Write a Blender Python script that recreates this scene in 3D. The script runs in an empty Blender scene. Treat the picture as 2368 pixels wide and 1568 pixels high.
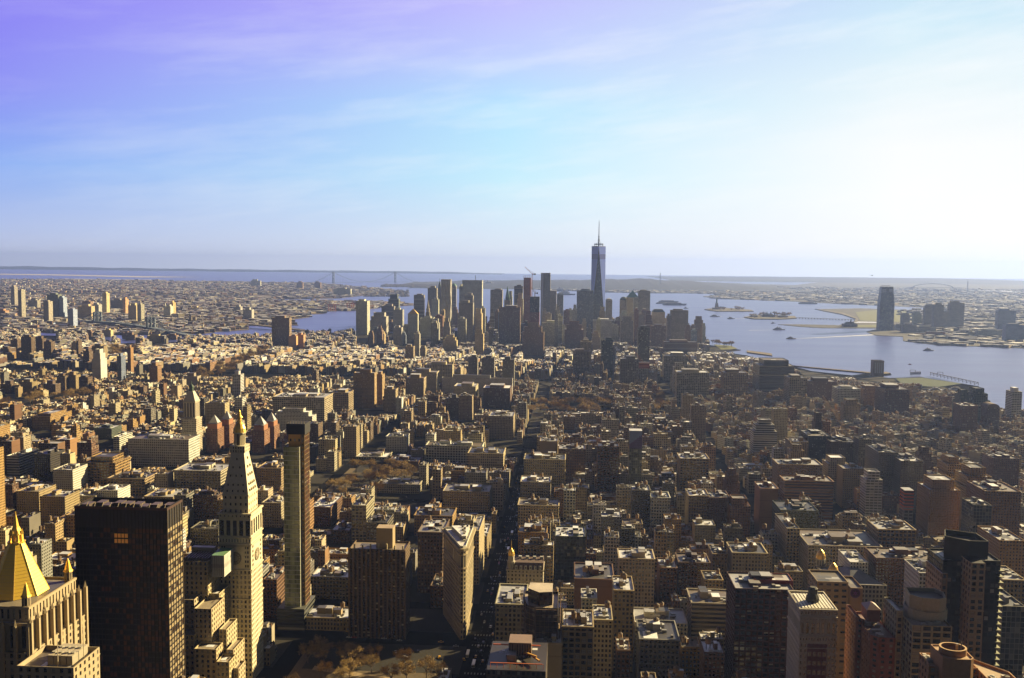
import bpy, math, random
import numpy as np
from mathutils import Matrix, Vector
from mathutils.geometry import tessellate_polygon
R = math.radians
rng = random.Random(7)
S = bpy.context.scene
COL = S.collection
# ---------------- camera (deck of a tall tower, 330 m above the river) ----------------
FPX, CAMZ, YAW, PITCH, ROLL = 2226.0, 330.0, 3.62, 4.45, .557
Rm = Matrix.Rotation(R(YAW), 3, 'Z') @ Matrix.Rotation(R(90 - PITCH), 3, 'X') @ Matrix.Rotation(R(ROLL), 3, 'Z')
RmT = Rm.transposed()
cd = bpy.data.cameras.new('camera')
cam = bpy.data.objects.new('camera', cd); COL.objects.link(cam)
M4 = Rm.to_4x4(); M4.translation = (0, 0, CAMZ); cam.matrix_world = M4
cd.sensor_width = 36; cd.lens = FPX / 2368 * 36; cd.clip_start = 5; cd.clip_end = 120000
S.camera = cam
S.view_settings.view_transform = 'Standard'; S.view_settings.look = 'None'
S.view_settings.exposure = 1.5; S.view_settings.gamma = 1
cy_ = S.cycles
cy_.use_denoising = True; cy_.use_adaptive_sampling = False
try: cy_.denoiser = 'OPENIMAGEDENOISE'; cy_.denoising_input_passes = 'RGB_ALBEDO_NORMAL'; cy_.denoising_prefilter = 'ACCURATE'
except Exception: pass
cy_.max_bounces = 3; cy_.diffuse_bounces = 1; cy_.glossy_bounces = 2; cy_.transmission_bounces = 0
cy_.volume_bounces = 0; cy_.caustics_reflective = False; cy_.caustics_refractive = False
# ---------------- node helpers ----------------
class NT:
    def __init__(s, nt): s.nt = nt
    def n(s, t, **kw):
        nd = s.nt.nodes.new(t)
        for k, v in kw.items(): setattr(nd, k, v)
        return nd
    def l(s, a, b): s.nt.links.new(a, b)
    def inp(s, nd, i, v):
        if v is None: return
        if hasattr(v, 'links') or isinstance(v, bpy.types.NodeSocket): s.l(v, nd.inputs[i])
        else: nd.inputs[i].default_value = v
    def m(s, op, a, b=None, c=None, clamp=False):
        nd = s.n('ShaderNodeMath', operation=op, use_clamp=clamp)
        for i, v in enumerate((a, b, c)): s.inp(nd, i, v)
        return nd.outputs[0]
    def mix(s, f, a, b, t='MIX'):
        nd = s.n('ShaderNodeMix', data_type='RGBA', blend_type=t)
        s.inp(nd, 0, f)
        for i, v in ((6, a), (7, b)):
            if isinstance(v, tuple) and len(v) == 3: v = v + (1,)
            s.inp(nd, i, v)
        return nd.outputs[2]
    def ramp(s, f, stops, interp='LINEAR'):
        nd = s.n('ShaderNodeValToRGB'); s.l(f, nd.inputs[0]); cr = nd.color_ramp; cr.interpolation = interp
        while len(cr.elements) < len(stops): cr.elements.new(.5)
        for e, (p, c) in zip(cr.elements, stops):
            e.position = p; e.color = (c + (1,)) if len(c) == 3 else c
        return nd.outputs[0]
    def noise(s, vec, scale, detail=3, rough=.5):
        nd = s.n('ShaderNodeTexNoise'); s.l(vec, nd.inputs['Vector'])
        nd.inputs['Scale'].default_value = scale; nd.inputs['Detail'].default_value = detail; nd.inputs['Roughness'].default_value = rough
        return nd.outputs['Fac']
def lin(r, g, b):
    f = lambda c: ((c / 255 + .055) / 1.055) ** 2.4 if c > 10 else c / 255 / 12.92
    return (f(r), f(g), f(b))
# ---------------- sky ----------------
SUN_AZ, SUN_EL = 51.0, 22.0      # azimuth from the avenues' direction (+Y) towards +X
wd = bpy.data.worlds.new('World'); S.world = wd; wd.use_nodes = True
t = NT(wd.node_tree)
for n_ in list(wd.node_tree.nodes): wd.node_tree.nodes.remove(n_)
out = t.n('ShaderNodeOutputWorld')
tc = t.n('ShaderNodeTexCoord'); sep = t.n('ShaderNodeSeparateXYZ'); t.l(tc.outputs['Generated'], sep.inputs[0])
az = t.m('ARCTAN2', sep.outputs[0], sep.outputs[1])
el = t.m('ARCSINE', sep.outputs[2])
GA, GE = R(26.0), R(3.5)
da = t.m('SUBTRACT', az, GA)
de = t.m('MULTIPLY', t.m('SUBTRACT', el, GE), 2.1)
dist = t.m('SQRT', t.m('ADD', t.m('MULTIPLY', da, da), t.m('MULTIPLY', de, de)))
sd = t.m('DIVIDE', dist, R(120.0))
q = lambda d: d / 120.0
eh = t.m('DIVIDE', t.m('MAXIMUM', el, 0.0), R(32.0)); e_ = lambda d: d / 32.0
KL = t.ramp(eh, [(0, lin(208, 214, 242)), (e_(1.5), lin(190, 206, 248)), (e_(5), lin(136, 176, 255)), (e_(9), lin(146, 146, 255)), (e_(15), lin(138, 118, 255)), (e_(22), lin(110, 92, 210)), (1, (.10, .08, .16))])
KM = t.ramp(eh, [(0, lin(236, 240, 248)), (e_(2), lin(222, 238, 252)), (e_(5), lin(200, 240, 255)), (e_(9), lin(182, 229, 255)), (e_(12), lin(192, 208, 255)), (e_(16), lin(194, 184, 255)), (1, (.12, .10, .18))])
KR = t.ramp(eh, [(0, (1.05, 1.05, 1.05)), (e_(6.5), (1.02, 1.03, 1.03)), (e_(10), lin(236, 250, 255)), (e_(13), lin(212, 240, 254)), (e_(17), lin(196, 224, 251)), (1, (.14, .13, .2))])
fl_ = t.m('DIVIDE', t.m('ADD', az, R(33.0)), R(29.0), clamp=True); fr_ = t.m('DIVIDE', t.m('ADD', az, R(4.0)), R(22.0), clamp=True)
SKY = t.mix(fr_, t.mix(fl_, KL, KM), KR)
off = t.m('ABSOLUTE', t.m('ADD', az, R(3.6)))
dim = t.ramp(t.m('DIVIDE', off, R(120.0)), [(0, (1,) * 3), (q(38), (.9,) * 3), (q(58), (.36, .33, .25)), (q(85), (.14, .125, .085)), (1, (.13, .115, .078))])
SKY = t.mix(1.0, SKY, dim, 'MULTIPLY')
# thin streaks of high cloud
mp = t.n('ShaderNodeMapping'); cmb = t.n('ShaderNodeCombineXYZ')
t.l(az, cmb.inputs[0]); t.l(t.m('ADD', el, t.m('MULTIPLY', az, -.12)), cmb.inputs[1])
t.l(cmb.outputs[0], mp.inputs[0]); mp.inputs['Scale'].default_value = (2.2, 14, 1)
c1 = t.noise(mp.outputs[0], 1.6, 7, .62)
cl = t.ramp(c1, [(.46, (0, 0, 0)), (.72, (1, 1, 1))])
cl = t.m('MULTIPLY', cl, t.ramp(sd, [(0, (.6, .6, .6)), (q(35), (.40,) * 3), (q(58), (.12,) * 3), (q(80), (0, 0, 0))]))
SKY = t.mix(cl, SKY, (1.0, 1.0, 1.0))
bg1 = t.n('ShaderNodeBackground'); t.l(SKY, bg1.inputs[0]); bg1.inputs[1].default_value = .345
st_ = t.n('ShaderNodeTexSky', sky_type='NISHITA'); st_.sun_disc = False
st_.sun_elevation = R(SUN_EL); st_.sun_rotation = R(SUN_AZ)
bg2 = t.n('ShaderNodeBackground'); t.l(st_.outputs[0], bg2.inputs[0]); bg2.inputs[1].default_value = .002
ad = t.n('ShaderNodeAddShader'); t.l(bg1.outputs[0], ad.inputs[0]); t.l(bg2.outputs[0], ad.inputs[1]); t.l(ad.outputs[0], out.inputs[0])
# ---------------- sun ----------------
sl = bpy.data.lights.new('sun', 'SUN'); so = bpy.data.objects.new('sun', sl); COL.objects.link(so)
sl.energy = 5.0; sl.angle = R(.5); sl.color = (1.0, .79, .42)
sv = Vector((math.sin(R(SUN_AZ)) * math.cos(R(SUN_EL)), math.cos(R(SUN_AZ)) * math.cos(R(SUN_EL)), math.sin(R(SUN_EL))))
so.rotation_euler = sv.to_track_quat('Z', 'Y').to_euler()
# ---------------- pixel <-> world ----------------
def ray(px, py): return Rm @ Vector(((px - 1184) / FPX, -(py - 784) / FPX, -1))
def G(px, py, z=2.0):
    v = ray(px, py); k = (z - CAMZ) / v.z
    return (v.x * k, v.y * k)
def P(px, py, Y):
    v = ray(px, py); k = Y / v.y
    return (v.x * k, CAMZ + v.z * k)
def proj(x, y, z):
    v = RmT @ Vector((x, y, z - CAMZ))
    if v.z > -1: return (-9999, 9999)
    return (1184 - FPX * v.x / v.z, 784 + FPX * v.y / v.z)
# ---------------- materials ----------------
MATS = {}
def newmat(name):
    m = bpy.data.materials.new(name); m.use_nodes = True; MATS[name] = m
    k = NT(m.node_tree); b = m.node_tree.nodes['Principled BSDF']
    return m, k, b
def attr(k, nm): 
    a = k.n('ShaderNodeAttribute'); a.attribute_name = nm; return a
def posn(k): return k.n('ShaderNodeNewGeometry').outputs['Position']
def facade_mat(name, curtain):
    m, k, b = newmat(name)
    col = attr(k, 'Col').outputs['Color']; win = attr(k, 'win').outputs['Vector']
    uv = k.n('ShaderNodeUVMap'); uv.uv_map = 'UVMap'
    s1 = k.n('ShaderNodeSeparateXYZ'); k.l(uv.outputs[0], s1.inputs[0])
    s2 = k.n('ShaderNodeSeparateXYZ'); k.l(win, s2.inputs[0])
    u, v = s1.outputs[0], s1.outputs[1]; wf, hf, seed = s2.outputs
    fu = k.m('ABSOLUTE', k.m('SUBTRACT', k.m('FRACT', u), .5)); fv = k.m('ABSOLUTE', k.m('SUBTRACT', k.m('FRACT', v), .5))
    mask = k.m('MULTIPLY', k.m('LESS_THAN', fu, k.m('MULTIPLY', wf, .5)), k.m('LESS_THAN', fv, k.m('MULTIPLY', hf, .5)))
    cx = k.n('ShaderNodeCombineXYZ')
    k.l(k.m('ADD', k.m('FLOOR', u), k.m('MULTIPLY', seed, 71.3)), cx.inputs[0]); k.l(k.m('FLOOR', v), cx.inputs[1]); k.l(seed, cx.inputs[2])
    wn = k.n('ShaderNodeTexWhiteNoise', noise_dimensions='3D'); k.l(cx.outputs[0], wn.inputs['Vector'])
    rnd = wn.outputs['Value']
    p = posn(k)
    n1 = k.noise(p, .045, 3); n2 = k.noise(p, .5, 2)
    var = k.m('ADD', k.m('MULTIPLY', n1, .55), k.m('MULTIPLY', n2, .25))
    shade = k.m('MULTIPLY', k.m('ADD', var, .6), .68)
    # string courses between some floors
    vb = k.m('FRACT', k.m('MULTIPLY', k.m('ADD', v, k.m('MULTIPLY', seed, 5)), .2))
    band = k.m('LESS_THAN', vb, .035)
    shade = k.m('MULTIPLY', shade, k.m('SUBTRACT', 1.0, k.m('MULTIPLY', band, .25)))
    vs = k.n('ShaderNodeVectorMath', operation='SCALE'); k.l(col, vs.inputs[0]); k.l(shade, vs.inputs['Scale'])
    if curtain:
        glass = k.ramp(rnd, [(0, (.012, .014, .014)), (.5, (.03, .034, .034)), (.8, (.05, .055, .05)), (.93, (.16, .16, .14)), (1, (.3, .3, .25))])
    else:
        glass = k.ramp(rnd, [(0, (.010, .011, .012)), (.55, (.022, .022, .022)), (.78, (.05, .05, .045)), (.9, (.18, .17, .14)), (1, (.34, .31, .25))])
    # mullion cross inside large panes
    c_ = k.mix(mask, vs.outputs[0], glass)
    k.l(c_, b.inputs['Base Color'])
    k.l(k.m('SUBTRACT', .88, k.m('MULTIPLY', mask, .70 if curtain else .62)), b.inputs['Roughness'])
    b.inputs['Specular IOR Level'].default_value = .5 if curtain else .35
    bp = k.n('ShaderNodeBump'); bp.inputs['Strength'].default_value = .6; bp.inputs['Distance'].default_value = .35
    k.l(k.m('SUBTRACT', 1.0, mask), bp.inputs['Height']); k.l(bp.outputs[0], b.inputs['Normal'])
facade_mat('facade', False); facade_mat('curtain', True)
def simple(name, rough, metal=0, var=.5, scale=.3, spec=.4, fine=None, bump=0):
    m, k, b = newmat(name)
    col = attr(k, 'Col').outputs['Color']; p = posn(k)
    f = k.m('ADD', k.m('MULTIPLY', k.noise(p, scale, 4, .6), var * 1.3), 1 - var * .65)
    if name in ('plain', 'stone', 'wood', 'land', 'asphalt', 'pavement', 'grass', 'twig'): f = k.m('MULTIPLY', f, .72)
    if fine: f = k.m('MULTIPLY', f, k.m('ADD', k.m('MULTIPLY', k.noise(p, fine, 3, .7), .8), .6))
    vs = k.n('ShaderNodeVectorMath', operation='SCALE'); k.l(col, vs.inputs[0]); k.l(f, vs.inputs['Scale'])
    k.l(vs.outputs[0], b.inputs['Base Color'])
    b.inputs['Roughness'].default_value = rough; b.inputs['Metallic'].default_value = metal; b.inputs['Specular IOR Level'].default_value = spec
    if bump:
        bp = k.n('ShaderNodeBump'); bp.inputs['Strength'].default_value = 1; bp.inputs['Distance'].default_value = bump
        k.l(k.noise(p, fine or scale, 3), bp.inputs['Height']); k.l(bp.outputs[0], b.inputs['Normal'])
    return m
simple('roof', .5, 0, .6, .12, .5, .9)
simple('plain', .8, 0, .4, .25)
simple('stone', .8, 0, .35, .6, .35, 3.0)
simple('gold', .42, .6, .12, .5)
simple('metal', .35, .7, .3, .4)
simple('glass', .10, 0, .3, .5, .6)
simple('darkglass', .35, 0, .3, .5, .12)
simple('wood', .8, 0, .5, 1.5)
simple('twig', .9, 0, .9, .12, .2)
simple('foam', .6, 0, .3, .05)
simple('land', .95, 0, .9, .004, .2, .05)
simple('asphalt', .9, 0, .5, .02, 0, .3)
simple('pavement', .85, 0, .4, .05, .05, .5)
simple('grass', .95, 0, .6, .02, .2, .3)
simple('paint', .25, 0, .1, 1)
# ---------------- mesh builder ----------------
ID = (0, 0, 1, 0)
class MB:
    def __init__(s): s.V = []; s.F = []; s.Mi = []; s.U = []; s.C = []; s.W = []; s.mats = []
    def mi(s, m):
        if m not in s.mats: s.mats.append(m)
        return s.mats.index(m)
    def f(s, pts, mat, col, win=(0, 0, 0), uv=None):
        i = len(s.V); s.V.extend(pts); n = len(pts); s.F.append(tuple(range(i, i + n)))
        s.Mi.append(s.mi(mat)); s.C.append((col[0], col[1], col[2], 1.0)); s.W.append(win)
        s.U.append(uv if uv else ((0, 0),) * n)
    def wall(s, a, b, z0, z1, col, st, mat='facade', seed=0., zt=None):
        L = math.hypot(b[0] - a[0], b[1] - a[1]); nb = max(1, round(L / st[0])); nf = max(1, round((z1 - z0) / st[1]))
        s.f([(a[0], a[1], z0), (b[0], b[1], z0), (b[0], b[1], z1), (a[0], a[1], z1)], mat, col, (st[2], st[3], seed),
            ((0, 0), (nb, 0), (nb, nf), (0, nf)))
    def prism(s, pts, z0, z1, col, st=None, mat='facade', top='roof', tcol=None, par=0, tb=None, ptk=.45, skip=()):
        """pts counter-clockwise; par: parapet height; tb: builder for the roof sheet"""
        n = len(pts); seed = rng.random(); tcol = tcol or col; tb = tb or s
        if st is None: st = (4, 4, 0, 0)
        for i in range(n):
            if i in skip: continue
            s.wall(pts[i], pts[(i + 1) % n], z0, z1, col, st, mat, seed)
        if par > 0:
            cx = sum(p[0] for p in pts) / n; cy = sum(p[1] for p in pts) / n
            ins = []
            for p in pts:
                d = math.hypot(p[0] - cx, p[1] - cy) or 1; k = max(.3, 1 - ptk * 1.41 / d)
                ins.append((cx + (p[0] - cx) * k, cy + (p[1] - cy) * k))
            for i in range(n):
                a, b, c, d = pts[i], pts[(i + 1) % n], ins[(i + 1) % n], ins[i]
                s.f([(a[0], a[1], z1), (b[0], b[1], z1), (c[0], c[1], z1), (d[0], d[1], z1)], 'plain', col)
                s.f([(c[0], c[1], z1 - par), (d[0], d[1], z1 - par), (d[0], d[1], z1), (c[0], c[1], z1)], 'plain', col)
            tb.f([(p[0], p[1], z1 - par) for p in ins], top, tcol)
            if n == 4: s.patches(tb, ins, z1 - par)
        else:
            tb.f([(p[0], p[1], z1) for p in pts], top, tcol)
    def patches(s, tb, q, z):
        (ax, ay), (bx, by), (dx, dy) = q[0], q[1], q[3]; L1 = math.dist(q[0], q[1]); L2 = math.dist(q[0], q[3])
        if min(L1, L2) < 6: return
        for k in range(rng.choice((1, 2, 3)) + int(L1 > 20)):
            u0, v0 = rng.uniform(.03, .6), rng.uniform(.03, .6); u1, v1 = min(.97, u0 + rng.uniform(.1, .5)), min(.97, v0 + rng.uniform(.1, .5)); c = rng.choice(ROOFC); zz = z + .03 + .02 * k
            tb.f([(ax + (bx - ax) * u + (dx - ax) * v, ay + (by - ay) * u + (dy - ay) * v, zz) for u, v in ((u0, v0), (u1, v0), (u1, v1), (u0, v1))], 'roof', c)
    def frust(s, p0, z0, p1, z1, col, mat='plain', top=True, st=None):
        n = len(p0); seed = rng.random()
        for i in range(n):
            j = (i + 1) % n
            w = (st[2], st[3], seed) if st else (0, 0, 0)
            if st:
                L = math.dist(p0[i], p0[j]); nb = max(1, round(L / st[0])); nf = max(1, round((z1 - z0) / st[1]))
                uv = ((0, 0), (nb, 0), (nb, nf), (0, nf))
            else: uv = None
            s.f([(*p0[i], z0), (*p0[j], z0), (*p1[j], z1), (*p1[i], z1)], mat, col, w, uv)
        if top: s.f([(*p, z1) for p in p1], mat, col)
    def cone(s, c, r, z0, z1, col, mat='plain', n=8):
        p = ngon(c[0], c[1], r, n)
        for i in range(n): s.f([(*p[i], z0), (*p[(i + 1) % n], z0), (c[0], c[1], z1)], mat, col)
    def lathe(s, c, prof, col, mat='plain', n=12, ph=0.):
        for (r0, z0), (r1, z1) in zip(prof, prof[1:]):
            a = ngon(c[0], c[1], max(r0, .01), n, ph); b = ngon(c[0], c[1], max(r1, .01), n, ph)
            s.frust(a, z0, b, z1, col, mat, top=False)
        s.f([(*p, prof[-1][1]) for p in ngon(c[0], c[1], max(prof[-1][0], .01), n, ph)], mat, col)
    def beam(s, a, b, w, col, mat='plain', h=None):
        a = Vector(a); b = Vector(b); d = (b - a)
        if d.length < 1e-6: return
        d.normalize(); up = Vector((0, 0, 1)) if abs(d.z) < .95 else Vector((1, 0, 0))
        x = d.cross(up).normalized() * w / 2; y = x.cross(d).normalized() * (h or w) / 2
        A = [a + x + y, a - x + y, a - x - y, a + x - y]; B = [b + x + y, b - x + y, b - x - y, b + x - y]
        for i in range(4):
            j = (i + 1) % 4; s.f([tuple(A[i]), tuple(B[i]), tuple(B[j]), tuple(A[j])], mat, col)
        s.f([tuple(p) for p in A], mat, col); s.f([tuple(p) for p in reversed(B)], mat, col)
    def build(s, name, parent=None, smooth=False, org=None):
        me = bpy.data.meshes.new(name); n = len(s.V)
        V = np.array(s.V, dtype=np.float32).reshape(-1, 3)
        if org is not None: V = V - np.array(org, dtype=np.float32)
        me.vertices.add(n); me.vertices.foreach_set('co', V.ravel())
        ln = np.array([len(f) for f in s.F], dtype=np.int32); st = np.concatenate(([0], np.cumsum(ln)[:-1])).astype(np.int32)
        me.loops.add(int(ln.sum())); me.polygons.add(len(s.F))
        me.loops.foreach_set('vertex_index', np.fromiter((i for f in s.F for i in f), dtype=np.int32))
        me.polygons.foreach_set('loop_start', st); me.polygons.foreach_set('loop_total', ln)
        me.polygons.foreach_set('material_index', np.array(s.Mi, dtype=np.int32))
        for m in s.mats: me.materials.append(MATS[m])
        me.update(calc_edges=True)
        uvl = me.uv_layers.new(name='UVMap'); uvl.data.foreach_set('uv', np.fromiter((c for u in s.U for p in u for c in p), dtype=np.float32))
        a = me.attributes.new('Col', 'FLOAT_COLOR', 'FACE'); a.data.foreach_set('color', np.array(s.C, dtype=np.float32).ravel())
        a = me.attributes.new('win', 'FLOAT_VECTOR', 'FACE'); a.data.foreach_set('vector', np.array(s.W, dtype=np.float32).ravel())
        if smooth: me.polygons.foreach_set('use_smooth', np.ones(len(s.F), dtype=bool))
        o = bpy.data.objects.new(name, me); COL.objects.link(o)
        if org is not None and parent is None: o.location = org
        if parent: o.parent = parent
        return o
def ngon(cx, cy, r, n, ph=0.): return [(cx + r * math.cos(ph + 2 * math.pi * i / n), cy + r * math.sin(ph + 2 * math.pi * i / n)) for i in range(n)]
def rect(x0, x1, y0, y1): return [(x0, y0), (x1, y0), (x1, y1), (x0, y1)]
def rrect(cx, cy, w, d, a):
    c, s = math.cos(a), math.sin(a)
    return [(cx + x * c - y * s, cy + x * s + y * c) for x, y in ((-w / 2, -d / 2), (w / 2, -d / 2), (w / 2, d / 2), (-w / 2, d / 2))]
USED = set()
def tag(o, label, cat=None, group=None, kind=None):
    o['label'] = label
    if cat: o['category'] = cat
    if group: o['group'] = group
    if kind: o['kind'] = kind
    USED.add(label); return o
def empty(name, loc, label, cat, group=None):
    o = bpy.data.objects.new(name, None); COL.objects.link(o); o.location = loc; o.empty_display_size = 5
    return tag(o, label, cat, group)
def rel(mb, name, root, **k):
    if not mb.F: return None
    return mb.build(name, root, org=tuple(root.location), **k)
C = dict(tan=(.40, .30, .155), cream=(.58, .48, .29), brick=(.19, .10, .05), brown=(.16, .10, .055), grey=(.30, .29, .25), white=(.74, .72, .64),
         ochre=(.42, .26, .09), dark=(.045, .038, .03), orange=(.36, .20, .09), green=(.10, .12, .09), blue=(.22, .27, .38), stone=(.48, .42, .29), dusk=(.21, .19, .15), copper=(.16, .33, .26), maroon=(.09, .04, .028))
ST = dict(m=(3.0, 3.6, .58, .62), s=(2.9, 3.1, .5, .56), g=(4.4, 4.0, .74, .66), b=(300, 3.8, 1, .5), p=(3.0, 3.6, .5, .84), n=(4, 4, 0, 0), c=(3, 3.6, .86, .86), t=(2.4, 3.8, .56, .6), l=(3.2, 3.9, .6, .6), w=(5, 3.6, .86, .52))
def jit(c, a=.1):
    k = 1 + rng.uniform(-a, a); return (c[0] * k, c[1] * k * (1 + rng.uniform(-.03, .03)), c[2] * k * (1 + rng.uniform(-.08, .08)))
ROOFC = [(.08, .075, .07), (.34, .34, .35), (.04, .038, .035), (.50, .51, .54), (.14, .11, .08), (.72, .73, .76), (.05, .045, .04), (.22, .20, .17)]
# ---------------- building helpers ----------------
WOODC = (.34, .22, .12)
def tank(mb, x, y, z, r=1.9, h=3.8, leg=3.2, col=None, n=8):
    col = col or jit(WOODC, .3)
    if leg > 0:
        for sx in (-1, 1):
            for sy in (-1, 1): mb.prism(rect(x + sx * r * .6 - .15, x + sx * r * .6 + .15, y + sy * r * .6 - .15, y + sy * r * .6 + .15), z, z + leg, (.06, .05, .05), top='plain', mat='plain')
    mb.prism(ngon(x, y, r, n), z + leg, z + leg + h, col, mat='wood', top='wood')
    mb.cone((x, y), r * 1.12, z + leg + h, z + leg + h + 1.5, (.17, .12, .08), 'wood', n)
def unit(mb, x, y, z, w, d, h, col=None):
    mb.prism(rect(x - w / 2, x + w / 2, y - d / 2, y + d / 2), z, z + h, col or (.4, .4, .38), mat='plain', top='roof')
PANE = []
def pane_meshes():
    for c in ((.015, .017, .018), (.03, .03, .028), (.30, .27, .2)):
        mb = MB(); mb.f([(-.5, 0, -.5), (.5, 0, -.5), (.5, 0, .5), (-.5, 0, .5)], 'glass', c)
        fr = (.10, .09, .075)
        for a, b, cc, d in ((-.5, .5, -.5, -.45), (-.5, .5, .45, .5), (-.5, -.44, -.45, .45), (.44, .5, -.45, .45), (-.44, .44, -.03, .03)):
            mb.f([(a, -.03, cc), (b, -.03, cc), (b, -.03, d), (a, -.03, d)], 'plain', fr)
        o = mb.build('window'); PANE.append(o.data); bpy.data.objects.remove(o)
pane_meshes()
def relief(mb, a, b, z0, z1, col, st, panes, dep=.4, base=0, arch=None):
    L = math.dist(a, b); nb = max(1, round(L / st[0])); nf = max(1, round((z1 - z0) / st[1]))
    ux, uy = (b[0] - a[0]) / L, (b[1] - a[1]) / L; ix, iy = -uy * dep, ux * dep
    bw = L / nb; fh = (z1 - z0) / nf
    def pt(u, z, i=0): return (a[0] + ux * u + ix * i, a[1] + uy * u + iy * i, z)
    prev = 0
    for i in range(nb):
        u0 = (i + .5 - st[2] / 2) * bw; u1 = (i + .5 + st[2] / 2) * bw
        mb.f([pt(prev, z0), pt(u0, z0), pt(u0, z1), pt(prev, z1)], 'stone', col); prev = u1
        pz = z0
        for j in range(nf):
            v0 = z0 + (j + .5 - st[3] / 2) * fh; v1 = z0 + (j + .5 + st[3] / 2) * fh
            mb.f([pt(u0, pz), pt(u1, pz), pt(u1, v0), pt(u0, v0)], 'stone', col); pz = v1
            mb.f([pt(u0, v0), pt(u0, v0, 1), pt(u0, v1, 1), pt(u0, v1)], 'stone', col)
            mb.f([pt(u1, v0, 1), pt(u1, v0), pt(u1, v1), pt(u1, v1, 1)], 'stone', col)
            mb.f([pt(u0, v0), pt(u1, v0), pt(u1, v0, 1), pt(u0, v0, 1)], 'stone', col)
            if panes is not None: panes.append((pt((u0 + u1) / 2, (v0 + v1) / 2, .97), math.atan2(uy, ux), u1 - u0, v1 - v0))
            else:
                r_ = rng.random(); g_ = (.012, .012, .011) if r_ < .6 else ((.035, .034, .03) if r_ < .84 else (.26, .23, .17)); vm = v0 + (v1 - v0) * (.5 if r_ > .3 else 0)
                if vm > v0: mb.f([pt(u0, v0, 1), pt(u1, v0, 1), pt(u1, vm, 1), pt(u0, vm, 1)], 'glass', (.012, .012, .011))
                mb.f([pt(u0, vm, 1), pt(u1, vm, 1), pt(u1, v1, 1), pt(u0, v1, 1)], 'glass', g_)
        mb.f([pt(u0, pz), pt(u1, pz), pt(u1, z1), pt(u0, z1)], 'stone', col)
    mb.f([pt(prev, z0), pt(L, z0), pt(L, z1), pt(prev, z1)], 'stone', col)
    if nf > 5 and st[3] < .8:
        step = rng.choice((4, 5, 7)); j = nf - 1
        while j > 1:
            z = z0 + j * fh; q_ = [pt(-.2, z, -.6), pt(L + .2, z, -.6)]; c2 = tuple(v * 1.12 for v in col)
            mb.f([(*q_[0][:2], z - .25), (*q_[1][:2], z - .25), (*q_[1][:2], z + .25), (*q_[0][:2], z + .25)], 'stone', c2)
            mb.f([(*q_[0][:2], z + .25), (*q_[1][:2], z + .25), pt(L + .2, z + .25), pt(-.2, z + .25)], 'stone', c2)
            mb.f([(*q_[1][:2], z - .25), (*q_[0][:2], z - .25), pt(-.2, z - .25), pt(L + .2, z - .25)], 'stone', c2); j -= step
def vis(p):
    x, y = proj(*p); return -30 < x < 2398 and -30 < y < 1600
def put_panes(root, panes, blinds=.18):
    panes = sorted(panes, key=lambda p: (not vis(p[0]), p[0][0] ** 2 + p[0][1] ** 2 + (p[0][2] - CAMZ) ** 2))
    o = root.location
    for (p, a, w, h) in panes[:100]:
        if not vis(p): break
        r_ = rng.random(); me = PANE[2 if r_ < blinds else (1 if r_ < .5 else 0)]
        x = bpy.data.objects.new('window', me); COL.objects.link(x); x.parent = root
        x.location = (p[0] - o.x, p[1] - o.y, p[2] - o.z); x.rotation_euler.z = a; x.scale = (w, 1, h)
    if len(panes) > 100:
        mb = MB()
        for (p, a, w, h) in panes[100:]:
            ux, uy = math.cos(a) * w / 2, math.sin(a) * w / 2; c = rng.choice(((.015, .017, .018), (.03, .03, .028), (.05, .05, .045)))
            if rng.random() < blinds: c = (.28, .25, .19)
            mb.f([(p[0] - ux, p[1] - uy, p[2] - h / 2), (p[0] + ux, p[1] + uy, p[2] - h / 2), (p[0] + ux, p[1] + uy, p[2] + h / 2), (p[0] - ux, p[1] - uy, p[2] + h / 2)], 'glass', c)
        w_ = rel(mb, 'windows', root); w_['kind'] = 'stuff'
def faces_cam(a, b):
    nx, ny = b[1] - a[1], -(b[0] - a[0]); mx, my = (a[0] + b[0]) / 2, (a[1] + b[1]) / 2
    return nx * mx + ny * my < 0
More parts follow.
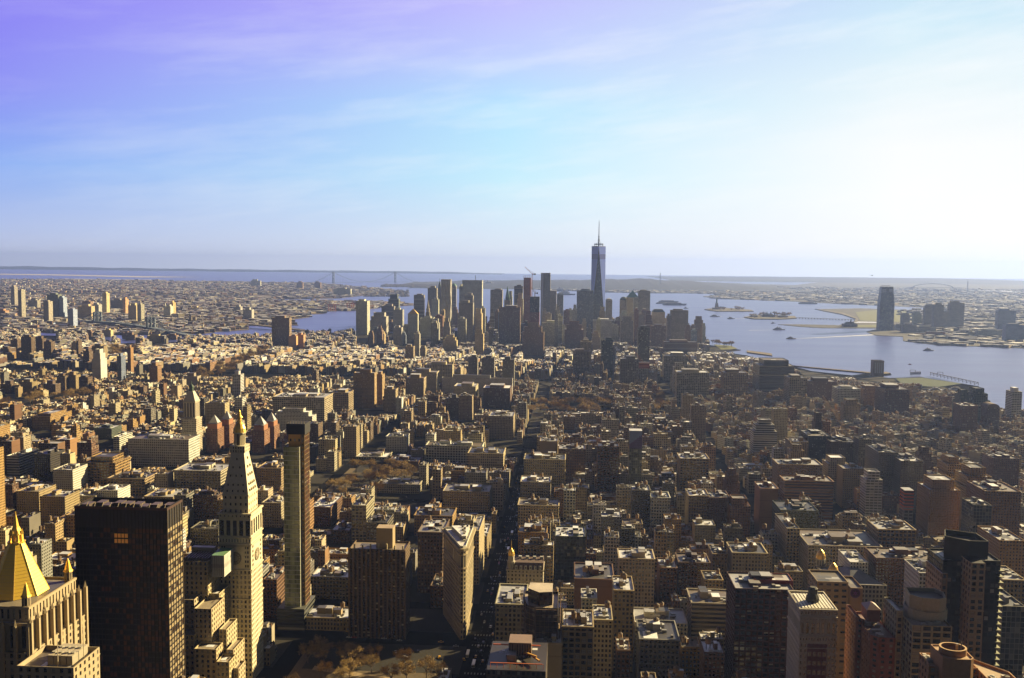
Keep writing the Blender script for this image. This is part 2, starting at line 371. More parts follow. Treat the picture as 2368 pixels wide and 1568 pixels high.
class Tower:
    """a building: an Empty with wall, roof and other children"""
    def __init__(s, kind, label, loc, cat=None, group=None):
        s.root = empty(kind, loc, label, cat or kind.replace('_', ' '), group); s.w = MB(); s.r = MB(); s.panes = []; s.x = []
    def tier(s, pts, z0, z1, col, st, par=1.0, rl=False, mat='facade', rc=None, cap=0, capc=None):
        rb = MB(); s.x.append(('roof', rb))
        if rl:
            skip = []; pn = None if rl == 'in' else s.panes
            for i in range(len(pts)):
                a, b = pts[i], pts[(i + 1) % len(pts)]
                if faces_cam(a, b): relief(s.w, a, b, z0, z1, col, st, pn); skip.append(i)
            s.w.prism(pts, z0, z1, col, st, mat, par=par, tb=rb, tcol=rc or rng.choice(ROOFC), skip=skip)
        else: s.w.prism(pts, z0, z1, col, st, mat, par=par, tb=rb, tcol=rc or rng.choice(ROOFC))
        if cap:
            cx = sum(p[0] for p in pts) / len(pts); cyy = sum(p[1] for p in pts) / len(pts)
            o = [(cx + (p[0] - cx) * (1 + cap / max(1, math.dist(p, (cx, cyy)))), cyy + (p[1] - cyy) * (1 + cap / max(1, math.dist(p, (cx, cyy))))) for p in pts]
            m = MB(); n = len(pts); c = capc or col
            for i in range(n):
                j = (i + 1) % n
                m.f([(*o[i], z1 - 1.4), (*o[j], z1 - 1.4), (*o[j], z1 - .1), (*o[i], z1 - .1)], 'stone', c)
                m.f([(*o[i], z1 - .1), (*o[j], z1 - .1), (*pts[j], z1 - .1), (*pts[i], z1 - .1)], 'stone', c)
                m.f([(*o[j], z1 - 1.4), (*o[i], z1 - 1.4), (*pts[i], z1 - 1.4), (*pts[j], z1 - 1.4)], 'stone', c)
            s.x.append(('cornice', m))
    def part(s, name, mb): s.x.append((name, mb))
    def done(s):
        rel(s.w, 'wall', s.root); rel(s.r, 'roof', s.root)
        for n_, m in s.x: rel(m, n_, s.root)
        if s.panes: put_panes(s.root, s.panes)
        return s.root
FOOT = []      # footprints taken by hand-placed buildings
HERO = []      # (px0, px1, Y, lowest row where it must stay visible)
LAND_ = []     # landmarks used in descriptions
def clutter(T, x0, x1, y0, y1, z, n_t=1, col=(.4, .36, .28), seed=0, s=1.):
    """bulkheads, tanks and machines on a roof, each a part"""
    w, d = x1 - x0, y1 - y0
    def pos(m): return (rng.uniform(x0 + w * m, x1 - w * m), rng.uniform(y0 + d * m, y1 - d * m))
    if min(w, d) > 7:
        for k in range(1 if w < 16 else (2 if w < 30 else 4)):
            bx, by = pos(.28); m = MB(); m.prism(rect(bx - w * .1, bx + w * .1, by - d * rng.uniform(.08, .17), by + d * .14), z, z + rng.uniform(2.6, 6) * s, jit(col), (4, 4, 0, 0), 'plain', 'roof', rng.choice(ROOFC)); T.part('bulkhead', m)
    for k in range(n_t):
        bx, by = pos(.15); m = MB(); tank(m, bx, by, z, rng.uniform(1.7, 2.3) * s, 4 * s); T.part('water_tank', m)
    for k in range(rng.randint(5, 9) + int(w * d / 160)):
        bx, by = pos(.08); m = MB(); unit(m, bx, by, z, rng.uniform(1.5, 4), rng.uniform(1.5, 4), rng.uniform(1, 2.4), rng.choice([(.5, .5, .48), (.3, .3, .3), (.2, .18, .16)])); T.part('roof_unit', m)
def hero(kind, label, x0, x1, yt, yb, Y=0, dep=0, col='tan', st='m', rf='f', z0=2., lm=None):
    """front face px x0..x1 at its top row yt; yb lowest visible row; Y distance (0: from yb as ground)"""
    yt_, = (yt,)
    if not Y: Y = G((x0 + x1) / 2, yb)[1]
    X0, Z = P(x0, yt, Y); X1, Z1 = P(x1, yt, Y); Z = (Z + Z1) / 2
    if X1 < X0: X0, X1 = X1, X0
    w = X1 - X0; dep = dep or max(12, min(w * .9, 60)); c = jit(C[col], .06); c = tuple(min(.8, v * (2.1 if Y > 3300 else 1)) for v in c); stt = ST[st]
    rl = 'R' in rf or ('in' if Y < 1350 and st in 'msgltp' else False); mat = 'curtain' if st in 'cw' else 'facade'
    par = 0 if any(k in rf for k in 'pPdmvx') else (1.2 if Y < 2600 else 2.)
    T = Tower(kind, label, ((X0 + X1) / 2, Y + dep / 2, z0))
    H = Z - z0; pts = rect(X0, X1, Y, Y + dep); zt = Z
    if 's' in rf:
        k = .72; T.tier(pts, z0, z0 + H * k, c, stt, par, rl, mat); m_ = w * .1
        T.tier(rect(X0 + m_, X1 - m_, Y + dep * .1, Y + dep * .9), z0 + H * k - par, z0 + H * .88, c, stt, par, rl, mat)
        T.tier(rect(X0 + 2.4 * m_, X1 - 2.4 * m_, Y + dep * .22, Y + dep * .78), z0 + H * .88 - par, Z, c, stt, par, rl, mat)
    elif 'S' in rf:
        T.tier(pts, z0, z0 + H * .86, c, stt, par, rl, mat)
        T.tier(rect(X0 + w * .14, X1 - w * .14, Y + dep * .14, Y + dep * .86), z0 + H * .86 - par, Z, c, stt, par, rl, mat)
    else:
        cap = .9 if ('k' in rf or (kind == L_ and rng.random() < .7)) else 0
        T.tier(pts, z0, Z, c, stt, par, rl, mat, cap=cap)
    cx, cyy = (X0 + X1) / 2, Y + dep / 2
    m = MB(); pk = min(w, dep)
    if 'p' in rf or 'P' in rf:
        g = 'P' in rf; hh = pk * (.9 if g else .62)
        m.frust(pts, Z, rect(cx - .3, cx + .3, cyy - .3, cyy + .3), Z + hh, (.85, .55, .12) if g else C['copper'], 'gold' if g else 'plain'); T.part('pyramid_roof', m)
    if 'm' in rf:
        m.frust(pts, Z, rect(cx - w * .3, cx + w * .3, cyy - dep * .3, cyy + dep * .3), Z + pk * .28, C['green'], 'plain'); T.part('sloped_roof', m)
    if 'd' in rf:
        prof = [(pk * .5 * math.cos(R(a)), Z + pk * .42 * math.sin(R(a))) for a in range(0, 91, 15)]; m.lathe((cx, cyy), prof, C['green'], 'plain', 16); T.part('dome', m)
    if 'v' in rf:
        n = 8
        for i in range(n):
            a0, a1 = math.pi * i / n, math.pi * (i + 1) / n
            A = (cx + w / 2 * math.cos(a0), Z + w * .3 * math.sin(a0)); B = (cx + w / 2 * math.cos(a1), Z + w * .3 * math.sin(a1))
            m.f([(A[0], Y, A[1]), (A[0], Y + dep, A[1]), (B[0], Y + dep, B[1]), (B[0], Y, B[1])], 'plain', c)
            m.f([(A[0], Y, A[1]), (B[0], Y, B[1]), (cx, Y, Z)], 'plain', c)
        T.part('barrel_roof', m)
    if par:
        zz = Z - par; s_ = max(1, Y / 2200)
        if 's' in rf: a, b = w * .28, dep * .26
        elif 'S' in rf: a, b = w * .18, dep * .18
        else: a, b = 1, 1
        if 'f' in rf or 'k' in rf or 'R' in rf or 't' in rf:
            if Y < 2000: clutter(T, X0 + a, X1 - a, Y + b, Y + dep - b, zz, (3 if 't' in rf else (rng.choice((0, 1, 2)) if kind == L_ else 0)) if w > 9 else 0, c, s=s_)
            else:
                ww, dd = w - 2 * a, dep - 2 * b; ox = rng.uniform(-.12, .12) * ww
                m.prism(rect(cx + ox - ww * .27, cx + ox + ww * .27, cyy - dd * .3, cyy + dd * .3), zz, zz + rng.uniform(5, 9) * (s_ ** .5), jit((c[0] * .8, c[1] * .8, c[2] * .8)), (4, 4, 0, 0), 'plain', 'roof', rng.choice(ROOFC)); T.part('bulkhead', m)
    FOOT.append((X0 - 2, X1 + 2, Y - 2, Y + dep + 2)); HERO.append((x0, x1, Y, yb))
    if lm: LAND_.append((lm, cx, cyy))
    T.X0, T.X1, T.Y, T.dep, T.Z = X0, X1, Y, dep, Z
    T.done(); return T
O, A_, W_, G_, L_ = 'office_tower', 'apartment_tower', 'warehouse_building', 'glass_tower', 'loft_building'
HROWS = [
# ---- downtown skyline, left to right
(A_, 'tall dark brown housing slab standing alone near the river', 628, 669, 735, 800, 3700, 30, 'brown', 'p', 'f', 'the lone brown slab'),
(A_, 'lower orange-brown slab beside the tall dark housing slab', 667, 685, 777, 812, 3560, 22, 'orange', 'n', 'f'),
(A_, 'second orange-brown slab just right of its twin', 685, 702, 774, 806, 3600, 26, 'orange', 's', 'f'),
(O, 'tall white windowless telephone slab with vertical ribs by the river', 823, 849, 696, 795, 4300, 60, 'stone', 'p', 'f', 'the white ribbed slab'),
(O, 'wide grey courthouse block with notched top', 858, 893, 723, 795, 4050, 50, 'grey', 's', 'S'),
(O, 'dark green tower with stepped top behind the courthouse block', 898, 922, 681, 720, 5000, 40, 'green', 'b', 'S'),
(O, 'dark banded slab left of the gold-topped courthouse', 882, 911, 708, 740, 4800, 40, 'dusk', 'b', 'f'),
(O, 'low banded grey slab left of the gold-topped courthouse', 909, 931, 716, 764, 4500, 40, 'grey', 'b', 'f'),
(O, 'courthouse tower under a small gold pyramid', 943, 966, 726, 800, 4100, 25, 'stone', 'm', 'P', 'the gold-tipped courthouse'),
(O, 'dark bronze tower with notched corners behind the municipal tower', 957, 980, 682, 720, 5000, 40, 'dusk', 'b', 'f'),
(O, 'wide pale municipal building with a columned wing', 971, 1000, 736, 790, 4200, 40, 'stone', 'p', 'f'),
(O, 'cream tower with a columned crown left of the rippled silver tower', 998, 1014, 693, 745, 4800, 30, 'cream', 'm', 'f'),
(O, 'broad dark slab left of the rippled silver tower', 989, 1010, 666, 740, 5200, 40, 'dusk', 'p', 'f'),
(O, 'slim banded tower with green pyramid cap behind the silver tower', 1043, 1054, 661, 720, 5100, 40, 'grey', 'b', 'p'),
(O, 'wide white gridded bank slab with an antenna on its roof', 1069, 1115, 648, 715, 5050, 50, 'cream', 'p', 'x', 'the gridded bank slab'),
(O, 'narrow side wing of the gridded bank slab', 1062, 1069, 662, 715, 5100, 40, 'stone', 'p', 'f'),
(O, 'dark slab in front of the gridded bank slab', 1074, 1094, 683, 720, 4700, 40, 'dusk', 'p', 'f'),
(O, 'dark checkered federal slab with lit right edge', 1061, 1094, 700, 790, 4000, 40, 'dusk', 's', 'f'),
(O, 'stone annex with orange top right of the federal slab', 1098, 1114, 714, 790, 4050, 50, 'tan', 's', 'S'),
(O, 'dark square tower left of the green-spired tower', 1134, 1162, 670, 740, 4800, 40, 'dusk', 'p', 'f'),
(O, 'pale narrow tower right of the green-spired tower', 1176, 1185, 673, 730, 4700, 25, 'stone', 'm', 'S'),
(O, 'black slab hotel behind the copper-coloured construction tower', 1189, 1209, 662, 720, 4600, 40, 'dark', 'b', 'f'),
(O, 'light stone tower in front of the black slab hotel', 1196, 1210, 678, 745, 4500, 25, 'stone', 'm', 'S'),
(O, 'massive windowless brown switching tower with vertical ribs', 1154, 1203, 711, 795, 3900, 40, 'brown', 'p', 'f', 'the windowless brown tower'),
(O, 'brown and orange apartment tower left of the windowless tower', 1098, 1118, 763, 820, 3400, 30, 'tan', 's', 'S'),
(O, 'banded white tower rising in front of the courthouses', 957, 970, 772, 822, 3250, 22, 'white', 'w', 'f'),
(L_, 'pale loft block left of the banded white tower', 937, 956, 801, 828, 3100, 30, 'tan', 'm', 'f'),
(L_, 'pale stepped loft block right of the banded white tower', 971, 984, 800, 824, 3200, 25, 'stone', 'm', 'S'),
(O, 'stepped cream block in front of the rippled silver tower', 1024, 1056, 776, 812, 3500, 35, 'tan', 'm', 's'),
(O, 'dark brown stepped communications building', 1208, 1258, 747, 830, 3450, 45, 'brown', 's', 's', 'the brown stepped building'),
(O, 'gridded beige slab behind the brown stepped building', 1254, 1290, 747, 800, 3900, 40, 'stone', 'g', 'f'),
(O, 'grey slab with lighter top right of the mirrored slab', 1288, 1303, 681, 750, 4650, 40, 'blue', 'p', 'f'),
(O, 'red brick stepped office block below the sky tower', 1306, 1350, 744, 805, 3750, 60, 'brick', 's', 's', 'the red stepped block'),
(O, 'orange-topped building under construction by the bay', 1303, 1317, 718, 750, 4500, 30, 'orange', 'g', 'f'),
(O, 'narrow grey tower left of the dark mirrored cube tower', 1325, 1334, 705, 755, 4700, 40, 'grey', 's', 'S'),
(G_, 'dark mirrored slab just left of the sky tower', 1334, 1373, 672, 755, 4450, 50, 'blue', 'c', 'f', 'the dark mirrored slab'),
(O, 'round-topped grey tower right of the sky tower', 1401, 1416, 695, 745, 4450, 40, 'grey', 's', 'v'),
(O, 'arched stone tower below the right side of the sky tower', 1387, 1400, 710, 750, 4350, 30, 'tan', 's', 'S'),
(O, 'white banded block with sloping atrium below the sky tower', 1372, 1416, 741, 790, 4050, 60, 'white', 'w', 'f'),
(O, 'granite tower with a green dome at the riverfront', 1434, 1452, 694, 765, 4700, 45, 'tan', 's', 'd', 'the domed riverfront tower'),
(O, 'granite tower with a green pyramid at the riverfront', 1450, 1477, 688, 760, 4650, 55, 'tan', 's', 'p'),
(G_, 'white striped glass slab at the riverfront', 1477, 1504, 673, 755, 4450, 60, 'grey', 'w', 'f', 'the striped glass slab'),
(G_, 'pale gridded front wing of the striped glass slab', 1466, 1477, 690, 755, 4440, 60, 'stone', 'w', 'f'),
(O, 'granite tower with a cut-off pyramid roof', 1508, 1538, 722, 770, 4650, 50, 'tan', 's', 'm', 'the cut-off pyramid tower'),
(O, 'dark stone slab left of the striped glass slab', 1436, 1465, 732, 790, 3850, 50, 'dusk', 'p', 'S'),
(O, 'dark brown slab in front of the cut-off pyramid tower', 1506, 1540, 754, 800, 3700, 50, 'brown', 'p', 'f'),
(O, 'broad bank tower with shouldered top near the bay', 1552, 1592, 718, 796, 3850, 45, 'dusk', 's', 'k', 'the broad shouldered tower'),
(O, 'lower left shoulder of the broad bank tower', 1543, 1552, 731, 796, 3860, 40, 'dusk', 's', 'f'),
(A_, 'slim apartment tower at the river end of the skyline', 1608, 1626, 732, 792, 4200, 40, 'brown', 's', 'S'),
(A_, 'apartment slab with a cream lit edge at the end of the skyline', 1626, 1632, 748, 792, 4150, 30, 'cream', 's', 'S'),
(A_, 'low brown apartment slab before the slim end tower', 1599, 1610, 754, 794, 4150, 40, 'brown', 's', 'f'),
(W_, 'long low brown school block near the river', 1536, 1613, 791, 812, 3500, 60, 'brown', 'b', 'f'),
(G_, 'dark glass hotel tower in the low warehouse district', 1476, 1503, 758, 830, 2900, 35, 'dusk', 'c', 'f', 'the dark glass hotel tower'),
(O, 'dark green gridded tower among low lofts', 1391, 1418, 786, 836, 2850, 35, 'green', 'g', 'f'),
(L_, 'cream gridded loft below the red stepped block', 1343, 1368, 790, 826, 3000, 35, 'cream', 'g', 'f'),
(L_, 'wide gridded loft below the sky tower', 1325, 1364, 812, 846, 2800, 40, 'tan', 'g', 'f'),
(L_, 'grey gridded factory right of the crane', 1536, 1590, 823, 846, 2750, 60, 'stone', 'g', 'f'),
(L_, 'dark loft with blue tarps by the orange netting', 1435, 1476, 830, 862, 2500, 45, 'dusk', 'g', 'f'),
(L_, 'white gridded building with a sloping profile', 1559, 1583, 840, 872, 2480, 30, 'white', 'g', 'S'),
(L_, 'long gridded printing loft, tallest of the printing district', 1566, 1640, 861, 890, 2300, 50, 'stone', 'g', 'f', 'the long printing loft'),
(L_, 'second long gridded printing loft further right', 1674, 1730, 862, 892, 2350, 50, 'tan', 'g', 'f'),
# ---- right bank of the island
(W_, 'huge dark terraced warehouse terminal at the river', 1757, 1838, 834, 899, 2450, 90, 'dusk', 'b', 'S', 'the dark terraced terminal'),
(W_, 'cream gridded warehouse right of the dark terminal', 1826, 1867, 874, 912, 2250, 60, 'stone', 'g', 'k'),
(W_, 'red brick warehouse right of the cream gridded one', 1870, 1935, 882, 910, 2330, 50, 'brick', 's', 'f'),
(W_, 'white studio building with square windows', 1938, 1990, 899, 926, 2200, 50, 'white', 'l', 'f'),
(W_, 'yellow-brown block between the studio and the red warehouse', 1997, 2040, 899, 930, 2230, 50, 'ochre', 's', 'f'),
(W_, 'massive red brick archive building with arched windows and green roof', 2046, 2104, 900, 944, 2130, 70, 'brick', 'l', 'k', 'the red archive building'),
(A_, 'beige slab with a taller core before the red archive', 1952, 1990, 924, 962, 1990, 25, 'tan', 's', 'S'),
(A_, 'stepped dark brick block by the riverside ballfields', 2222, 2250, 903, 960, 2000, 40, 'green', 's', 's'),
(A_, 'larger stepped dark brick block right of its smaller twin', 2254, 2292, 900, 962, 2000, 60, 'green', 'g', 's'),
(G_, 'mirrored tower at the right edge by the river', 2341, 2364, 906, 955, 2060, 30, 'white', 'w', 'f', 'the mirrored edge tower'),
(L_, 'red brick blocks at the foot of the stepped dark pair', 2224, 2262, 938, 968, 1880, 40, 'brick', 's', 'f'),
(W_, 'round-roofed brick depot near the right edge', 2284, 2312, 942, 965, 1920, 30, 'brown', 's', 'v'),
# ---- middle right
(A_, 'lit slab with bright balconies beside the wooded triangle', 1579, 1604, 914, 966, 1950, 25, 'cream', 's', 'f', 'the bright balconied slab'),
(A_, 'pale slab in front of the bright balconied slab', 1599, 1633, 938, 986, 1800, 22, 'tan', 's', 'f'),
(A_, 'cream tower beyond the white terraced apartment block', 1790, 1822, 946, 994, 1780, 22, 'cream', 's', 'f'),
(A_, 'white terraced apartment block stepping up to a point', 1744, 1798, 972, 1018, 1640, 35, 'white', 'b', 's', 'the white terraced block'),
(A_, 'brown tower with lit orange edge behind the low village roofs', 1886, 1904, 955, 1010, 1600, 20, 'brown', 's', 'S'),
(A_, 'orange-edged brown slab right of the brown tower', 1904, 1921, 975, 1012, 1590, 25, 'orange', 's', 'f'),
(L_, 'large dark hospital block with a flat white roof edge', 1869, 1922, 1008, 1062, 1500, 60, 'dark', 's', 'f', 'the dark hospital block'),
(L_, 'long dark brick hospital wing', 1922, 1984, 1022, 1066, 1470, 50, 'brown', 's', 'f'),
(A_, 'dark slab with striped side at the end of the hospital', 1987, 2016, 1016, 1072, 1440, 30, 'dusk', 's', 'f'),
(A_, 'big grey-green apartment slab with a pale side wall', 2032, 2078, 1046, 1118, 1330, 60, 'dusk', 's', 'f', 'the grey-green apartment slab'),
(A_, 'lower grey-green wing right of the apartment slab', 2084, 2136, 1066, 1122, 1300, 60, 'dusk', 's', 'f'),
(A_, 'dark brown stepped tower right of the grey-green slab', 2130, 2160, 1036, 1095, 1400, 30, 'brown', 's', 's'),
(A_, 'tan apartment tower, tallest of the tan cluster', 2190, 2236, 1060, 1120, 1300, 45, 'ochre', 's', 's', 'the tan tower cluster'),
(A_, 'orange-tan apartment block with terraces and a water tower top', 2236, 2306, 1086, 1160, 1200, 50, 'ochre', 's', 's'),
(A_, 'tan twin-winged apartment block in front of the cluster', 2150, 2222, 1112, 1160, 1150, 40, 'ochre', 's', 'S'),
(A_, 'long brown brick apartment block below the tan cluster', 2278, 2362, 1136, 1180, 1080, 50, 'orange', 's', 'f'),
(A_, 'dark brown apartment block at the right behind the tan cluster', 2298, 2358, 1060, 1110, 1420, 40, 'brick', 's', 'f'),
(L_, 'tall white stacked studio building with a bare side wall', 2004, 2042, 1092, 1146, 1230, 25, 'white', 'w', 'S'),
(L_, 'long orange-brown low block with rooftop sheds', 1815, 1928, 1112, 1142, 1250, 30, 'orange', 'b', 'f'),
(L_, 'long glassy tan block with dark roof', 1800, 1902, 1074, 1110, 1330, 40, 'tan', 'l', 'f'),
(L_, 'orange brick block with bare wall by the diagonal avenue', 1758, 1800, 1129, 1172, 1160, 35, 'orange', 'n', 'f'),
(L_, 'dark green loft with lit window panes', 1805, 1893, 1180, 1222, 1080, 45, 'green', 'l', 'f'),
(G_, 'dark glass block with a white box on its roof', 2252, 2294, 1168, 1214, 1000, 30, 'dusk', 'c', 'f'),
(A_, 'grey-green slab beyond the dark hospital block', 1829, 1870, 1022, 1066, 1480, 40, 'tan', 's', 'f'),
(L_, 'white narrow block left of the tan cluster', 2160, 2178, 1098, 1132, 1240, 25, 'white', 'n', 'f'),
(L_, 'cream stepped block with white bulkhead by the long avenue', 1916, 1964, 1060, 1100, 1370, 35, 'cream', 's', 'S'),
(L_, 'tan block with broad front behind the green loft', 1950, 2003, 1084, 1118, 1320, 30, 'tan', 's', 'f'),
(A_, 'ochre tower with rounded top between hospital and avenue', 1826, 1866, 1030, 1075, 1400, 30, 'tan', 's', 's'),
# ---- middle
(A_, 'tall yellow-brown apartment slab with many small windows', 817, 866, 862, 960, 2130, 25, 'ochre', 's', 'f', 'the tall ochre slab'),
(A_, 'bright yellow rear half of the tall ochre slab', 868, 884, 866, 958, 2190, 30, 'ochre', 's', 'f'),
(L_, 'big cream department-store block with gridded windows', 631, 750, 918, 992, 1930, 70, 'cream', 'g', 'k', 'the big cream store block'),
(A_, 'white terraced apartment house before the cream store block', 628, 722, 946, 980, 1800, 30, 'white', 's', 's', 'the white terraced house'),
(L_, 'green-trimmed cream loft right of the big cream store block', 770, 806, 908, 945, 2050, 50, 'tan', 'g', 'f'),
(L_, 'beige block right of the tall ochre slab', 888, 915, 900, 958, 2080, 30, 'tan', 's', 'f'),
(L_, 'brown windowless block near the long white slab', 938, 980, 874, 910, 2330, 40, 'tan', 's', 'f'),
(L_, 'white loft block before the long white slab', 950, 1010, 860, 900, 2420, 40, 'stone', 's', 'k'),
(L_, 'cream gridded loft behind the white loft block', 982, 1046, 843, 870, 2620, 40, 'cream', 'g', 'f'),
(A_, 'long low white housing slab with blue panels', 1022, 1185, 874, 905, 2330, 16, 'white', 's', 'f', 'the long white housing slab'),
(A_, 'dark gridded concrete tower, left of the three alike', 1083, 1104, 826, 876, 2500, 28, 'dusk', 's', 'f'),
(A_, 'dark gridded concrete tower, middle of the three alike', 1115, 1143, 828, 876, 2470, 28, 'dusk', 's', 'f', 'the three gridded towers'),
(A_, 'dark gridded concrete tower, right of the three alike', 1162, 1189, 832, 880, 2430, 28, 'dusk', 's', 'f'),
(L_, 'deep red library block beside the square', 1117, 1180, 897, 950, 2170, 60, 'brick', 'p', 'f', 'the deep red library'),
(A_, 'pale tower with lit right edge left of the square', 1061, 1092, 915, 980, 1990, 25, 'tan', 's', 'f'),
(L_, 'wide lit loft behind the pale tower', 1050, 1100, 893, 915, 2160, 60, 'cream', 's', 'f'),
(A_, 'massive brown apartment block at the foot of the square', 1130, 1187, 962, 1060, 1780, 60, 'tan', 's', 'f', 'the massive brown block'),
(A_, 'slim tower left of the massive brown block', 1040, 1062, 920, 975, 2000, 20, 'dusk', 's', 'f'),
(L_, 'lit apartment block with columns of balconies', 963, 978, 984, 1030, 1790, 50, 'ochre', 's', 'f'),
(L_, 'white square block with rows of even windows', 893, 940, 1009, 1054, 1640, 30, 'white', 's', 'k'),
(A_, 'slender tan tower over the union park', 795, 824, 987, 1090, 1580, 25, 'tan', 's', 'f', 'the slender tan tower'),
(L_, 'wide blue-grey store with big windows by the union park', 823, 895, 1056, 1096, 1570, 45, 'stone', 'g', 'f'),
(L_, 'dark red brick theatre block by the union park', 898, 968, 1066, 1108, 1500, 40, 'brick', 'n', 'f'),
(L_, 'long white balconied loft row', 985, 1115, 1030, 1066, 1540, 35, 'white', 'g', 'f'),
(L_, 'broad cream loft with grid front by the avenue', 1082, 1164, 1048, 1078, 1480, 50, 'cream', 'l', 'k'),
(L_, 'cream store with arcade windows and red mansard roof', 873, 969, 1119, 1160, 1340, 35, 'stone', 'l', 'k', 'the mansard store'),
(A_, 'slim tall tower beside the mansard store', 969, 986, 1076, 1150, 1370, 22, 'stone', 'm', 'f'),
(L_, 'bright tan loft with a blind wall beside the avenue', 1024, 1132, 1136, 1186, 1250, 45, 'cream', 'm', 'f'),
(L_, 'ornate yellow-brown loft with gabled top', 958, 1046, 1192, 1262, 1130, 40, 'ochre', 'm', 'R', 'the ornate ochre loft'),
(L_, 'narrow green-bayed loft behind the ribbed slab', 813, 847, 1168, 1240, 1090, 45, 'stone', 'g', 'Rt'),
(L_, 'broad dark loft with snowy skylights behind the ribbed slab', 847, 895, 1208, 1250, 1080, 40, 'dusk', 'g', 't'),
(L_, 'red brick loft with two water tanks beside the slim glass tower', 717, 765, 1172, 1224, 1160, 60, 'brick', 'm', 't'),
(L_, 'dark brick loft with white roof near the slim glass tower', 765, 808, 1226, 1262, 1090, 40, 'brown', 'm', 't'),
(L_, 'dark loft row with four water tanks below the slim glass tower', 717, 806, 1334, 1420, 905, 30, 'dusk', 'l', 'tf'),
(L_, 'tan low store with red sheds left of the ribbed slab', 744, 810, 1316, 1334, 960, 30, 'cream', 'm', 'f'),
(L_, 'row house block facing the dark square', 703, 808, 1428, 1478, 825, 28, 'tan', 'm', 'R'),
(L_, 'H-shaped brick tower block left of the wedge building', 966, 1024, 1230, 1380, 930, 50, 'brown', 'm', 'Rk'),
(L_, 'low bright-roofed corner building behind the wedge building', 996, 1040, 1354, 1420, 890, 35, 'brown', 'm', 'f'),
(L_, 'white polygonal-roofed loft just right of the wedge building', 1090, 1108, 1226, 1370, 960, 60, 'cream', 'm', 'R'),
(L_, 'narrow gold-lit loft behind the white polygonal one', 1108, 1126, 1240, 1330, 1040, 60, 'tan', 'm', 'f'),
# ---- centre right of the avenue
(L_, 'cream loft crowned with arched top-floor windows', 1212, 1307, 1062, 1118, 1300, 40, 'cream', 'm', 'kt', 'the arched-crown loft'),
(L_, 'blank pale block left behind the arched-crown loft', 1248, 1290, 1020, 1058, 1400, 30, 'tan', 'n', 'f'),
(A_, 'yellow-brown apartment block left of the glass sign tower', 1304, 1330, 964, 1002, 1900, 30, 'ochre', 's', 'f'),
(L_, 'dark red loft with balconies right of the arched-crown loft', 1292, 1354, 1038, 1072, 1370, 35, 'brick', 'l', 'f'),
(A_, 'red and glass apartment slab with wide terraces', 1382, 1432, 1032, 1100, 1330, 30, 'brick', 'g', 'f', 'the red terraced slab'),
(L_, 'grey broad-windowed loft along the avenue below the arched-crown loft', 1204, 1273, 1114, 1158, 1210, 35, 'stone', 'm', 'k'),
(L_, 'long cream loft with red penthouse along the avenue', 1198, 1292, 1168, 1194, 1150, 35, 'cream', 'm', 'kt'),
(G_, 'dark green glass block on white columns', 1284, 1354, 1240, 1338, 985, 40, 'green', 'c', 'f', 'the dark green glass block'),
(L_, 'tan and green loft right of the dark tower', 1573, 1640, 1060, 1105, 1330, 40, 'tan', 'g', 'k'),
(L_, 'dark tall loft with twin water tanks', 1462, 1504, 1133, 1188, 1160, 28, 'dusk', 'm', 't', 'the twin-tank loft'),
(L_, 'white stone loft front between two brown lofts', 1506, 1550, 1150, 1186, 1150, 30, 'white', 'l', 'k'),
(L_, 'loft with a curved gable front', 1593, 1640, 1146, 1192, 1140, 35, 'tan', 'm', 'k'),
(L_, 'deep red brick block by the curved gable loft', 1640, 1688, 1150, 1194, 1135, 35, 'brick', 's', 'f'),
(L_, 'orange brick block with stepped roofs', 1688, 1736, 1154, 1196, 1120, 25, 'orange', 's', 'S'),
(A_, 'red brick stepped tower behind the orange brick block', 1680, 1712, 1086, 1140, 1260, 25, 'brick', 's', 's'),
(L_, 'tall white gridded loft with a dark cornice', 1432, 1514, 1291, 1392, 870, 30, 'cream', 'm', 'Rk', 'the tall white loft'),
(L_, 'cream loft with arched heads and green roof', 1694, 1775, 1278, 1330, 930, 35, 'cream', 'm', 'Rk'),
(L_, 'narrow tan loft with arched top windows', 1648, 1682, 1280, 1330, 940, 30, 'tan', 'm', 'R'),
(L_, 'dark tan loft left of the narrow arched one', 1570, 1642, 1300, 1350, 900, 30, 'brown', 'm', 'k'),
(L_, 'maroon and green loft beside the tall white loft', 1526, 1566, 1312, 1366, 890, 30, 'brick', 'l', 't'),
(L_, 'white-parapet block with red base and roof vents', 1329, 1420, 1338, 1400, 820, 45, 'brick', 'n', 'f'),
(L_, 'tall tan loft tower with a rounded gable top', 1420, 1466, 1364, 1470, 760, 35, 'tan', 'm', 'Rk', 'the tan gable tower'),
(L_, 'white setback loft with narrow windows by the scaffold', 1345, 1380, 1382, 1425, 770, 22, 'white', 'm', 'f'),
(L_, 'grid-front tan loft rising to the bottom of the picture', 1301, 1372, 1448, 1552, 640, 32, 'tan', 'g', 'R', 'the tan grid loft'),
(L_, 'cream loft with great arched windows right of the tan grid loft', 1373, 1416, 1432, 1520, 690, 30, 'cream', 'm', 'Rk'),
(L_, 'blank cream wall block joined to the scaffolded building', 1238, 1299, 1486, 1560, 630, 25, 'cream', 'n', 'f'),
(L_, 'ornate corner building with a chamfered dark cornice by the avenue', 1146, 1214, 1396, 1530, 700, 45, 'stone', 'm', 'Rk', 'the ornate corner building'),
(L_, 'low white-fronted store with two bare roofs', 1468, 1590, 1440, 1470, 780, 35, 'white', 'm', 'f'),
(L_, 'long store with arched ground windows and narrow courts', 1480, 1572, 1478, 1540, 720, 40, 'grey', 'l', 'k'),
(L_, 'long white-edged garage with a flat brown roof', 1600, 1700, 1394, 1450, 790, 35, 'stone', 'b', 'f'),
(L_, 'small block with a blue mural on its side wall', 1630, 1672, 1340, 1362, 860, 25, 'tan', 'm', 'f'),
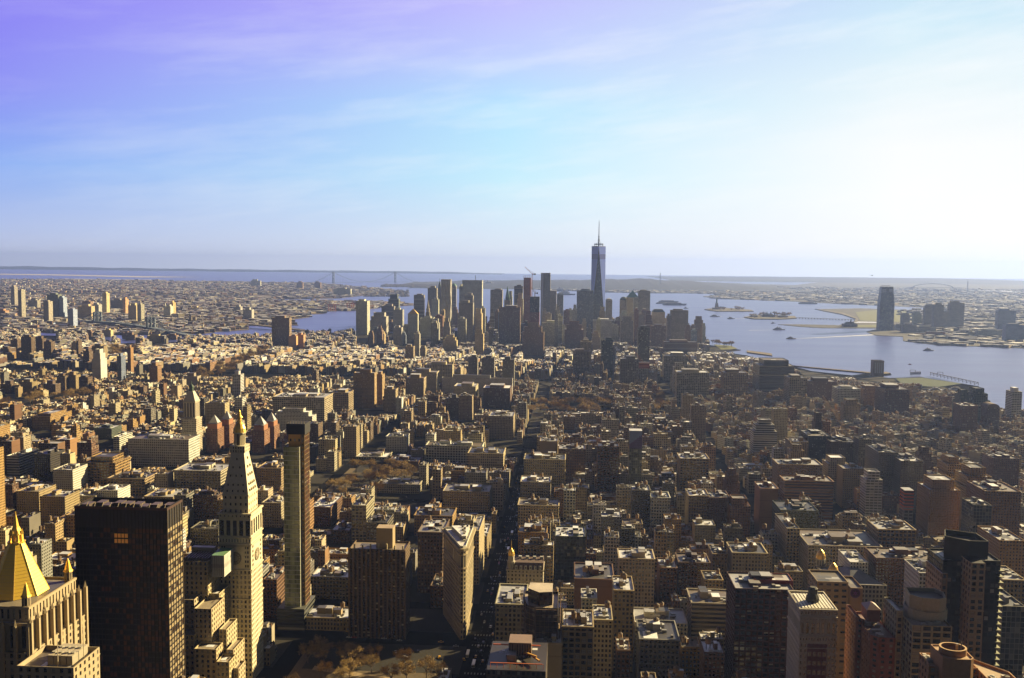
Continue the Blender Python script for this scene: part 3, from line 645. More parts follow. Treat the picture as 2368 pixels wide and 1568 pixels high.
# ---- bottom right
(L_, 'long curved department store along the diagonal avenue', 1870, 2040, 1262, 1300, 965, 60, 'stone', 'm', 'k', 'the long department store'),
(L_, 'cream corner wing along the diagonal avenue', 1820, 1850, 1222, 1280, 1000, 60, 'cream', 'm', 'f'),
(L_, 'tan gridded loft behind the long department store', 2031, 2118, 1224, 1272, 990, 35, 'tan', 'g', 'f'),
(L_, 'red brick apartment block with a small clock', 2026, 2176, 1292, 1330, 880, 35, 'brick', 's', 'f', 'the red brick clock block'),
(L_, 'white windowed loft with roof garden', 1966, 2008, 1300, 1332, 880, 40, 'white', 's', 'f'),
(L_, 'white slab-sided building left of the dark twin tower', 2126, 2176, 1324, 1372, 800, 35, 'white', 'm', 'f'),
(G_, 'dark curtain-wall block with a red penthouse', 1700, 1836, 1362, 1480, 720, 40, 'maroon', 'g', 'f', 'the red-penthouse block'),
(A_, 'tan apartment block with gold-lit corner at the right edge', 2312, 2372, 1250, 1322, 900, 50, 'ochre', 's', 'f'),
(G_, 'grey glass block at the lower right edge', 2318, 2372, 1402, 1500, 650, 35, 'grey', 'c', 'f'),
(L_, 'tan loft with white bulkheads at the right edge', 2320, 2372, 1340, 1392, 760, 35, 'tan', 'm', 'f'),
# ---- left side
(O, 'yellowish office slab with twin roof turrets', 74, 116, 958, 1015, 1780, 80, 'ochre', 's', 'S', 'the twin-turret slab'),
(A_, 'lit golden tower at the left edge', -60, -2, 986, 1050, 1500, 30, 'ochre', 's', 'f'),
(A_, 'bright yellow slab cut by the left edge', -90, -18, 1040, 1180, 1050, 22, 'ochre', 's', 'f'),
(A_, 'white apartment house with rounded corner balconies', 122, 168, 1086, 1140, 1250, 40, 'white', 's', 'f', 'the white round-corner house'),
(L_, 'brown gridded school block with lit orange side', 195, 266, 1058, 1120, 1300, 45, 'ochre', 'g', 'S', 'the brown school block'),
(L_, 'tan block with round red tanks on its roof', 248, 334, 1106, 1146, 1270, 45, 'tan', 'g', 'k'),
(L_, 'white block with square windows behind the black glass tower', 222, 272, 1134, 1160, 1180, 35, 'white', 's', 'f'),
(L_, 'low white roofed block left of the square-window block', 165, 221, 1146, 1172, 1170, 35, 'stone', 's', 'f'),
(A_, 'brown slab apartment pair member nearest the left edge', 38, 90, 1136, 1180, 1150, 40, 'tan', 's', 'f'),
(A_, 'brown slab apartment pair member with lit right end', 92, 150, 1148, 1184, 1120, 35, 'tan', 's', 'f'),
(O, 'lit tan office block rising behind the black glass tower', 333, 400, 1148, 1180, 1150, 45, 'tan', 'm', 'k'),
(L_, 'long green-windowed office building left of the clock tower', 402, 510, 1088, 1130, 1270, 50, 'stone', 'g', 'k', 'the long green-windowed block'),
(L_, 'tan annex at the right of the clock tower pyramid', 594, 650, 1082, 1120, 1280, 40, 'tan', 'm', 'f'),
(L_, 'white block low on the right of the clock tower', 606, 650, 1162, 1230, 1150, 35, 'stone', 'm', 'f'),
(L_, 'tan low loft left of the clock tower shaft', 440, 505, 1222, 1262, 1050, 40, 'dusk', 'm', 't'),
(L_, 'orange brick terrace right of the clock tower shaft', 608, 640, 1340, 1400, 850, 40, 'brick', 'm', 'f'),
(A_, 'white wedding-cake tower beyond the near roofs', 212, 232, 808, 870, 2480, 35, 'white', 'n', 's', 'the white wedding-cake tower'),
(A_, 'blue-sided slim tower right of the wedding-cake tower', 270, 280, 824, 876, 2450, 25, 'blue', 's', 'f'),
(A_, 'brown tower with lit face and dark side in the east blocks', 345, 364, 846, 880, 2420, 25, 'orange', 's', 'f'),
(A_, 'red-capped lit tower right of the wedding-cake tower', 294, 302, 804, 836, 2700, 18, 'orange', 'n', 'f'),
(L_, 'bare white cube block among low east roofs', 245, 262, 905, 924, 2200, 22, 'white', 'n', 'f'),
(A_, 'white balconied tower by the dark avenue', 537, 556, 866, 918, 2250, 25, 'white', 'w', 'f'),
(L_, 'white billboard-topped block in the east blocks', 425, 456, 870, 890, 2450, 25, 'stone', 'n', 'f'),
(G_, 'glass and white block with a blue roof edge', 543, 560, 920, 948, 1950, 25, 'white', 'w', 'f'),
(A_, 'cream slab with three bulkheads behind the brick pyramids', 474, 520, 932, 990, 1850, 25, 'cream', 's', 'f'),
(A_, 'dark slab right of the white stone spire tower', 456, 472, 922, 985, 1900, 25, 'dark', 's', 'f'),
(L_, 'green-scaffolded block left of the white office palace', 216, 258, 990, 1044, 1700, 40, 'green', 's', 'f'),
(A_, 'lit balconied slab below the green-scaffolded block', 262, 276, 1010, 1048, 1600, 50, 'white', 'w', 'f'),
(A_, 'white-fronted slab low at the left', 15, 44, 1054, 1098, 1370, 60, 'white', 'b', 'f'),
(L_, 'dark church block with a small spire', 78, 116, 1050, 1110, 1330, 40, 'dark', 's', 'f'),
(G_, 'gridded white dormitory behind the brick pyramid pair', 543, 578, 1022, 1066, 1600, 30, 'white', 'g', 'f'),
(G_, 'dark tinted clock-front block below the brown slabs', 700, 729, 1034, 1088, 1560, 40, 'dark', 'n', 'f'),
(A_, 'brown balconied slab right of the slim glass tower crown', 708, 736, 980, 1034, 1650, 30, 'brown', 's', 'f'),
]
PROJ = [(0, 20, 806, 836, 3050), (24, 40, 786, 834, 3250), (48, 72, 779, 838, 3050), (82, 98, 783, 832, 3150), (101, 118, 790, 832, 3100), (176, 181, 788, 830, 3100), (165, 178, 792, 826, 3150), (212, 240, 800, 830, 2950),
        (0, 26, 888, 922, 2270), (44, 74, 883, 936, 2230), (101, 128, 888, 930, 2250), (131, 150, 869, 918, 2330), (155, 175, 867, 914, 2350), (182, 203, 872, 912, 2330), (192, 206, 812, 842, 2850),
        (340, 376, 776, 800, 3750), (290, 312, 774, 796, 3850), (239, 256, 763, 790, 4000), (384, 408, 775, 792, 3900), (432, 448, 787, 802, 3500), (282, 296, 770, 800, 3900), (199, 212, 766, 790, 4000)]
for i, (a, b, t_, bt, Y) in enumerate(PROJ):
    side = ['far left row of', 'second in the left row of'][i % 2]
    hero(A_, f'brown brick housing tower, number {i + 1} of the riverside estates counted leftwards', a, b, t_, bt, Y, 24, rng.choice(['brown', 'brown', 'tan']), 's', 'f')
    USED.clear()
ORD = ['first', 'second', 'third', 'fourth', 'fifth', 'sixth', 'seventh', 'eighth', 'ninth', 'tenth', 'eleventh', 'twelfth', 'thirteenth', 'fourteenth', 'fifteenth', 'sixteenth', 'seventeenth', 'eighteenth', 'nineteenth', 'twentieth', 'twenty-first', 'twenty-second', 'twenty-third', 'twenty-fourth']
est = [o for o in S.objects if o.get('label', '').startswith('brown brick housing tower')]
for rowname, sel in (('near', lambda o: o.location.y < 2600), ('middle', lambda o: 2600 <= o.location.y < 3400), ('riverside', lambda o: o.location.y >= 3400)):
    for k, o in enumerate(sorted([o for o in est if sel(o)], key=lambda o: o.location.x / o.location.y)):
        tag(o, f'brown brick housing tower, {ORD[k]} from the left in the {rowname} east-side estate row', None, 'housing estate towers')
for r_ in HROWS:
    k, lb, x0, x1, yt, yb, Y, dep, col, st, rf = r_[:11]
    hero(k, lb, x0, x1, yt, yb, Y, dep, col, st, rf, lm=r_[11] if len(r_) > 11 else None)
# Brooklyn side towers and the west bank, on their own ground
FAR = [(-6, 12, 718, 760, 'orange', 'g'), (24, 33, 663, 735, 'dusk', 's'), (41, 49, 672, 736, 'dusk', 's'), (65, 86, 694, 742, 'dusk', 's'), (108, 134, 681, 738, 'green', 's'), (134, 146, 688, 738, 'blue', 's'),
       (100, 112, 697, 750, 'dusk', 's'), (236, 246, 678, 728, 'tan', 's'), (256, 284, 694, 742, 'dusk', 'p'), (284, 290, 692, 730, 'orange', 's'), (180, 211, 708, 738, 'tan', 'm'), (296, 315, 706, 744, 'tan', 's'), (317, 326, 704, 746, 'dusk', 's'),
       (279, 296, 716, 752, 'tan', 's'), (378, 394, 708, 736, 'cream', 's'), (394, 400, 700, 734, 'ochre', 's'), (157, 169, 716, 758, 'blue', 's'), (190, 209, 697, 720, 'brown', 's'), (213, 228, 704, 730, 'grey', 's'), (562, 582, 716, 740, 'grey', 's'), (442, 456, 712, 742, 'tan', 's'),
       (88, 128, 751, 790, 'blue', 'b'), (20, 66, 722, 752, 'dusk', 'g'), (580, 602, 649, 664, 'grey', 's'), (686, 700, 653, 670, 'brown', 's'), (727, 741, 653, 668, 'brown', 's'), (771, 811, 668, 680, 'cream', 's'), (540, 556, 709, 722, 'grey', 's')]
FD = {742: 6200, 760: 5500, 735: 6500, 790: 4600, 752: 5600, 664: 12500, 670: 11500, 668: 11800, 680: 9500}
for i, (a, b, t_, bt, c_, s_) in enumerate(sorted(FAR)):
    Y = FD.get(bt) or G((a + b) / 2, bt)[1]
    lb = f'{dict(dusk="dark grey", blue="blue-grey", green="green glass").get(c_, c_)} tower across the east river, {ORD[i] if i < 24 else ["twenty-fifth", "twenty-sixth", "twenty-seventh", "twenty-eighth"][i - 24]} from the left'
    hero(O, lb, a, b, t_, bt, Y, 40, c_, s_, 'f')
WEST = [(2087, 2105, 724, 760, 'dusk', 5700), (2114, 2132, 721, 760, 'green', 5700), (2140, 2159, 705, 762, 'dusk', 5600), (2161, 2183, 705, 770, 'dusk', 5350), (2180, 2197, 721, 768, 'dusk', 5450), (2197, 2231, 701, 768, 'dusk', 5500),
        (2309, 2350, 718, 770, 'blue', 5300), (2326, 2372, 752, 800, 'blue', 4500), (2128, 2143, 738, 760, 'dusk', 5750), (2088, 2120, 752, 778, 'dusk', 5000), (2120, 2165, 757, 778, 'grey', 5050), (2120, 2200, 772, 786, 'brick', 4800), (2195, 2290, 783, 797, 'grey', 4600), (2210, 2262, 768, 782, 'grey', 4900), (2262, 2322, 765, 796, 'grey', 4850), (2072, 2086, 752, 770, 'dusk', 5200)]
for i, (a, b, t_, bt, c_, Y) in enumerate(sorted(WEST)):
    hero(A_, f'{dict(dusk="dark grey", blue="blue-grey", green="green-grey", brick="brown").get(c_, "grey")} building across the west river, {ORD[i]} from the tall bowed tower rightwards', a, b, t_, bt, Y, 35, c_, 's' if bt - t_ > 24 else 'b', 'S' if b - a < 30 and i % 2 else 'f')

ONES = ['', 'first', 'second', 'third', 'fourth', 'fifth', 'sixth', 'seventh', 'eighth', 'ninth']; TEEN = ['tenth', 'eleventh', 'twelfth', 'thirteenth', 'fourteenth', 'fifteenth', 'sixteenth', 'seventeenth', 'eighteenth', 'nineteenth']
def nth(n): return ONES[n] if n < 10 else TEEN[n - 10] if n < 20 else {2: 'twentieth', 3: 'thirtieth', 4: 'fortieth', 5: 'fiftieth', 6: 'sixtieth', 7: 'seventieth', 8: 'eightieth'}[n // 10] if n % 10 == 0 else {2: 'twenty', 3: 'thirty', 4: 'forty', 5: 'fifty', 6: 'sixty', 7: 'seventy', 8: 'eighty'}[n // 10] + '-' + ONES[n % 10]
fill = []
def free(a, b, yt, Y):
    X0, X1 = P(a, yt, Y)[0], P(b, yt, Y)[0]
    return all(not (X1 > f[0] and X0 < f[1] and Y + 36 > f[2] and Y < f[3]) for f in FOOT)
for i in range(84):
    x = rng.uniform(850, 1612); w = rng.uniform(8, 19); yt = rng.uniform(738, 768) if x < 985 else (rng.uniform(704, 752) if x < 1330 else rng.uniform(735, 772) if x < 1420 or x > 1500 else rng.uniform(715, 760))
    for k in range(40):
        Y = rng.uniform(3650, 4900)
        if P(x, yt, Y)[1] > 34 and free(x, x + w, yt, Y): fill.append((x, x + w, yt, Y)); X0 = P(x, yt, Y)[0]; FOOT.append((X0, P(x + w, yt, Y)[0], Y, Y + 36)); break
fb = list(FOOT)
for i, (a, b, yt, Y) in enumerate(sorted(fill)):
    cn = rng.choice(['dusk', 'stone', 'tan', 'grey', 'brown', 'brick', 'cream', 'blue', 'grey', 'tan'])
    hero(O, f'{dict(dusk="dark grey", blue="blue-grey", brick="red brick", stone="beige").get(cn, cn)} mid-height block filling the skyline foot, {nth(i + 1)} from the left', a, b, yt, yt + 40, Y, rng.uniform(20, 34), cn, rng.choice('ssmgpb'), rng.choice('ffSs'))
# ================= hand-built landmarks =================
GOLD = (.86, .55, .10)
def note(px0, px1, Y, yb, lm, x, y): HERO.append((px0, px1, Y, yb)); LAND_.append((lm, x, y))
def own(x0, x1, y0, y1): FOOT.append((x0 - 2, x1 + 2, y0 - 2, y1 + 2))
# --- gold pyramid tower, lower left
def gold_pyramid():
    Yf = 500; XR, Zb = P(68, 1413, Yf); dep = 62; w = 84; X0 = XR - w; c = (.48, .38, .23)
    T = Tower('pyramid_tower', 'ornate stone tower under a big gilded eight-sided pyramid, bottom left', (XR - w / 2, Yf + dep / 2, 2), 'tower')
    st = (4.4, 3.9, .42, .58)
    T.tier(rect(X0, XR, Yf, Yf + dep), 2, Zb - 24, c, st, 1, True, rc=(.2, .18, .14))
    T.tier(rect(X0 + 2, XR - 1.5, Yf + 2, Yf + dep - 2), Zb - 24, Zb - 8, c, (6.5, 15.5, .36, .8), 1, True)
    T.tier(rect(X0 + 5, XR - 4, Yf + 6, Yf + dep - 5), Zb - 9, Zb, c, (3.4, 8, .4, .6), 1.2, True, rc=(.2, .17, .13), cap=.6)
    # buttress piers with pinnacles on the west and north faces
    for i in range(9):
        y = Yf + 1 + (dep - 2) * i / 8; m = MB(); m.prism(rect(XR - 1.2, XR + .9, y - .8, y + .8), 2, Zb - 7, c, mat='stone', top='plain'); m.cone((XR - .2, y), 1.1, Zb - 7, Zb - 3, c, 'stone', 4); T.part('buttress', m)
    for i in range(12):
        x = X0 + 1 + (w - 2) * i / 11; m = MB(); m.prism(rect(x - .8, x + .8, Yf - .9, Yf + 1.2), 2, Zb - 9, c, mat='stone', top='plain'); m.cone((x, Yf + .1), 1.1, Zb - 9, Zb - 5, c, 'stone', 4); T.part('buttress', m)
    # pyramid
    cy = Yf + dep / 2 + 2; cx, zt = P(38, 1254, cy); _, zb = P(38, 1371, cy); r0 = P(100, 1360, cy)[0] - cx + .5
    zb = max(zb - 4, Zb - 1)
    m = MB(); m.frust(ngon(cx, cy, r0 * 1.04, 8, math.pi / 8), Zb - 3, ngon(cx, cy, r0 * 1.04, 8, math.pi / 8), zb, (.42, .38, .30), 'stone'); T.part('drum', m)
    m = MB(); m.frust(ngon(cx, cy, r0 * 1.06, 8, math.pi / 8), zb, ngon(cx, cy, 4.2, 8, math.pi / 8), zt, (.90, .60, .08), 'gold'); 
    for i in range(8):
        a = math.pi / 8 + i * math.pi / 4; m.beam((cx + r0 * 1.06 * math.cos(a), cy + r0 * 1.06 * math.sin(a), zb + .1), (cx + 4.2 * math.cos(a), cy + 4.2 * math.sin(a), zt + .1), .35, (.9, .66, .2), 'gold')
    for j in range(1, 16):
        k = j / 16; rr = r0 * 1.06 * (1 - k) + 4.2 * k + .06; z = zb + (zt - zb) * k
        pp = ngon(cx, cy, rr, 8, math.pi / 8)
        for i in range(8): m.beam((*pp[i], z), (*pp[(i + 1) % 8], z), .10, (.7, .45, .1), 'gold')
    T.part('pyramid_roof', m)
    m = MB(); L = [(5, zt), (5, zt + .8)]; m.lathe((cx, cy), L, GOLD, 'gold', 8)
    for i in range(8):
        a = i * math.pi / 4; m.beam((cx + 3.2 * math.cos(a), cy + 3.2 * math.sin(a), zt + .8), (cx + 3.0 * math.cos(a), cy + 3.0 * math.sin(a), zt + 5.5), 1.1, GOLD, 'gold')
        m.cone((cx + 3.3 * math.cos(a), cy + 3.3 * math.sin(a)), 1, zt + 5, zt + 8, GOLD, 'gold', 4)
    m.lathe((cx, cy), [(3.6, zt + 5), (3.2, zt + 6), (2.0, zt + 9), (1.7, zt + 9.3), (.8, zt + 14), (.3, zt + 16.5), (.1, zt + 18.5)], GOLD, 'gold', 8); T.part('lantern', m)
    for (tx, ty) in ((XR - 7, Yf + 9), (XR - 7, Yf + dep - 8), (X0 + 8, Yf + 9)):
        m = MB(); m.prism(ngon(tx, ty, 2.4, 8), Zb - 1, Zb + 5, c, (1.6, 5, .4, .7), top='plain'); m.lathe((tx, ty), [(3, Zb + 5), (2.2, Zb + 6), (.9, Zb + 11), (.1, Zb + 13)], GOLD, 'gold', 8); T.part('turret', m)
    T.done(); own(X0, XR, Yf, Yf + dep); note(-40, 143, Yf, 1568, 'the gilded pyramid tower', cx, cy)
    # front wing
    Y2 = 462; a, z = P(82, 1541, Y2); b = P(170, 1541, Y2)[0]
    T = Tower('office_building', 'lower stone wing with rooftop cooling towers and two masts, in front of the gilded pyramid', ((a + b) / 2, Y2 + 14, 2))
    T.tier(rect(a - 10, b, Y2, Y2 + 27), 2, z, c, st, 2.5, True, rc=(.12, .1, .08))
    for i in range(4):
        m = MB(); x = a + 2 + i * 3.4; m.prism(rect(x, x + 3, Y2 + 8, Y2 + 24), z - 2.5, z + 2.6, (.42, .36, .25), mat='plain'); m.lathe((x + 1.5, Y2 + 12), [(1.2, z + 2.6), (1.2, z + 3.3)], (.5, .45, .35), 'plain', 8); m.lathe((x + 1.5, Y2 + 19), [(1.2, z + 2.6), (1.2, z + 3.3)], (.5, .45, .35), 'plain', 8); T.part('cooling_tower', m)
    for x, y, h in ((b - 3, Y2 + 16, 15), (b - 11, Y2 + 5, 12)):
        m = MB(); m.beam((x, y, z - 2.5), (x, y, z + h), .3, (.6, .5, .35)); T.part('mast', m)
    T.done(); own(a - 10, b, Y2, Y2 + 27); HERO.append((60, 215, Y2, 1568))
gold_pyramid()
# --- black glass slab
def black_tower():
    Y = 604; x0, z = P(173, 1174, Y); x1, z2 = P(385.5, 1171.5, Y); z = (z + z2) / 2; dep = 24
    T = Tower('glass_tower', 'huge black glass tower with a lit right side, lower left', ((x0 + x1) / 2, Y + dep / 2, 2))
    c = (.010, .006, .004); nb = 26; nf = 42; w = x1 - x0; bw = w / nb; fh = (z - 14 - 2) / nf
    T.w.prism(rect(x0, x1, Y, Y + dep), 2, z, c, (4, 4, 0, 0), 'plain', par=4, tb=T.r, tcol=(.02, .018, .015), ptk=.8)
    m = MB(); wlit = MB()
    for i in range(nb):
        for j in range(nf):
            a = x0 + i * bw + .1; zz = 2 + j * fh; r_ = rng.random(); k = .4 + r_ * .7
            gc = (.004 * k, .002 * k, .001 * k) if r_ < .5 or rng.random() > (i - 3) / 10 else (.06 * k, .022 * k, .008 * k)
            if 11 <= i <= 14 and nf - 3 <= j <= nf - 2: gc = (.95, .5, .12)  # patch of panes coloured orange as a painted reflection
            m.f([(a, Y - .06, zz + .8), (a + bw - .2, Y - .06, zz + .8), (a + bw - .2, Y - .06, zz + fh - .1), (a, Y - .06, zz + fh - .1)], 'darkglass', gc)
    m2 = MB(); nw = 6
    for i in range(nw):
        for j in range(nf):
            a = Y + i * dep / nw + .35; zz = 2 + j * fh; r_ = rng.random()
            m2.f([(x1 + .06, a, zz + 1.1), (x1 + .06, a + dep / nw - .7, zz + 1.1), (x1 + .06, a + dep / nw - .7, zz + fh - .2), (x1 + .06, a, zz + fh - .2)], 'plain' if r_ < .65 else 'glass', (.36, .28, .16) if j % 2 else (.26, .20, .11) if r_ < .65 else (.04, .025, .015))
    a = rel(m, 'windows', T.root); a['kind'] = 'stuff'; a['label'] = 'dark bronze panes of the north front with a painted orange reflection'
    a = rel(m2, 'windows', T.root); a['kind'] = 'stuff'; a['label'] = 'sunlit blinds and panes of the narrow west side'
    m = MB()
    for i in range(nb + 1): m.beam((x0 + i * bw, Y - .25, 2), (x0 + i * bw, Y - .25, z), .28, (.012, .008, .005))
    for i in range(nw + 1): m.beam((x1 + .25, Y + i * dep / nw, 2), (x1 + .25, Y + i * dep / nw, z), .4, (.10, .07, .045))
    T.part('mullions', m)
    m = MB(); m.prism(rect(x0 - .4, x1 + .4, Y - .4, Y + dep + .4), z - 1.6, z + .1, (.06, .02, .01), mat='plain', top='plain'); m.F = m.F[:4]; m.Mi = m.Mi[:4]; m.C = m.C[:4]; m.W = m.W[:4]; m.U = m.U[:4]; T.part('roof_band', m)
    for i in range(9):
        m = MB(); x = x0 + 5 + i * (w - 10) / 8; unit(m, x, Y + dep / 2 + rng.uniform(-4, 4), z - 4, 5, 8, rng.uniform(3, 4.4), (.10, .07, .05)); T.part('roof_unit', m)
    for i in range(12):
        m = MB(); x = x0 + 2 + i * (w - 4) / 11; m.beam((x, Y + 1.2, z - .2), (x, Y + 3.4, z + 2.2), .3, (.5, .4, .28)); T.part('davit_arm', m)
    T.done(); own(x0, x1, Y, Y + dep); note(173, 413, Y, 1568, 'the black glass tower', (x0 + x1) / 2, Y)
black_tower()
# --- setback tower between black tower and clock tower
def stepped():
    c = (.58, .47, .28); st = (3.6, 3.7, .45, .6)
    boxes = [(416, 480, 1297, 690, 31, 5), (416, 449, 1386, 678, 12, 0), (449, 489, 1407, 668, 25, 0), (482, 507, 1372, 692, 26, 0), (507, 524, 1455, 674, 22, 0), (524, 540, 1502, 664, 23, 0), (416, 449, 1468, 664, 14, 0), (449, 500, 1500, 655, 13, 0), (500, 530, 1530, 650, 14, 0), (540, 552, 1545, 657, 14, 0)]
    x = P(470, 1500, 690)[0]
    T = Tower('office_tower', 'cream setback tower stepping down between the black glass tower and the clock tower', (x, 690, 2))
    for (a, b, t_, Y, d, k) in boxes:
        X0, z = P(a, t_, Y); X1 = P(b, t_, Y)[0]
        T.tier(rect(X0, X1, Y, Y + d), 2, z, jit(c, .04), st, 1.2, True, rc=(.30, .25, .18))
        own(X0, X1, Y, Y + d)
        if k:
            top = z
            for i in range(9): 
                m = MB(); xx = X0 + 2 + i * (X1 - X0 - 4) / 8; m.prism(rect(xx, xx + .8, Y + 4, Y + d - 3), z - 1, z + 1.4, (.30, .22, .14), mat='plain'); T.part('roof_rib', m)
    Xa, za = P(487, 1286, 690); Xb = P(516, 1286, 690)[0]
    m = MB(); m.prism(rect(Xa, Xb, 692, 712), top - 12, za, (.7, .68, .6), (1.5, 12, .2, .9), 'facade', 'roof', (.14, .26, .12)); T.part('green_roofed_box', m)
    m = MB(); X0 = P(416, 1297, 690)[0]; X1 = P(470, 1297, 690)[0]; m.prism(rect(X0, X1, 712, 717), top - 3, top + 4, (.55, .44, .27), mat='plain'); T.part('bulkhead', m)
    T.done(); note(413, 566, 655, 1568, 'the cream setback tower', x, 690)
stepped()
# --- clock tower
def clock_tower():
    Y = 716; c = (.80, .70, .47); x0 = P(505.5, 1195, Y)[0]; x1 = P(579.5, 1195, Y)[0]; w = x1 - x0; dep = 27
    cx, cy = (x0 + x1) / 2, Y + dep / 2
    zz = lambda y: P(545, y, Y)[1]
    z1 = zz(1187); z0 = 2
    T = Tower('clock_tower', 'slender cream stone tower with clock faces, steep pyramid roof and gilded lantern', (cx, cy, 2), 'tower')
    fl = (3.05, 3.95, .5, .62); za = zz(1248); zb = zz(1215)
    body = rect(x0, x1, Y, Y + dep)
    T.tier(body, z0, zz(1318), c, fl, 0, True)
    T.tier(body, zz(1318), zz(1258), c, (3.05, 30, .0, 0), 0, False)
    # clock storeys windows strips each side
    T.tier(body, zz(1258), zz(1243), c, (2.2, 5, .3, .5), 0, True)
    T.tier(body, zz(1243), zz(1200), c, (w / 5, 40, .62, .82), 0, True)
    T.tier(body, zz(1200), z1, c, (3, 6, .28, .4), 1.5, True, rc=(.5, .45, .35), cap=1.3)
    i = 2.6; up = rect(x0 + i, x1 - i, Y + i, Y + dep - i); z2 = zz(1145)
    T.tier(up, z1 - 1.5, z2, c, (4.4, 5.5, .36, .42), 0, True, cap=.7)
    for k in (zz(1243), zz(1258), zz(1318), zz(1385)):
        m = MB(); 
        for (a, b) in zip(rect(x0 - .5, x1 + .5, Y - .5, Y + dep + .5), rect(x0 - .5, x1 + .5, Y - .5, Y + dep + .5)[1:] + rect(x0 - .5, x1 + .5, Y - .5, Y + dep + .5)[:1]): m.beam((*a, k), (*b, k), .9, c, 'stone', .7)
        T.part('cornice', m)
    z3 = zz(1052); k = .17; tx = P(536, 1052, cy)[0]; tw = (P(566, 1052, cy)[0] - tx) / 2; base = up
    top = rect(cx - tw, cx + tw, cy - tw, cy + tw)
    m = MB(); m.frust(base, z2, top, z3, (.80, .71, .52), 'stone'); T.part('pyramid_roof', m)
    for (row, n) in ((.05, 4), (.2, 4), (.42, 3), (.62, 2), (.82, 1)):
        z = z2 + (z3 - z2) * row; hw = (w / 2 - i) * (1 - row) + tw * row; hd = (dep / 2 - i) * (1 - row) + tw * row
        for j in range(n):
            o_ = (j - (n - 1) / 2) * hw * 2 / (n + .6)
            for s in (0, 1):
                m = MB()
                if s == 0: m.prism(rect(cx + o_ - .8, cx + o_ + .8, cy - hd - .5, cy - hd + 1), z, z + 2.2, c, mat='stone', top='stone'); m.f([(cx + o_ - .5, cy - hd - .56, z + .2), (cx + o_ + .5, cy - hd - .56, z + .2), (cx + o_ + .5, cy - hd - .56, z + 1.8), (cx + o_ - .5, cy - hd - .56, z + 1.8)], 'glass', (.02, .02, .02))
                else: m.prism(rect(cx + hw - 1, cx + hw + .5, cy + o_ - .8, cy + o_ + .8), z, z + 2.2, c, mat='stone', top='stone'); m.f([(cx + hw + .56, cy + o_ - .5, z + .2), (cx + hw + .56, cy + o_ + .5, z + .2), (cx + hw + .56, cy + o_ + .5, z + 1.8), (cx + hw + .56, cy + o_ - .5, z + 1.8)], 'glass', (.02, .02, .02))
                T.part('dormer', m)
    z4 = zz(1036); m = MB(); m.prism(rect(cx - tw - .8, cx + tw + .8, cy - tw - .8, cy + tw + .8), z3, z4, c, (2, 3, .4, .6), top='stone'); T.part('lookout', m)
    z5 = zz(1006); r = tw * .82
    m = MB(); m.prism(ngon(cx, cy, r * .62, 8), z4, z5, (.3, .25, .17), mat='stone')
    for j in range(8): a = j * math.pi / 4 + .39; m.beam((cx + r * .9 * math.cos(a), cy + r * .9 * math.sin(a), z4), (cx + r * .9 * math.cos(a), cy + r * .9 * math.sin(a), z5), .75, c, 'stone')
    m.lathe((cx, cy), [(r * 1.25, z5 - .8), (r * 1.25, z5)], c, 'stone', 8); T.part('colonnade', m)
    h = zz(984) - z5; m = MB(); m.lathe((cx, cy), [(r * 1.15, z5), (r * 1.1, z5 + h * .4), (r * .8, z5 + h * .8), (r * .4, z5 + h * 1.05), (r * .38, z5 + h * 1.5), (r * .62, z5 + h * 1.55), (r * .3, z5 + h * 1.8), (r * .2, z5 + h * 2.2), (.1, zz(954))], GOLD, 'gold', 12); T.part('gilded_lantern', m)
    # clock faces
    zc = zz(1291); rr = 4.9
    for s in (0, 1):
        m = MB(); n = 28
        def pp(r_, a, off):
            return (cx + r_ * math.sin(a), Y - off, zc + r_ * math.cos(a)) if s == 0 else (x1 + off, cy + r_ * math.sin(a), zc + r_ * math.cos(a))
        def ring(r0, r1, off, col, mt='plain', parts=n, a0=0, a1=2 * math.pi):
            for q_ in range(parts):
                A, B = a0 + (a1 - a0) * q_ / parts, a0 + (a1 - a0) * (q_ + 1) / parts
                m.f([pp(r0, A, off), pp(r0, B, off), pp(r1, B, off), pp(r1, A, off)], mt, col)
        ring(.01, rr, .5, (.50, .43, .28)); ring(rr * .9, rr, .62, (.16, .12, .07)); ring(rr * .52, rr * .62, .6, (.14, .10, .06))
        for q_ in range(n): 
            A, B = 2 * math.pi * q_ / n, 2 * math.pi * (q_ + 1) / n
            m.f([pp(rr, A, 0), pp(rr, B, 0), pp(rr, B, .62), pp(rr, A, .62)], 'plain', c)
        for q_ in range(12): ring(rr * .68, rr * .84, .64, (.12, .08, .05), 'plain', 1, q_ * math.pi / 6 - .07, q_ * math.pi / 6 + .07)
        fm = MB(); T.part('clock_face', m)
        m = MB(); ring(.1, rr * .8, .75, (.05, .04, .03), 'plain', 1, math.pi - .05, math.pi + .05); ring(.1, rr * .5, .75, (.05, .04, .03), 'plain', 1, -.55, -.4); T.part('clock_hands', m)
        for q_ in (-1, 1):   # paired windows beside the clock
            for j in range(9):
                z = zz(1318) + 2.2 + j * 3.6
                if z > zz(1262): break
                m = MB(); o_ = q_ * (w / 2 - 3.4)
                for dd in (-.9, .9):
                    if s == 0: m.f([(cx + o_ + dd - .6, Y - .05, z), (cx + o_ + dd + .6, Y - .05, z), (cx + o_ + dd + .6, Y - .05, z + 2), (cx + o_ + dd - .6, Y - .05, z + 2)], 'glass', (.02, .02, .02))
                    else: m.f([(x1 + .05, cy + o_ + dd - .6, z), (x1 + .05, cy + o_ + dd + .6, z), (x1 + .05, cy + o_ + dd + .6, z + 2), (x1 + .05, cy + o_ + dd - .6, z + 2)], 'glass', (.02, .02, .02))
                T.part('window_pair', m)
    T.done(); own(x0, x1, Y, Y + dep); note(503, 606, Y, 1568, 'the clock tower', cx, cy)
clock_tower()
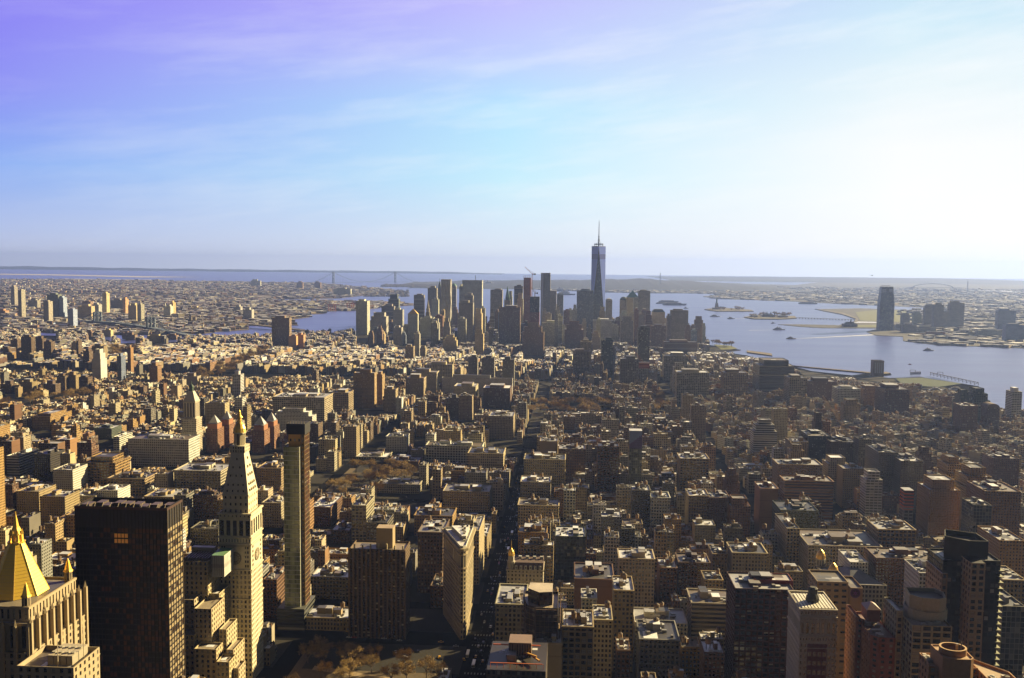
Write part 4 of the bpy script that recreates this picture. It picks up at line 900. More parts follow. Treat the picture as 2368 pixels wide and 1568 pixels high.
# --- slim glass tower
def slim_glass():
    Y = 828; x0, z = P(655.5, 1033, Y); x1 = P(692.5, 1033, Y)[0]
    xb = P(666, 980, Y + 5)[0]; xc, zc = P(704.5, 980, Y + 5); dep = 15
    T = Tower('glass_tower', 'slim green-glass apartment tower with bronze side and black crown', ((x0 + xc) / 2, Y + 12, 2))
    T.w.prism(rect(x0, x1, Y, Y + 18), 22, z, (.55, .55, .45), (2.2, 4.1, .9, .0), 'facade', par=1, tb=T.r, tcol=(.5, .5, .5))
    T.w.prism(rect(x1, xc, Y + 4, Y + 20), 22, zc - 9, (.30, .19, .07), (3.3, 4.1, .42, .6), 'facade', par=0, tb=T.r)
    T.w.prism(rect(xb, x1, Y + 6, Y + 20), z - 1, zc - 9, (.80, .46, .10), (4, 9, .4, .2), 'facade', par=0, tb=T.r)
    m = MB(); m.prism(rect(xb - 1, xc + .6, Y + 3.4, Y + 21), zc - 9.5, zc, (.015, .013, .012), mat='plain', top='plain'); 
    for i in range(7): m.beam((xb + i * (xc - xb) / 6, Y + 4, zc), (xb + i * (xc - xb) / 6, Y + 4, zc + 2.5), .25, (.4, .33, .22))
    T.part('crown', m)
    n = int((z - 22) / 4.1); fh = (z - 22) / n; g = MB(); sl_ = MB()
    for j in range(n):
        zz = 22 + j * fh
        for i in range(8):
            a = x0 + .2 + i * (x1 - x0 - .2) / 8; r_ = rng.random(); k = .5 + r_ * .8 + (.5 if i in (3, 4) else 0)
            g.f([(a, Y - .1, zz + .5), (a + (x1 - x0) / 8 - .12, Y - .1, zz + .5), (a + (x1 - x0) / 8 - .12, Y - .1, zz + fh), (a, Y - .1, zz + fh)], 'glass', (.20 * k, .22 * k, .11 * k))
        sl_.prism(rect(x0 - .3, x1 + .15, Y - .5, Y), zz, zz + .5, (.62, .62, .52), mat='plain', top='plain')
    a = rel(g, 'windows', T.root); a['kind'] = 'stuff'; T.part('floor_slabs', sl_)
    m = MB(); pw = xc - x1
    for j in range(n + 6):
        zz = 22 + j * fh
        if zz < zc - 10:
            for i in range(5): m.f([(xc + .08, Y + 4.4 + i * 3.1, zz + .6), (xc + .08, Y + 7.1 + i * 3.1, zz + .6), (xc + .08, Y + 7.1 + i * 3.1, zz + fh), (xc + .08, Y + 4.4 + i * 3.1, zz + fh)], 'glass', (.05 * (1 + rng.random()), .045, .03))
    a = rel(m, 'windows', T.root); a['kind'] = 'stuff'; a['label'] = 'dark tinted panes of the west side'
    pa, zp = P(641, 1434, Y - 6); pb = P(704, 1434, Y - 6)[0]
    m = MB(); m.prism(rect(pa, pb, Y - 6, Y + 30), 2, 22, (.10, .10, .08), ST['b'], top='roof'); T.part('podium', m)
    T.done(); own(pa, pb, Y - 6, Y + 30); note(641, 716, Y, 1483, 'the slim glass tower', (x0 + x1) / 2, Y)
slim_glass()
# --- ribbed slab by the wedge building
def ribbed():
    Y = 812; x0, z = P(808, 1268, Y); x1 = P(936.5, 1268, Y)[0]; dep = 26; w = x1 - x0; c = (.17, .11, .055)
    T = Tower('apartment_tower', 'dark ribbed brick apartment slab with bay windows, facing the bare park', ((x0 + x1) / 2, Y + dep / 2, 2))
    n = 13; bw = w / n
    T.w.prism(rect(x0, x1, Y, Y + dep), 2, z, c, (3.4, 3.0, .55, .55), 'facade', par=1.4, tb=T.r, tcol=(.25, .2, .13))
    for i in range(n + 1):
        m = MB(); x = x0 + i * bw; m.prism(rect(x - .8, x + .8, Y - 1.5, Y + .2), 2, z - .5, c, mat='stone', top='stone'); T.part('pier', m)
    nf = 30; fh = (z - 3) / nf
    for i in range(n):
        m = MB()
        for j in range(nf):
            zz = 3 + j * fh; r_ = rng.random(); k = (.30, .26, .17) if r_ < .12 else ((.05, .045, .03) if r_ < .3 else (.012, .01, .008))
            if i % 3 != 2: m.f([(x0 + i * bw + .9, Y - .9, zz + .9), (x0 + (i + 1) * bw - .9, Y - .9, zz + .9), (x0 + (i + 1) * bw - .9, Y - .9, zz + fh - .2), (x0 + i * bw + .9, Y - .9, zz + fh - .2)], 'glass', k)
            m.f([(x0 + i * bw + .8, Y - .9, zz - .2), (x0 + (i + 1) * bw - .8, Y - .9, zz - .2), (x0 + (i + 1) * bw - .8, Y - .9, zz + .9), (x0 + i * bw + .8, Y - .9, zz + .9)], 'stone', (.05, .033, .02))
        T.part('window_bay', m)
    m = MB(); a = P(870, 1222, Y + 8)[0]; b, zb = P(908, 1222, Y + 8); m.prism(rect(a, b, Y + 8, Y + 20), z - 1.4, zb, (.40, .30, .16), mat='stone'); T.part('bulkhead', m)
    for k in range(7): m = MB(); x = x0 + 3 + k * (w - 6) / 6; m.prism(rect(x, x + 1.2, Y + 3, Y + 4.4), z - 1.4, z + rng.uniform(2, 4), (.5, .42, .26), mat='stone'); T.part('chimney', m)
    T.done(); own(x0, x1, Y, Y + dep); note(807, 937, Y, 1483, 'the ribbed slab', (x0 + x1) / 2, Y)
ribbed()
# --- wedge building
def wedge():
    ax, ay = G(1069, 1480); c = (.46, .37, .21); z = P(1070, 1266, ay)[1]
    p0 = (ax - 2.2, ay + .8); p1 = (ax + .6, ay + .2); p2 = (ax + 2.6, ay + 3)
    br = (ax + 2.6, ay + 66); lx = P(1024, 1232, ay + 56)[0]; bl = (lx, ay + 60)
    pts = [p0, p1, p2, br, bl]; cx = ax - 8; cy = ay + 38
    T = Tower('wedge_building', 'narrow triangular stone building with rounded prow between two avenues', (cx, cy, 2), 'building')
    st = (2.9, 3.75, .54, .66)
    def sc(k): return [(cx + (p[0] - cx) * k, cy + (p[1] - cy) * k) for p in pts]
    T.tier(pts, 2, 16, c, (3.6, 4.6, .5, .6), 0, True); T.tier(pts, 16, z - 19, c, (2.9, 3.75, .6, .66), 0, False)
    T.tier(pts, z - 19, z - 7, c, (3.2, 11.5, .55, .84), 0, False); T.tier(pts, z - 7, z - 3, c, (2.75, 4, .4, .5), 0, True)
    for zz, ov, h in ((15.4, .8, 1.1), (z - 19.6, .9, 1.1), (z - 7.4, .7, .8), (z - 3.2, 2.2, 2.2)):
        m = MB(); n = 5; o = []
        for (a, b, d) in ((p0, -.8, -1), (p1, .2, -1), (p2, 1, -.3), (br, 1, 1), (bl, -1, 1)): o.append((a[0] + b * ov, a[1] + d * ov))
        m.prism(o, zz, zz + h, jit(c, .03), mat='stone', top='stone'); T.part('cornice', m)
    m = MB(); q = [(cx + (p[0] - cx) * .97, cy + (p[1] - cy) * .98) for p in pts]; m.prism(q, z - 1, z + .9, (.62, .60, .52), mat='stone', top='roof', tcol=(.60, .58, .54), par=1.3); T.part('roof', m)
    m = MB(); b_ = [(ax - 3.5, ay + 24), (ax + .2, ay + 24), (ax - .5, ay + 60), (ax - 17, ay + 56)]; m.prism(b_, z - .4, z + 3.4, (.66, .62, .52), (3, 4, .3, .4), 'facade', 'roof', (.7, .7, .68)); T.part('penthouse', m)
    for k in range(12):
        m = MB(); y = ay + 20 + k * 3.5; x = ax - 1 - (k * .9) * rng.random(); unit(m, x, y, z + (3.4 if k > 2 else -.4), 1.8, 1.5, 1.6, rng.choice([(.1, .08, .06), (.6, .55, .45)])); T.part('roof_unit', m)
    T.done(); own(lx, ax + 3, ay, ay + 66); note(1020, 1094, ay, 1480, 'the wedge building', cx, cy)
wedge()
# --- four brick towers with glass pyramids
for i, (a, b, yt, ya, Y, yb, lb) in enumerate([(507, 530, 962, 952, 1640, 1040, 'rear brick tower of the left pyramid-topped pair'), (475, 503, 972, 960, 1600, 1050, 'front brick tower of the left pyramid-topped pair'),
                                   (610, 634, 966, 954, 1640, 1048, 'rear brick tower of the right pyramid-topped pair'), (582, 611, 975, 963, 1600, 1066, 'front brick tower of the right pyramid-topped pair')]):
    x0, z = P(a, yt + 9, Y); x1 = P(b, yt + 9, Y)[0]; w = x1 - x0; d = 30; c = (.30, .145, .075)
    T = Tower('apartment_tower', lb + ', glass pyramid cap', ((x0 + x1) / 2, Y + d / 2, 2), None, 'brick towers with glass pyramids')
    T.tier(rect(x0, x1, Y, Y + d), 2, z - 8, c, ST['s'], 1); cx, cy = (x0 + x1) / 2, Y + d / 2
    T.tier(rect(x0 + 2, x1 - 2, Y + 4, Y + d - 4), z - 9, z, (.42, .19, .09), ST['n'], 0)
    hw = w * .36; m = MB(); m.frust(rect(cx - hw, cx + hw, cy - hw, cy + hw), z + 1.5, rect(cx - .2, cx + .2, cy - .2, cy + .2), z + 14, (.45, .45, .42), 'glass')
    for sx, sy in ((-1, -1), (1, -1), (1, 1), (-1, 1)): m.beam((cx + sx * hw, cy + sy * hw, z + 1.5), (cx, cy, z + 14.2), .5, (.75, .72, .65)); m.beam((cx + sx * hw, cy + sy * hw, z), (cx + sx * hw, cy + sy * hw, z + 1.5), .6, (.3, .2, .1))
    m.beam((cx - hw, cy - hw, z + 1.5), (cx + hw, cy - hw, z + 1.5), .5, (.7, .68, .6)); m.beam((cx + hw, cy - hw, z + 1.5), (cx + hw, cy + hw, z + 1.5), .5, (.7, .68, .6)); T.part('glass_pyramid', m)
    T.done(); own(x0, x1, Y, Y + d); note(a, b + 14, Y, yb, 'the brick pyramid towers', cx, cy)
# --- white stone spire tower and its palace block
def con_tower():
    Y = 1560; c = (.60, .52, .38); a = P(418, 985, Y)[0]; b = P(455, 985, Y)[0]; w = b - a; d = w; cx, cy = (a + b) / 2, Y + d / 2
    zz = lambda y: P(436, y, cy)[1]
    T = Tower('office_tower', 'tall white stone tower with columned temple top and bronze lantern', (cx, cy, 2))
    sq = lambda k: rect(cx - w / 2 * k, cx + w / 2 * k, cy - d / 2 * k, cy + d / 2 * k)
    T.tier(sq(1), 2, zz(995), c, ST['s'], 1, cap=1); T.tier(sq(.9), zz(995) - 1, zz(965), c, ST['s'], 1, cap=1); T.tier(sq(.72), zz(965) - 1, zz(926), c, (w * .72 / 4, 30, .45, .8), 0, cap=1.5)
    m = MB(); z = zz(926); r = w * .36; m.frust(sq(.74), z, sq(.3), zz(904), (.62, .56, .46), 'stone'); T.part('stepped_roof', m)
    m = MB(); m.lathe((cx, cy), [(4, zz(904)), (4, zz(896)), (4.6, zz(895)), (3, zz(891)), (1.2, zz(888)), (.6, zz(881))], (.10, .16, .11), 'plain', 8); T.part('lantern', m)
    T.done(); own(a, b, Y, Y + d); note(411, 462, Y, 1050, 'the white spire tower', cx, cy)
    hero('office_building', 'broad white stone office palace with attic storey, below the white spire tower', 296, 436, 1015, 1082, 1480, 45, 'white', 'l', 'k', lm='the white office palace')
con_tower()
# --- gold-domed corner building
def sohmer():
    Y = 905; a, z = P(1172, 1316, Y); b = P(1256, 1316, Y)[0]; d = 28; c = (.52, .45, .33)
    T = Tower('loft_building', 'cream corner loft with mansard roof and a small gold-domed turret', ((a + b) / 2, Y + d / 2, 2))
    T.tier(rect(a, b, Y, Y + d), 2, z, c, (3.4, 4.1, .42, .55), 0, True, cap=.9)
    m = MB(); m.frust(rect(a + 5, b, Y + .5, Y + d), z, rect(a + 5, b, Y + 3, Y + d), z + 6, (.14, .09, .07), 'plain'); T.part('mansard_roof', m)
    for i in range(6):
        m = MB(); x = a + 9 + i * (b - a - 12) / 5; m.prism(rect(x - 1.1, x + 1.1, Y - .1, Y + 2.5), z, z + 3.6, (.72, .68, .58), mat='plain', top='plain'); m.f([(x - .6, Y - .16, z + .6), (x + .6, Y - .16, z + .6), (x + .6, Y - .16, z + 2.8), (x - .6, Y - .16, z + 2.8)], 'glass', (.02,) * 3); T.part('dormer', m)
    for i in range(5): m = MB(); unit(m, a + 12 + i * 7, Y + 16, z + 6, 3, 3, 2.5); T.part('roof_unit', m)
    cx, cy = a + 4, Y + 4; m = MB(); m.prism(ngon(cx, cy, 4, 8), z - 1, z + 7, (.6, .54, .42), (2, 7, .4, .7), top='plain'); m.lathe((cx, cy), [(3, z + 7), (3, z + 12), (3.6, z + 12.4)], (.62, .56, .45), 'stone', 8); T.part('turret', m)
    m = MB(); m.lathe((cx, cy), [(2.9, z + 12.4), (3.1, z + 14), (2.4, z + 16.5), (1.1, z + 18.4), (.3, z + 19.4), (.12, z + 27)], GOLD, 'gold', 12); T.part('gold_dome', m)
    T.done(); own(a, b, Y, Y + d); note(1171, 1257, Y, 1370, 'the small gold-domed loft', cx, cy)
sohmer()
# --- twin gilded domes at lower right
for i, (px, py, lb) in enumerate([(1898, 1284, 'far'), (1927, 1316, 'near')]):
    Y = (905, 862)[i]; cx, z = P(px, py, Y)
    if i == 0:
        T = Tower('bank_building', 'old grey bank with two small gilded domes on its street front', (cx + 18, 890, 2)); TB = T
        T.tier([(cx - 6, 898), (cx + 9, 850), (cx + 44, 850), (cx + 30, 905)], 2, z - 9, (.42, .38, .28), ST['l'], 1)
        m = MB(); m.frust([(cx + 2, 896), (cx + 14, 856), (cx + 40, 856), (cx + 28, 900)], z - 10, [(cx + 16, 880), (cx + 18, 872), (cx + 28, 872), (cx + 26, 880)], z - 3, (.14, .15, .17), 'roof'); T.part('skylight_roof', m)
    m = MB(); m.prism(ngon(cx, Y, 4.6, 12), z - 10, z - 3, (.62, .58, .46), (1.6, 6, .4, .7), top='plain'); TB.part('drum', m)
    m = MB(); m.lathe((cx, Y), [(4.3, z - 3), (4.2, z), (3.3, z + 2.6), (1.8, z + 4.6), (.2, z + 6)], (.8, .5, .12), 'gold', 16); TB.part('gilded_dome', m)
TB.done(); own(cx - 20, cx + 40, 850, 905); note(1880, 1960, 850, 1345, 'the twin-domed bank', cx, 880)
# --- lower right towers
def right_towers():
    c = (.44, .38, .24)
    # dark tower with tan columns
    Y = 585; a, z = P(2181, 1296, Y + 14); b = P(2246, 1296, Y + 14)[0]; c0, zc = P(2246, 1302, Y); c1 = P(2279.5, 1302, Y)[0]; d1 = P(2314, 1305, Y + 6)[0]
    T = Tower('apartment_tower', 'dark glass twin-shaft tower with a tan windowed column and black box top', ((a + d1) / 2, Y + 16, 2)); k = (.025, .024, .020)
    T.tier(rect(a, c0, Y + 14, Y + 40), 2, z, k, (3, 3.4, .8, .7), 1, mat='curtain'); T.tier(rect(c1, d1, Y + 6, Y + 34), 2, zc, k, (3, 3.4, .8, .7), 1, mat='curtain')
    T.tier(rect(c0, c1, Y, Y + 20), 2, zc, (.42, .33, .20), ((c1 - c0) / 2, 3.7, .62, .62), 0, True)
    T.tier(rect(a - .5, a + 3, Y + 13.6, Y + 40.4), 2, z - 8, (.42, .30, .18), (3.2, 3.7, .55, .6), 0, True)
    for j in range(40):
        zz = 6 + j * 3.7
        if zz < zc - 4: m = MB(); m.prism(rect(d1 - 1, d1 + 2.0, Y + 5, Y + 12), zz, zz + .5, (.40, .40, .25), mat='plain', top='plain'); T.part('balcony', m)
    x0, zt = P(2222, 1250, Y + 12); x1, _ = P(2286, 1256, Y + 12); m = MB(); m.prism([(x0 - 6, Y + 22), (x0 + 5, Y + 12), (x1, Y + 12), (x1, Y + 30), (x0, Y + 38)], z - 2, zt, (.055, .05, .035), mat='plain', top='roof', tcol=(.04, .04, .04), par=3); T.part('black_box_top', m)
    T.done(); own(a, d1, Y, Y + 40); note(2178, 2316, Y, 1568, 'the dark twin-shaft tower', (a + d1) / 2, Y)
    # tan tower with cylinder tank house
    Y = 560; a, z = P(2110, 1446, Y); b = P(2202, 1446, Y)[0]; e, ze = P(2074, 1412, Y + 16)
    T = Tower('apartment_tower', 'tan-framed green glass tower with a big pale drum-and-box rooftop', ((a + b) / 2, Y + 15, 2))
    T.tier(rect(a, b, Y, Y + 34), 2, z, (.40, .36, .22), (5.2, 3.7, .8, .68), 1.2, True, rc=(.35, .32, .25)); T.tier(rect(e, a, Y + 16, Y + 40), 2, ze, (.40, .36, .22), (4, 3.7, .55, .62), 1, True)
    cx = P(2140, 1400, Y + 20)[0]; cy = Y + 20; zt = P(2140, 1388, Y + 12)[1]; m = MB(); m.prism(ngon(cx, cy, 12.2, 20), z - 1.2, z + 5, (.55, .5, .34), mat='stone', top='roof', tcol=(.3, .28, .2), par=.8); T.part('drum', m)
    m = MB(); s = (.52, .46, .30); m.prism([(cx - 11, cy - 4), (cx - 6, cy - 10), (cx + 4, cy - 11), (cx + 9, cy - 8), (cx + 11, cy + 2), (cx + 8, cy + 9), (cx - 9, cy + 9)], z + 3, zt + 2, s, mat='stone', top='roof', tcol=(.06, .05, .04), par=2.2); T.part('tank_house', m)
    for i in range(8): m = MB(); unit(m, rng.uniform(a + 3, b - 3), Y + rng.uniform(2, 8), z - 1.2, 2.4, 1.8, 1.6, (.5, .5, .42)); T.part('roof_unit', m)
    T.done(); own(e, b, Y, Y + 40); note(2070, 2204, Y, 1568, 'the drum-topped tower', (a + b) / 2, Y)
    # brick tower
    Y = 575; k = (.30, .12, .07); a, z = P(2018, 1474, Y); b = P(2071, 1474, Y)[0]; e, ze = P(1984, 1432, Y + 22)
    T = Tower('apartment_tower', 'dark red brick tower with balcony corners and a brick stair shaft', ((a + b) / 2, Y + 15, 2)); st = (4.0, 3.3, .42, .5)
    T.tier([(a, Y + 4), (a + 4, Y), (b, Y), (b, Y + 44), (a, Y + 44)], 2, z, k, st, 1.2, True, rc=(.2, .12, .08)); T.tier([(e, Y + 26), (e + 4, Y + 22), (a, Y + 22), (a, Y + 48), (e, Y + 48)], 2, ze, k, st, 1.2, True, rc=(.2, .12, .08))
    x0, zt = P(2006, 1410, Y + 24); x1 = P(2036, 1410, Y + 24)[0]; m = MB(); m.prism(rect(x0, x1, Y + 24, Y + 36), ze - 2, zt, k, mat='stone', top='roof', tcol=(.1, .07, .05), par=0); m.frust(rect(x0 - .5, x1 + .5, Y + 23.5, Y + 36.5), zt, rect((x0 + x1) / 2 - .5, (x0 + x1) / 2 + .5, Y + 29, Y + 31), zt + 3, (.2, .1, .06), 'roof'); T.part('stair_shaft', m)
    for i in range(9): m = MB(); unit(m, rng.uniform(a + 3, b - 3), Y + rng.uniform(3, 30), z - 1.2, 3, 2.2, 2, (.5, .46, .38)); T.part('roof_unit', m)
    m = MB(); tank(m, x1 + 8, Y + 30, z - 1, 2, 4, 1); T.part('water_tank', m)
    T.done(); own(e, b, Y, Y + 48); note(1973, 2072, Y, 1568, 'the red brick balcony tower', (a + b) / 2, Y)
    # ornate white and red tower
    Y = 610; k = (.60, .54, .42); a, z = P(1851, 1407, Y); b = P(1936, 1407, Y)[0]; w = b - a
    T = Tower('hotel_tower', 'ornate white stone hotel front with a red brick panel and tall arched top windows', ((a + b) / 2, Y + 18, 2)); st = (w / 9, 3.9, .42, .5)
    pts = rect(a, b, Y, Y + 34); T.tier(pts, 2, z - 22, k, (w / 9, 3.9, .44, .55), 0, True); T.tier(pts, z - 22, z - 17.5, k, (w / 13, 4.2, .4, .5), 0, True, cap=.7)
    T.tier(pts, z - 17.5, z - 8, k, (w / 7, 9, .5, .78), 0, True); T.tier(pts, z - 8, z - 5, k, (w / 12, 3, .4, .5), 0, True, cap=.8); T.tier(pts, z - 5, z, k, (w / 11, 4.4, .45, .55), 1.2, True, rc=(.5, .5, .5), cap=.9)
    m = MB(); p0, p1 = a + w * .22, a + w * .76; m.f([(p0, Y - .12, 2), (p1, Y - .12, 2), (p1, Y - .12, z - 23), (p0, Y - .12, z - 23)], 'stone', (.20, .055, .035)); T.part('red_brick_panel', m)
    for j in range(14):
        for i in range(4):
            zz = z - 31 - j * 6
            if zz < 60: break
            x = p0 + (i + .5) * (p1 - p0) / 4; m = MB(); m.prism(rect(x - .95, x + .95, Y - .3, Y - .13), zz, zz + 2.8, (.6, .55, .42), mat='stone', top='stone'); m.f([(x - .6, Y - .34, zz + .4), (x + .6, Y - .34, zz + .4), (x + .6, Y - .34, zz + 2.4), (x - .6, Y - .34, zz + 2.4)], 'glass', (.02, .02, .02)); T.part('framed_window', m)
    m = MB(); m.lathe(((a + b) / 2, Y + 16), [(4, z - 1.4), (4.4, z + 2), (3, z + 5), (3.2, z + 8), (2, z + 9)], (.06, .06, .05), 'plain', 10); T.part('water_tank', m)
    for i in range(10): m = MB(); x = a + 2 + i * (w - 4) / 9; m.prism(rect(x, x + 1.4, Y + 3, Y + 30), z - 1.2, z - .4, (.7, .66, .55), mat='plain'); T.part('roof_rib', m)
    T.done(); own(a, b, Y, Y + 34); note(1843, 1937, Y, 1568, 'the ornate hotel front', (a + b) / 2, Y)
    # brown slab with a round purple sign
    Y = 668; a, z = P(1890, 1344, Y); b = P(1962, 1348, Y)[0]; c1 = P(1996, 1350, Y - 6)[0]; k = (.34, .22, .12)
    T = Tower('office_building', 'brown concrete slab with a round purple sign high on its wall', ((a + b) / 2, Y + 12, 2))
    T.tier(rect(a, b, Y, Y + 26), 2, z, (.44, .33, .2), (5, 4.2, .6, .4), 1.2, True, rc=(.12, .1, .07)); T.tier(rect(b, c1, Y - 6, Y + 20), 2, z - 2, k, ST['n'], 1.2, rc=(.12, .1, .08), mat='plain')
    cx, zc = P(1978, 1372, Y - 6.3)
    m = MB()
    def disc(r, off, col):
        p = [(cx + r * math.cos(q_), Y - 6 - off, zc + r * math.sin(q_)) for q_ in [i * math.pi / 12 for i in range(24)]]; m.f(p, 'plain', col)
    disc(3.4, .3, (.10, .03, .16)); disc(2.7, .36, (.05, .015, .06)); 
    for q_ in range(6):
        A = q_ * math.pi / 3 + .5; m.f([(cx + .5 * math.cos(A - .9), Y - 6.42, zc + .5 * math.sin(A - .9)), (cx + .5 * math.cos(A + .9), Y - 6.42, zc + .5 * math.sin(A + .9)), (cx + 2.3 * math.cos(A), Y - 6.42, zc + 2.3 * math.sin(A))], 'plain', (.22, .06, .30))
    T.part('round_sign', m)
    T.done(); own(a, c1, Y - 6, Y + 26); note(1889, 1997, Y - 6, 1500, 'the slab with the purple sign', cx, Y)
    # orange building with oval crown, bottom right corner
    Y = 470; k = (.46, .24, .09); a, z = P(2148, 1541, Y); b = P(2262, 1541, Y)[0]; e = P(2127, 1520, Y + 16)[0]
    T = Tower('apartment_tower', 'orange brick tower with an open oval water-tank crown, bottom right corner', ((a + b) / 2, Y + 10, 2))
    T.tier([(e, Y + 6), (a, Y), (b, Y), (b, Y + 17), (e, Y + 17)], 2, z, k, (4, 3.6, .5, .55), 1.1, True, rc=(.42, .30, .16))
    T.tier([(b, Y - 14), (b + 14, Y - 14), (b + 14, Y - 2), (b + 3, Y + 12), (b, Y + 14)], 2, z - .5, k, (4, 3.6, .5, .55), 1.1, True, rc=(.36, .26, .14))
    x0 = P(2184, 1526, Y - 7)[0]; x1, z1 = P(2256, 1526, Y - 7); cx = (x0 + x1) / 2; cy = Y + 2; zt = P(2224, 1496, cy)[1]
    m = MB(); m.prism([(x0, Y - 5), (x0 + 3, Y - 7), (x1 - 2, Y - 7), (x1, Y - 5), (x1, Y + 11), (x0, Y + 11)], z - 12, z1, k, mat='stone', top='roof', tcol=(.42, .28, .14), par=.6); T.part('tank_house', m)
    m = MB(); oc = lambda r: [(cx + r * math.cos(q_), cy + r * .9 * math.sin(q_)) for q_ in [i * math.pi / 16 for i in range(32)]]
    r0 = (P(2255, 1500, cy)[0] - P(2193, 1500, cy)[0]) / 2; o1, o2 = oc(r0), oc(r0 - .9); zb = z1 - .6
    for i in range(32):
        j = (i + 1) % 32
        m.f([(*o1[i], zb), (*o1[j], zb), (*o1[j], zt), (*o1[i], zt)], 'stone', k); m.f([(*o2[j], zb), (*o2[i], zb), (*o2[i], zt), (*o2[j], zt)], 'stone', (.3, .16, .07)); m.f([(*o1[i], zt), (*o1[j], zt), (*o2[j], zt), (*o2[i], zt)], 'stone', (.62, .40, .18))
    T.part('oval_crown', m)
    m = MB(); m.f([(*p, zt - 4) for p in o2], 'plain', (.03, .02, .015)); T.part('crown_floor', m)
    m = MB(); m.lathe((cx + 2, cy), [(.8, zt - 4), (.8, zt + 1.6)], (.5, .4, .25), 'metal', 8); m.beam((cx + 4, cy, zt - 4), (cx + 4, cy, zt + 2.4), .4, (.4, .3, .2)); T.part('vent_pipe', m)
    for i in range(14): m = MB(); unit(m, rng.uniform(e + 3, x0 - 2), Y + rng.uniform(7, 15), z - 1.1, 1.8, 1.2, 1.4, (.55, .5, .4)); T.part('roof_unit', m)
    for i in range(8): m = MB(); unit(m, rng.uniform(b + 2, b + 11), Y + rng.uniform(-12, -4), z - 1.6, 2, 1.4, 1.5, (.55, .5, .4)); T.part('roof_unit', m)
    T.done(); own(e, b + 14, Y - 14, Y + 17); note(2125, 2310, Y - 14, 1568, 'the oval-crowned tower', cx, cy)
right_towers()
root = next(o for o in S.objects if o.get('label', '').startswith('dark curtain-wall block')); x0, z = P(1745, 1340, 735); x1 = P(1834, 1340, 735)[0]; m = MB()
m.prism(rect(x0, x1, 735, 752), z - 9, z, (.22, .03, .02), mat='stone', top='roof', tcol=(.4, .38, .36), par=.8); rel(m, 'red_penthouse', root)
# --- scaffolded building by the avenue
def scaffold():
    Y = 640; a, z = P(1232, 1405, Y); b = P(1290, 1405, Y)[0]; k = (.06, .04, .035)
    T = Tower('construction_building', 'dark curved building wrapped in scaffolding at the avenue corner', ((a + b) / 2, Y + 14, 2), 'building')
    p = [(a - 7, Y + 14), (a - 4, Y + 5), (a + 2, Y), (b, Y), (b, Y + 34), (a - 7, Y + 34)]
    T.tier(p, 2, z, k, (3.5, 3.8, .6, .6), 1.5, rc=(.4, .33, .24)); m = MB(); m.prism([(a - 4, Y + 16), (a + 4, Y + 8), (b - 4, Y + 10), (b - 4, Y + 28), (a - 3, Y + 28)], z - 1.5, z + 8, (.10, .06, .05), (3, 3.5, .6, .6), top='roof', tcol=(.5, .42, .3)); T.part('penthouse', m)
    m = MB(); c = (.22, .13, .08)
    for i in range(len(p) - 1):
        A, B = p[i], p[i + 1]
        if i > 3: break
        L = math.dist(A, B); n = max(1, int(L / 3)); nx, ny = (B[1] - A[1]) / L * 1.6, -(B[0] - A[0]) / L * 1.6
        for j in range(n + 1):
            x, y = A[0] + (B[0] - A[0]) * j / n + nx, A[1] + (B[1] - A[1]) * j / n + ny; m.beam((x, y, 40), (x, y, z + 4), .22, c)
        for zz in range(60, int(z) + 4, 4): m.beam((A[0] + nx, A[1] + ny, zz), (B[0] + nx, B[1] + ny, zz), .5, c, 'plain', .16)
    T.part('scaffolding', m)
    for i in range(3):
        m = MB(); x = b + 3 + i * 8; 
        for dx in (0, 2.4): m.beam((x + dx, Y + 4, 60), (x + dx, Y + 4, z + 2), .3, (.30, .20, .10))
        for zz in range(60, int(z) + 2, 3): m.beam((x, Y + 4, zz), (x + 2.4, Y + 4, zz + 3), .2, (.30, .2, .1))
        T.part('hoist_mast', m)
    T.done(); own(a - 7, b, Y, Y + 34); note(1216, 1296, Y, 1490, 'the scaffolded building', (a + b) / 2, Y)
    # rooftop works with orange beams at the bottom
    Y = 560; a, z = P(1125, 1548, Y); b = P(1262, 1548, Y)[0]
    T = Tower('construction_building', 'rooftop building site with orange rails and beams at the bottom edge', ((a + b) / 2, Y + 20, 2), 'building')
    T.tier(rect(a, b, Y, Y + 44), 2, z, (.10, .07, .05), ST['m'], 0, rc=(.035, .028, .02)); m = MB()
    for i in range(9): m.beam((a + 2 + i * 4, Y + 3, z), (a + 2 + i * 4, Y + 3, z + 3), .3, (.75, .16, .05))
    m.beam((a + 2, Y + 3, z + 3), (b - 2, Y + 3, z + 3), .5, (.8, .2, .06)); m.beam((a + 12, Y + 30, z + 2), (b - 6, Y + 12, z + 4), .9, (.8, .42, .08)); m.beam((b - 20, Y + 34, z + 2), (b - 4, Y + 8, z + 3), .9, (.8, .42, .08)); m.beam((a + 2, Y + 24, z + 6), (b - 4, Y + 24, z + 6), .6, (.75, .16, .05))
    T.part('orange_beams', m); m = MB(); m.prism(rect(a + 12, a + 26, Y + 20, Y + 34), z - 1, z + 9, (.24, .16, .1), (1.5, 9, .4, .8)); T.part('bulkhead', m); clutter(T, a + 4, b - 4, Y + 4, Y + 40, z - 1, 1)
    T.done(); own(a, b, Y, Y + 44); HERO.append((1125, 1262, Y, 1568))
scaffold()
# --- low gatehouse roof at the very bottom
def bottom_gap():
    a, b = P(1016, 1558, 560)[0], P(1040, 1558, 560)[0]
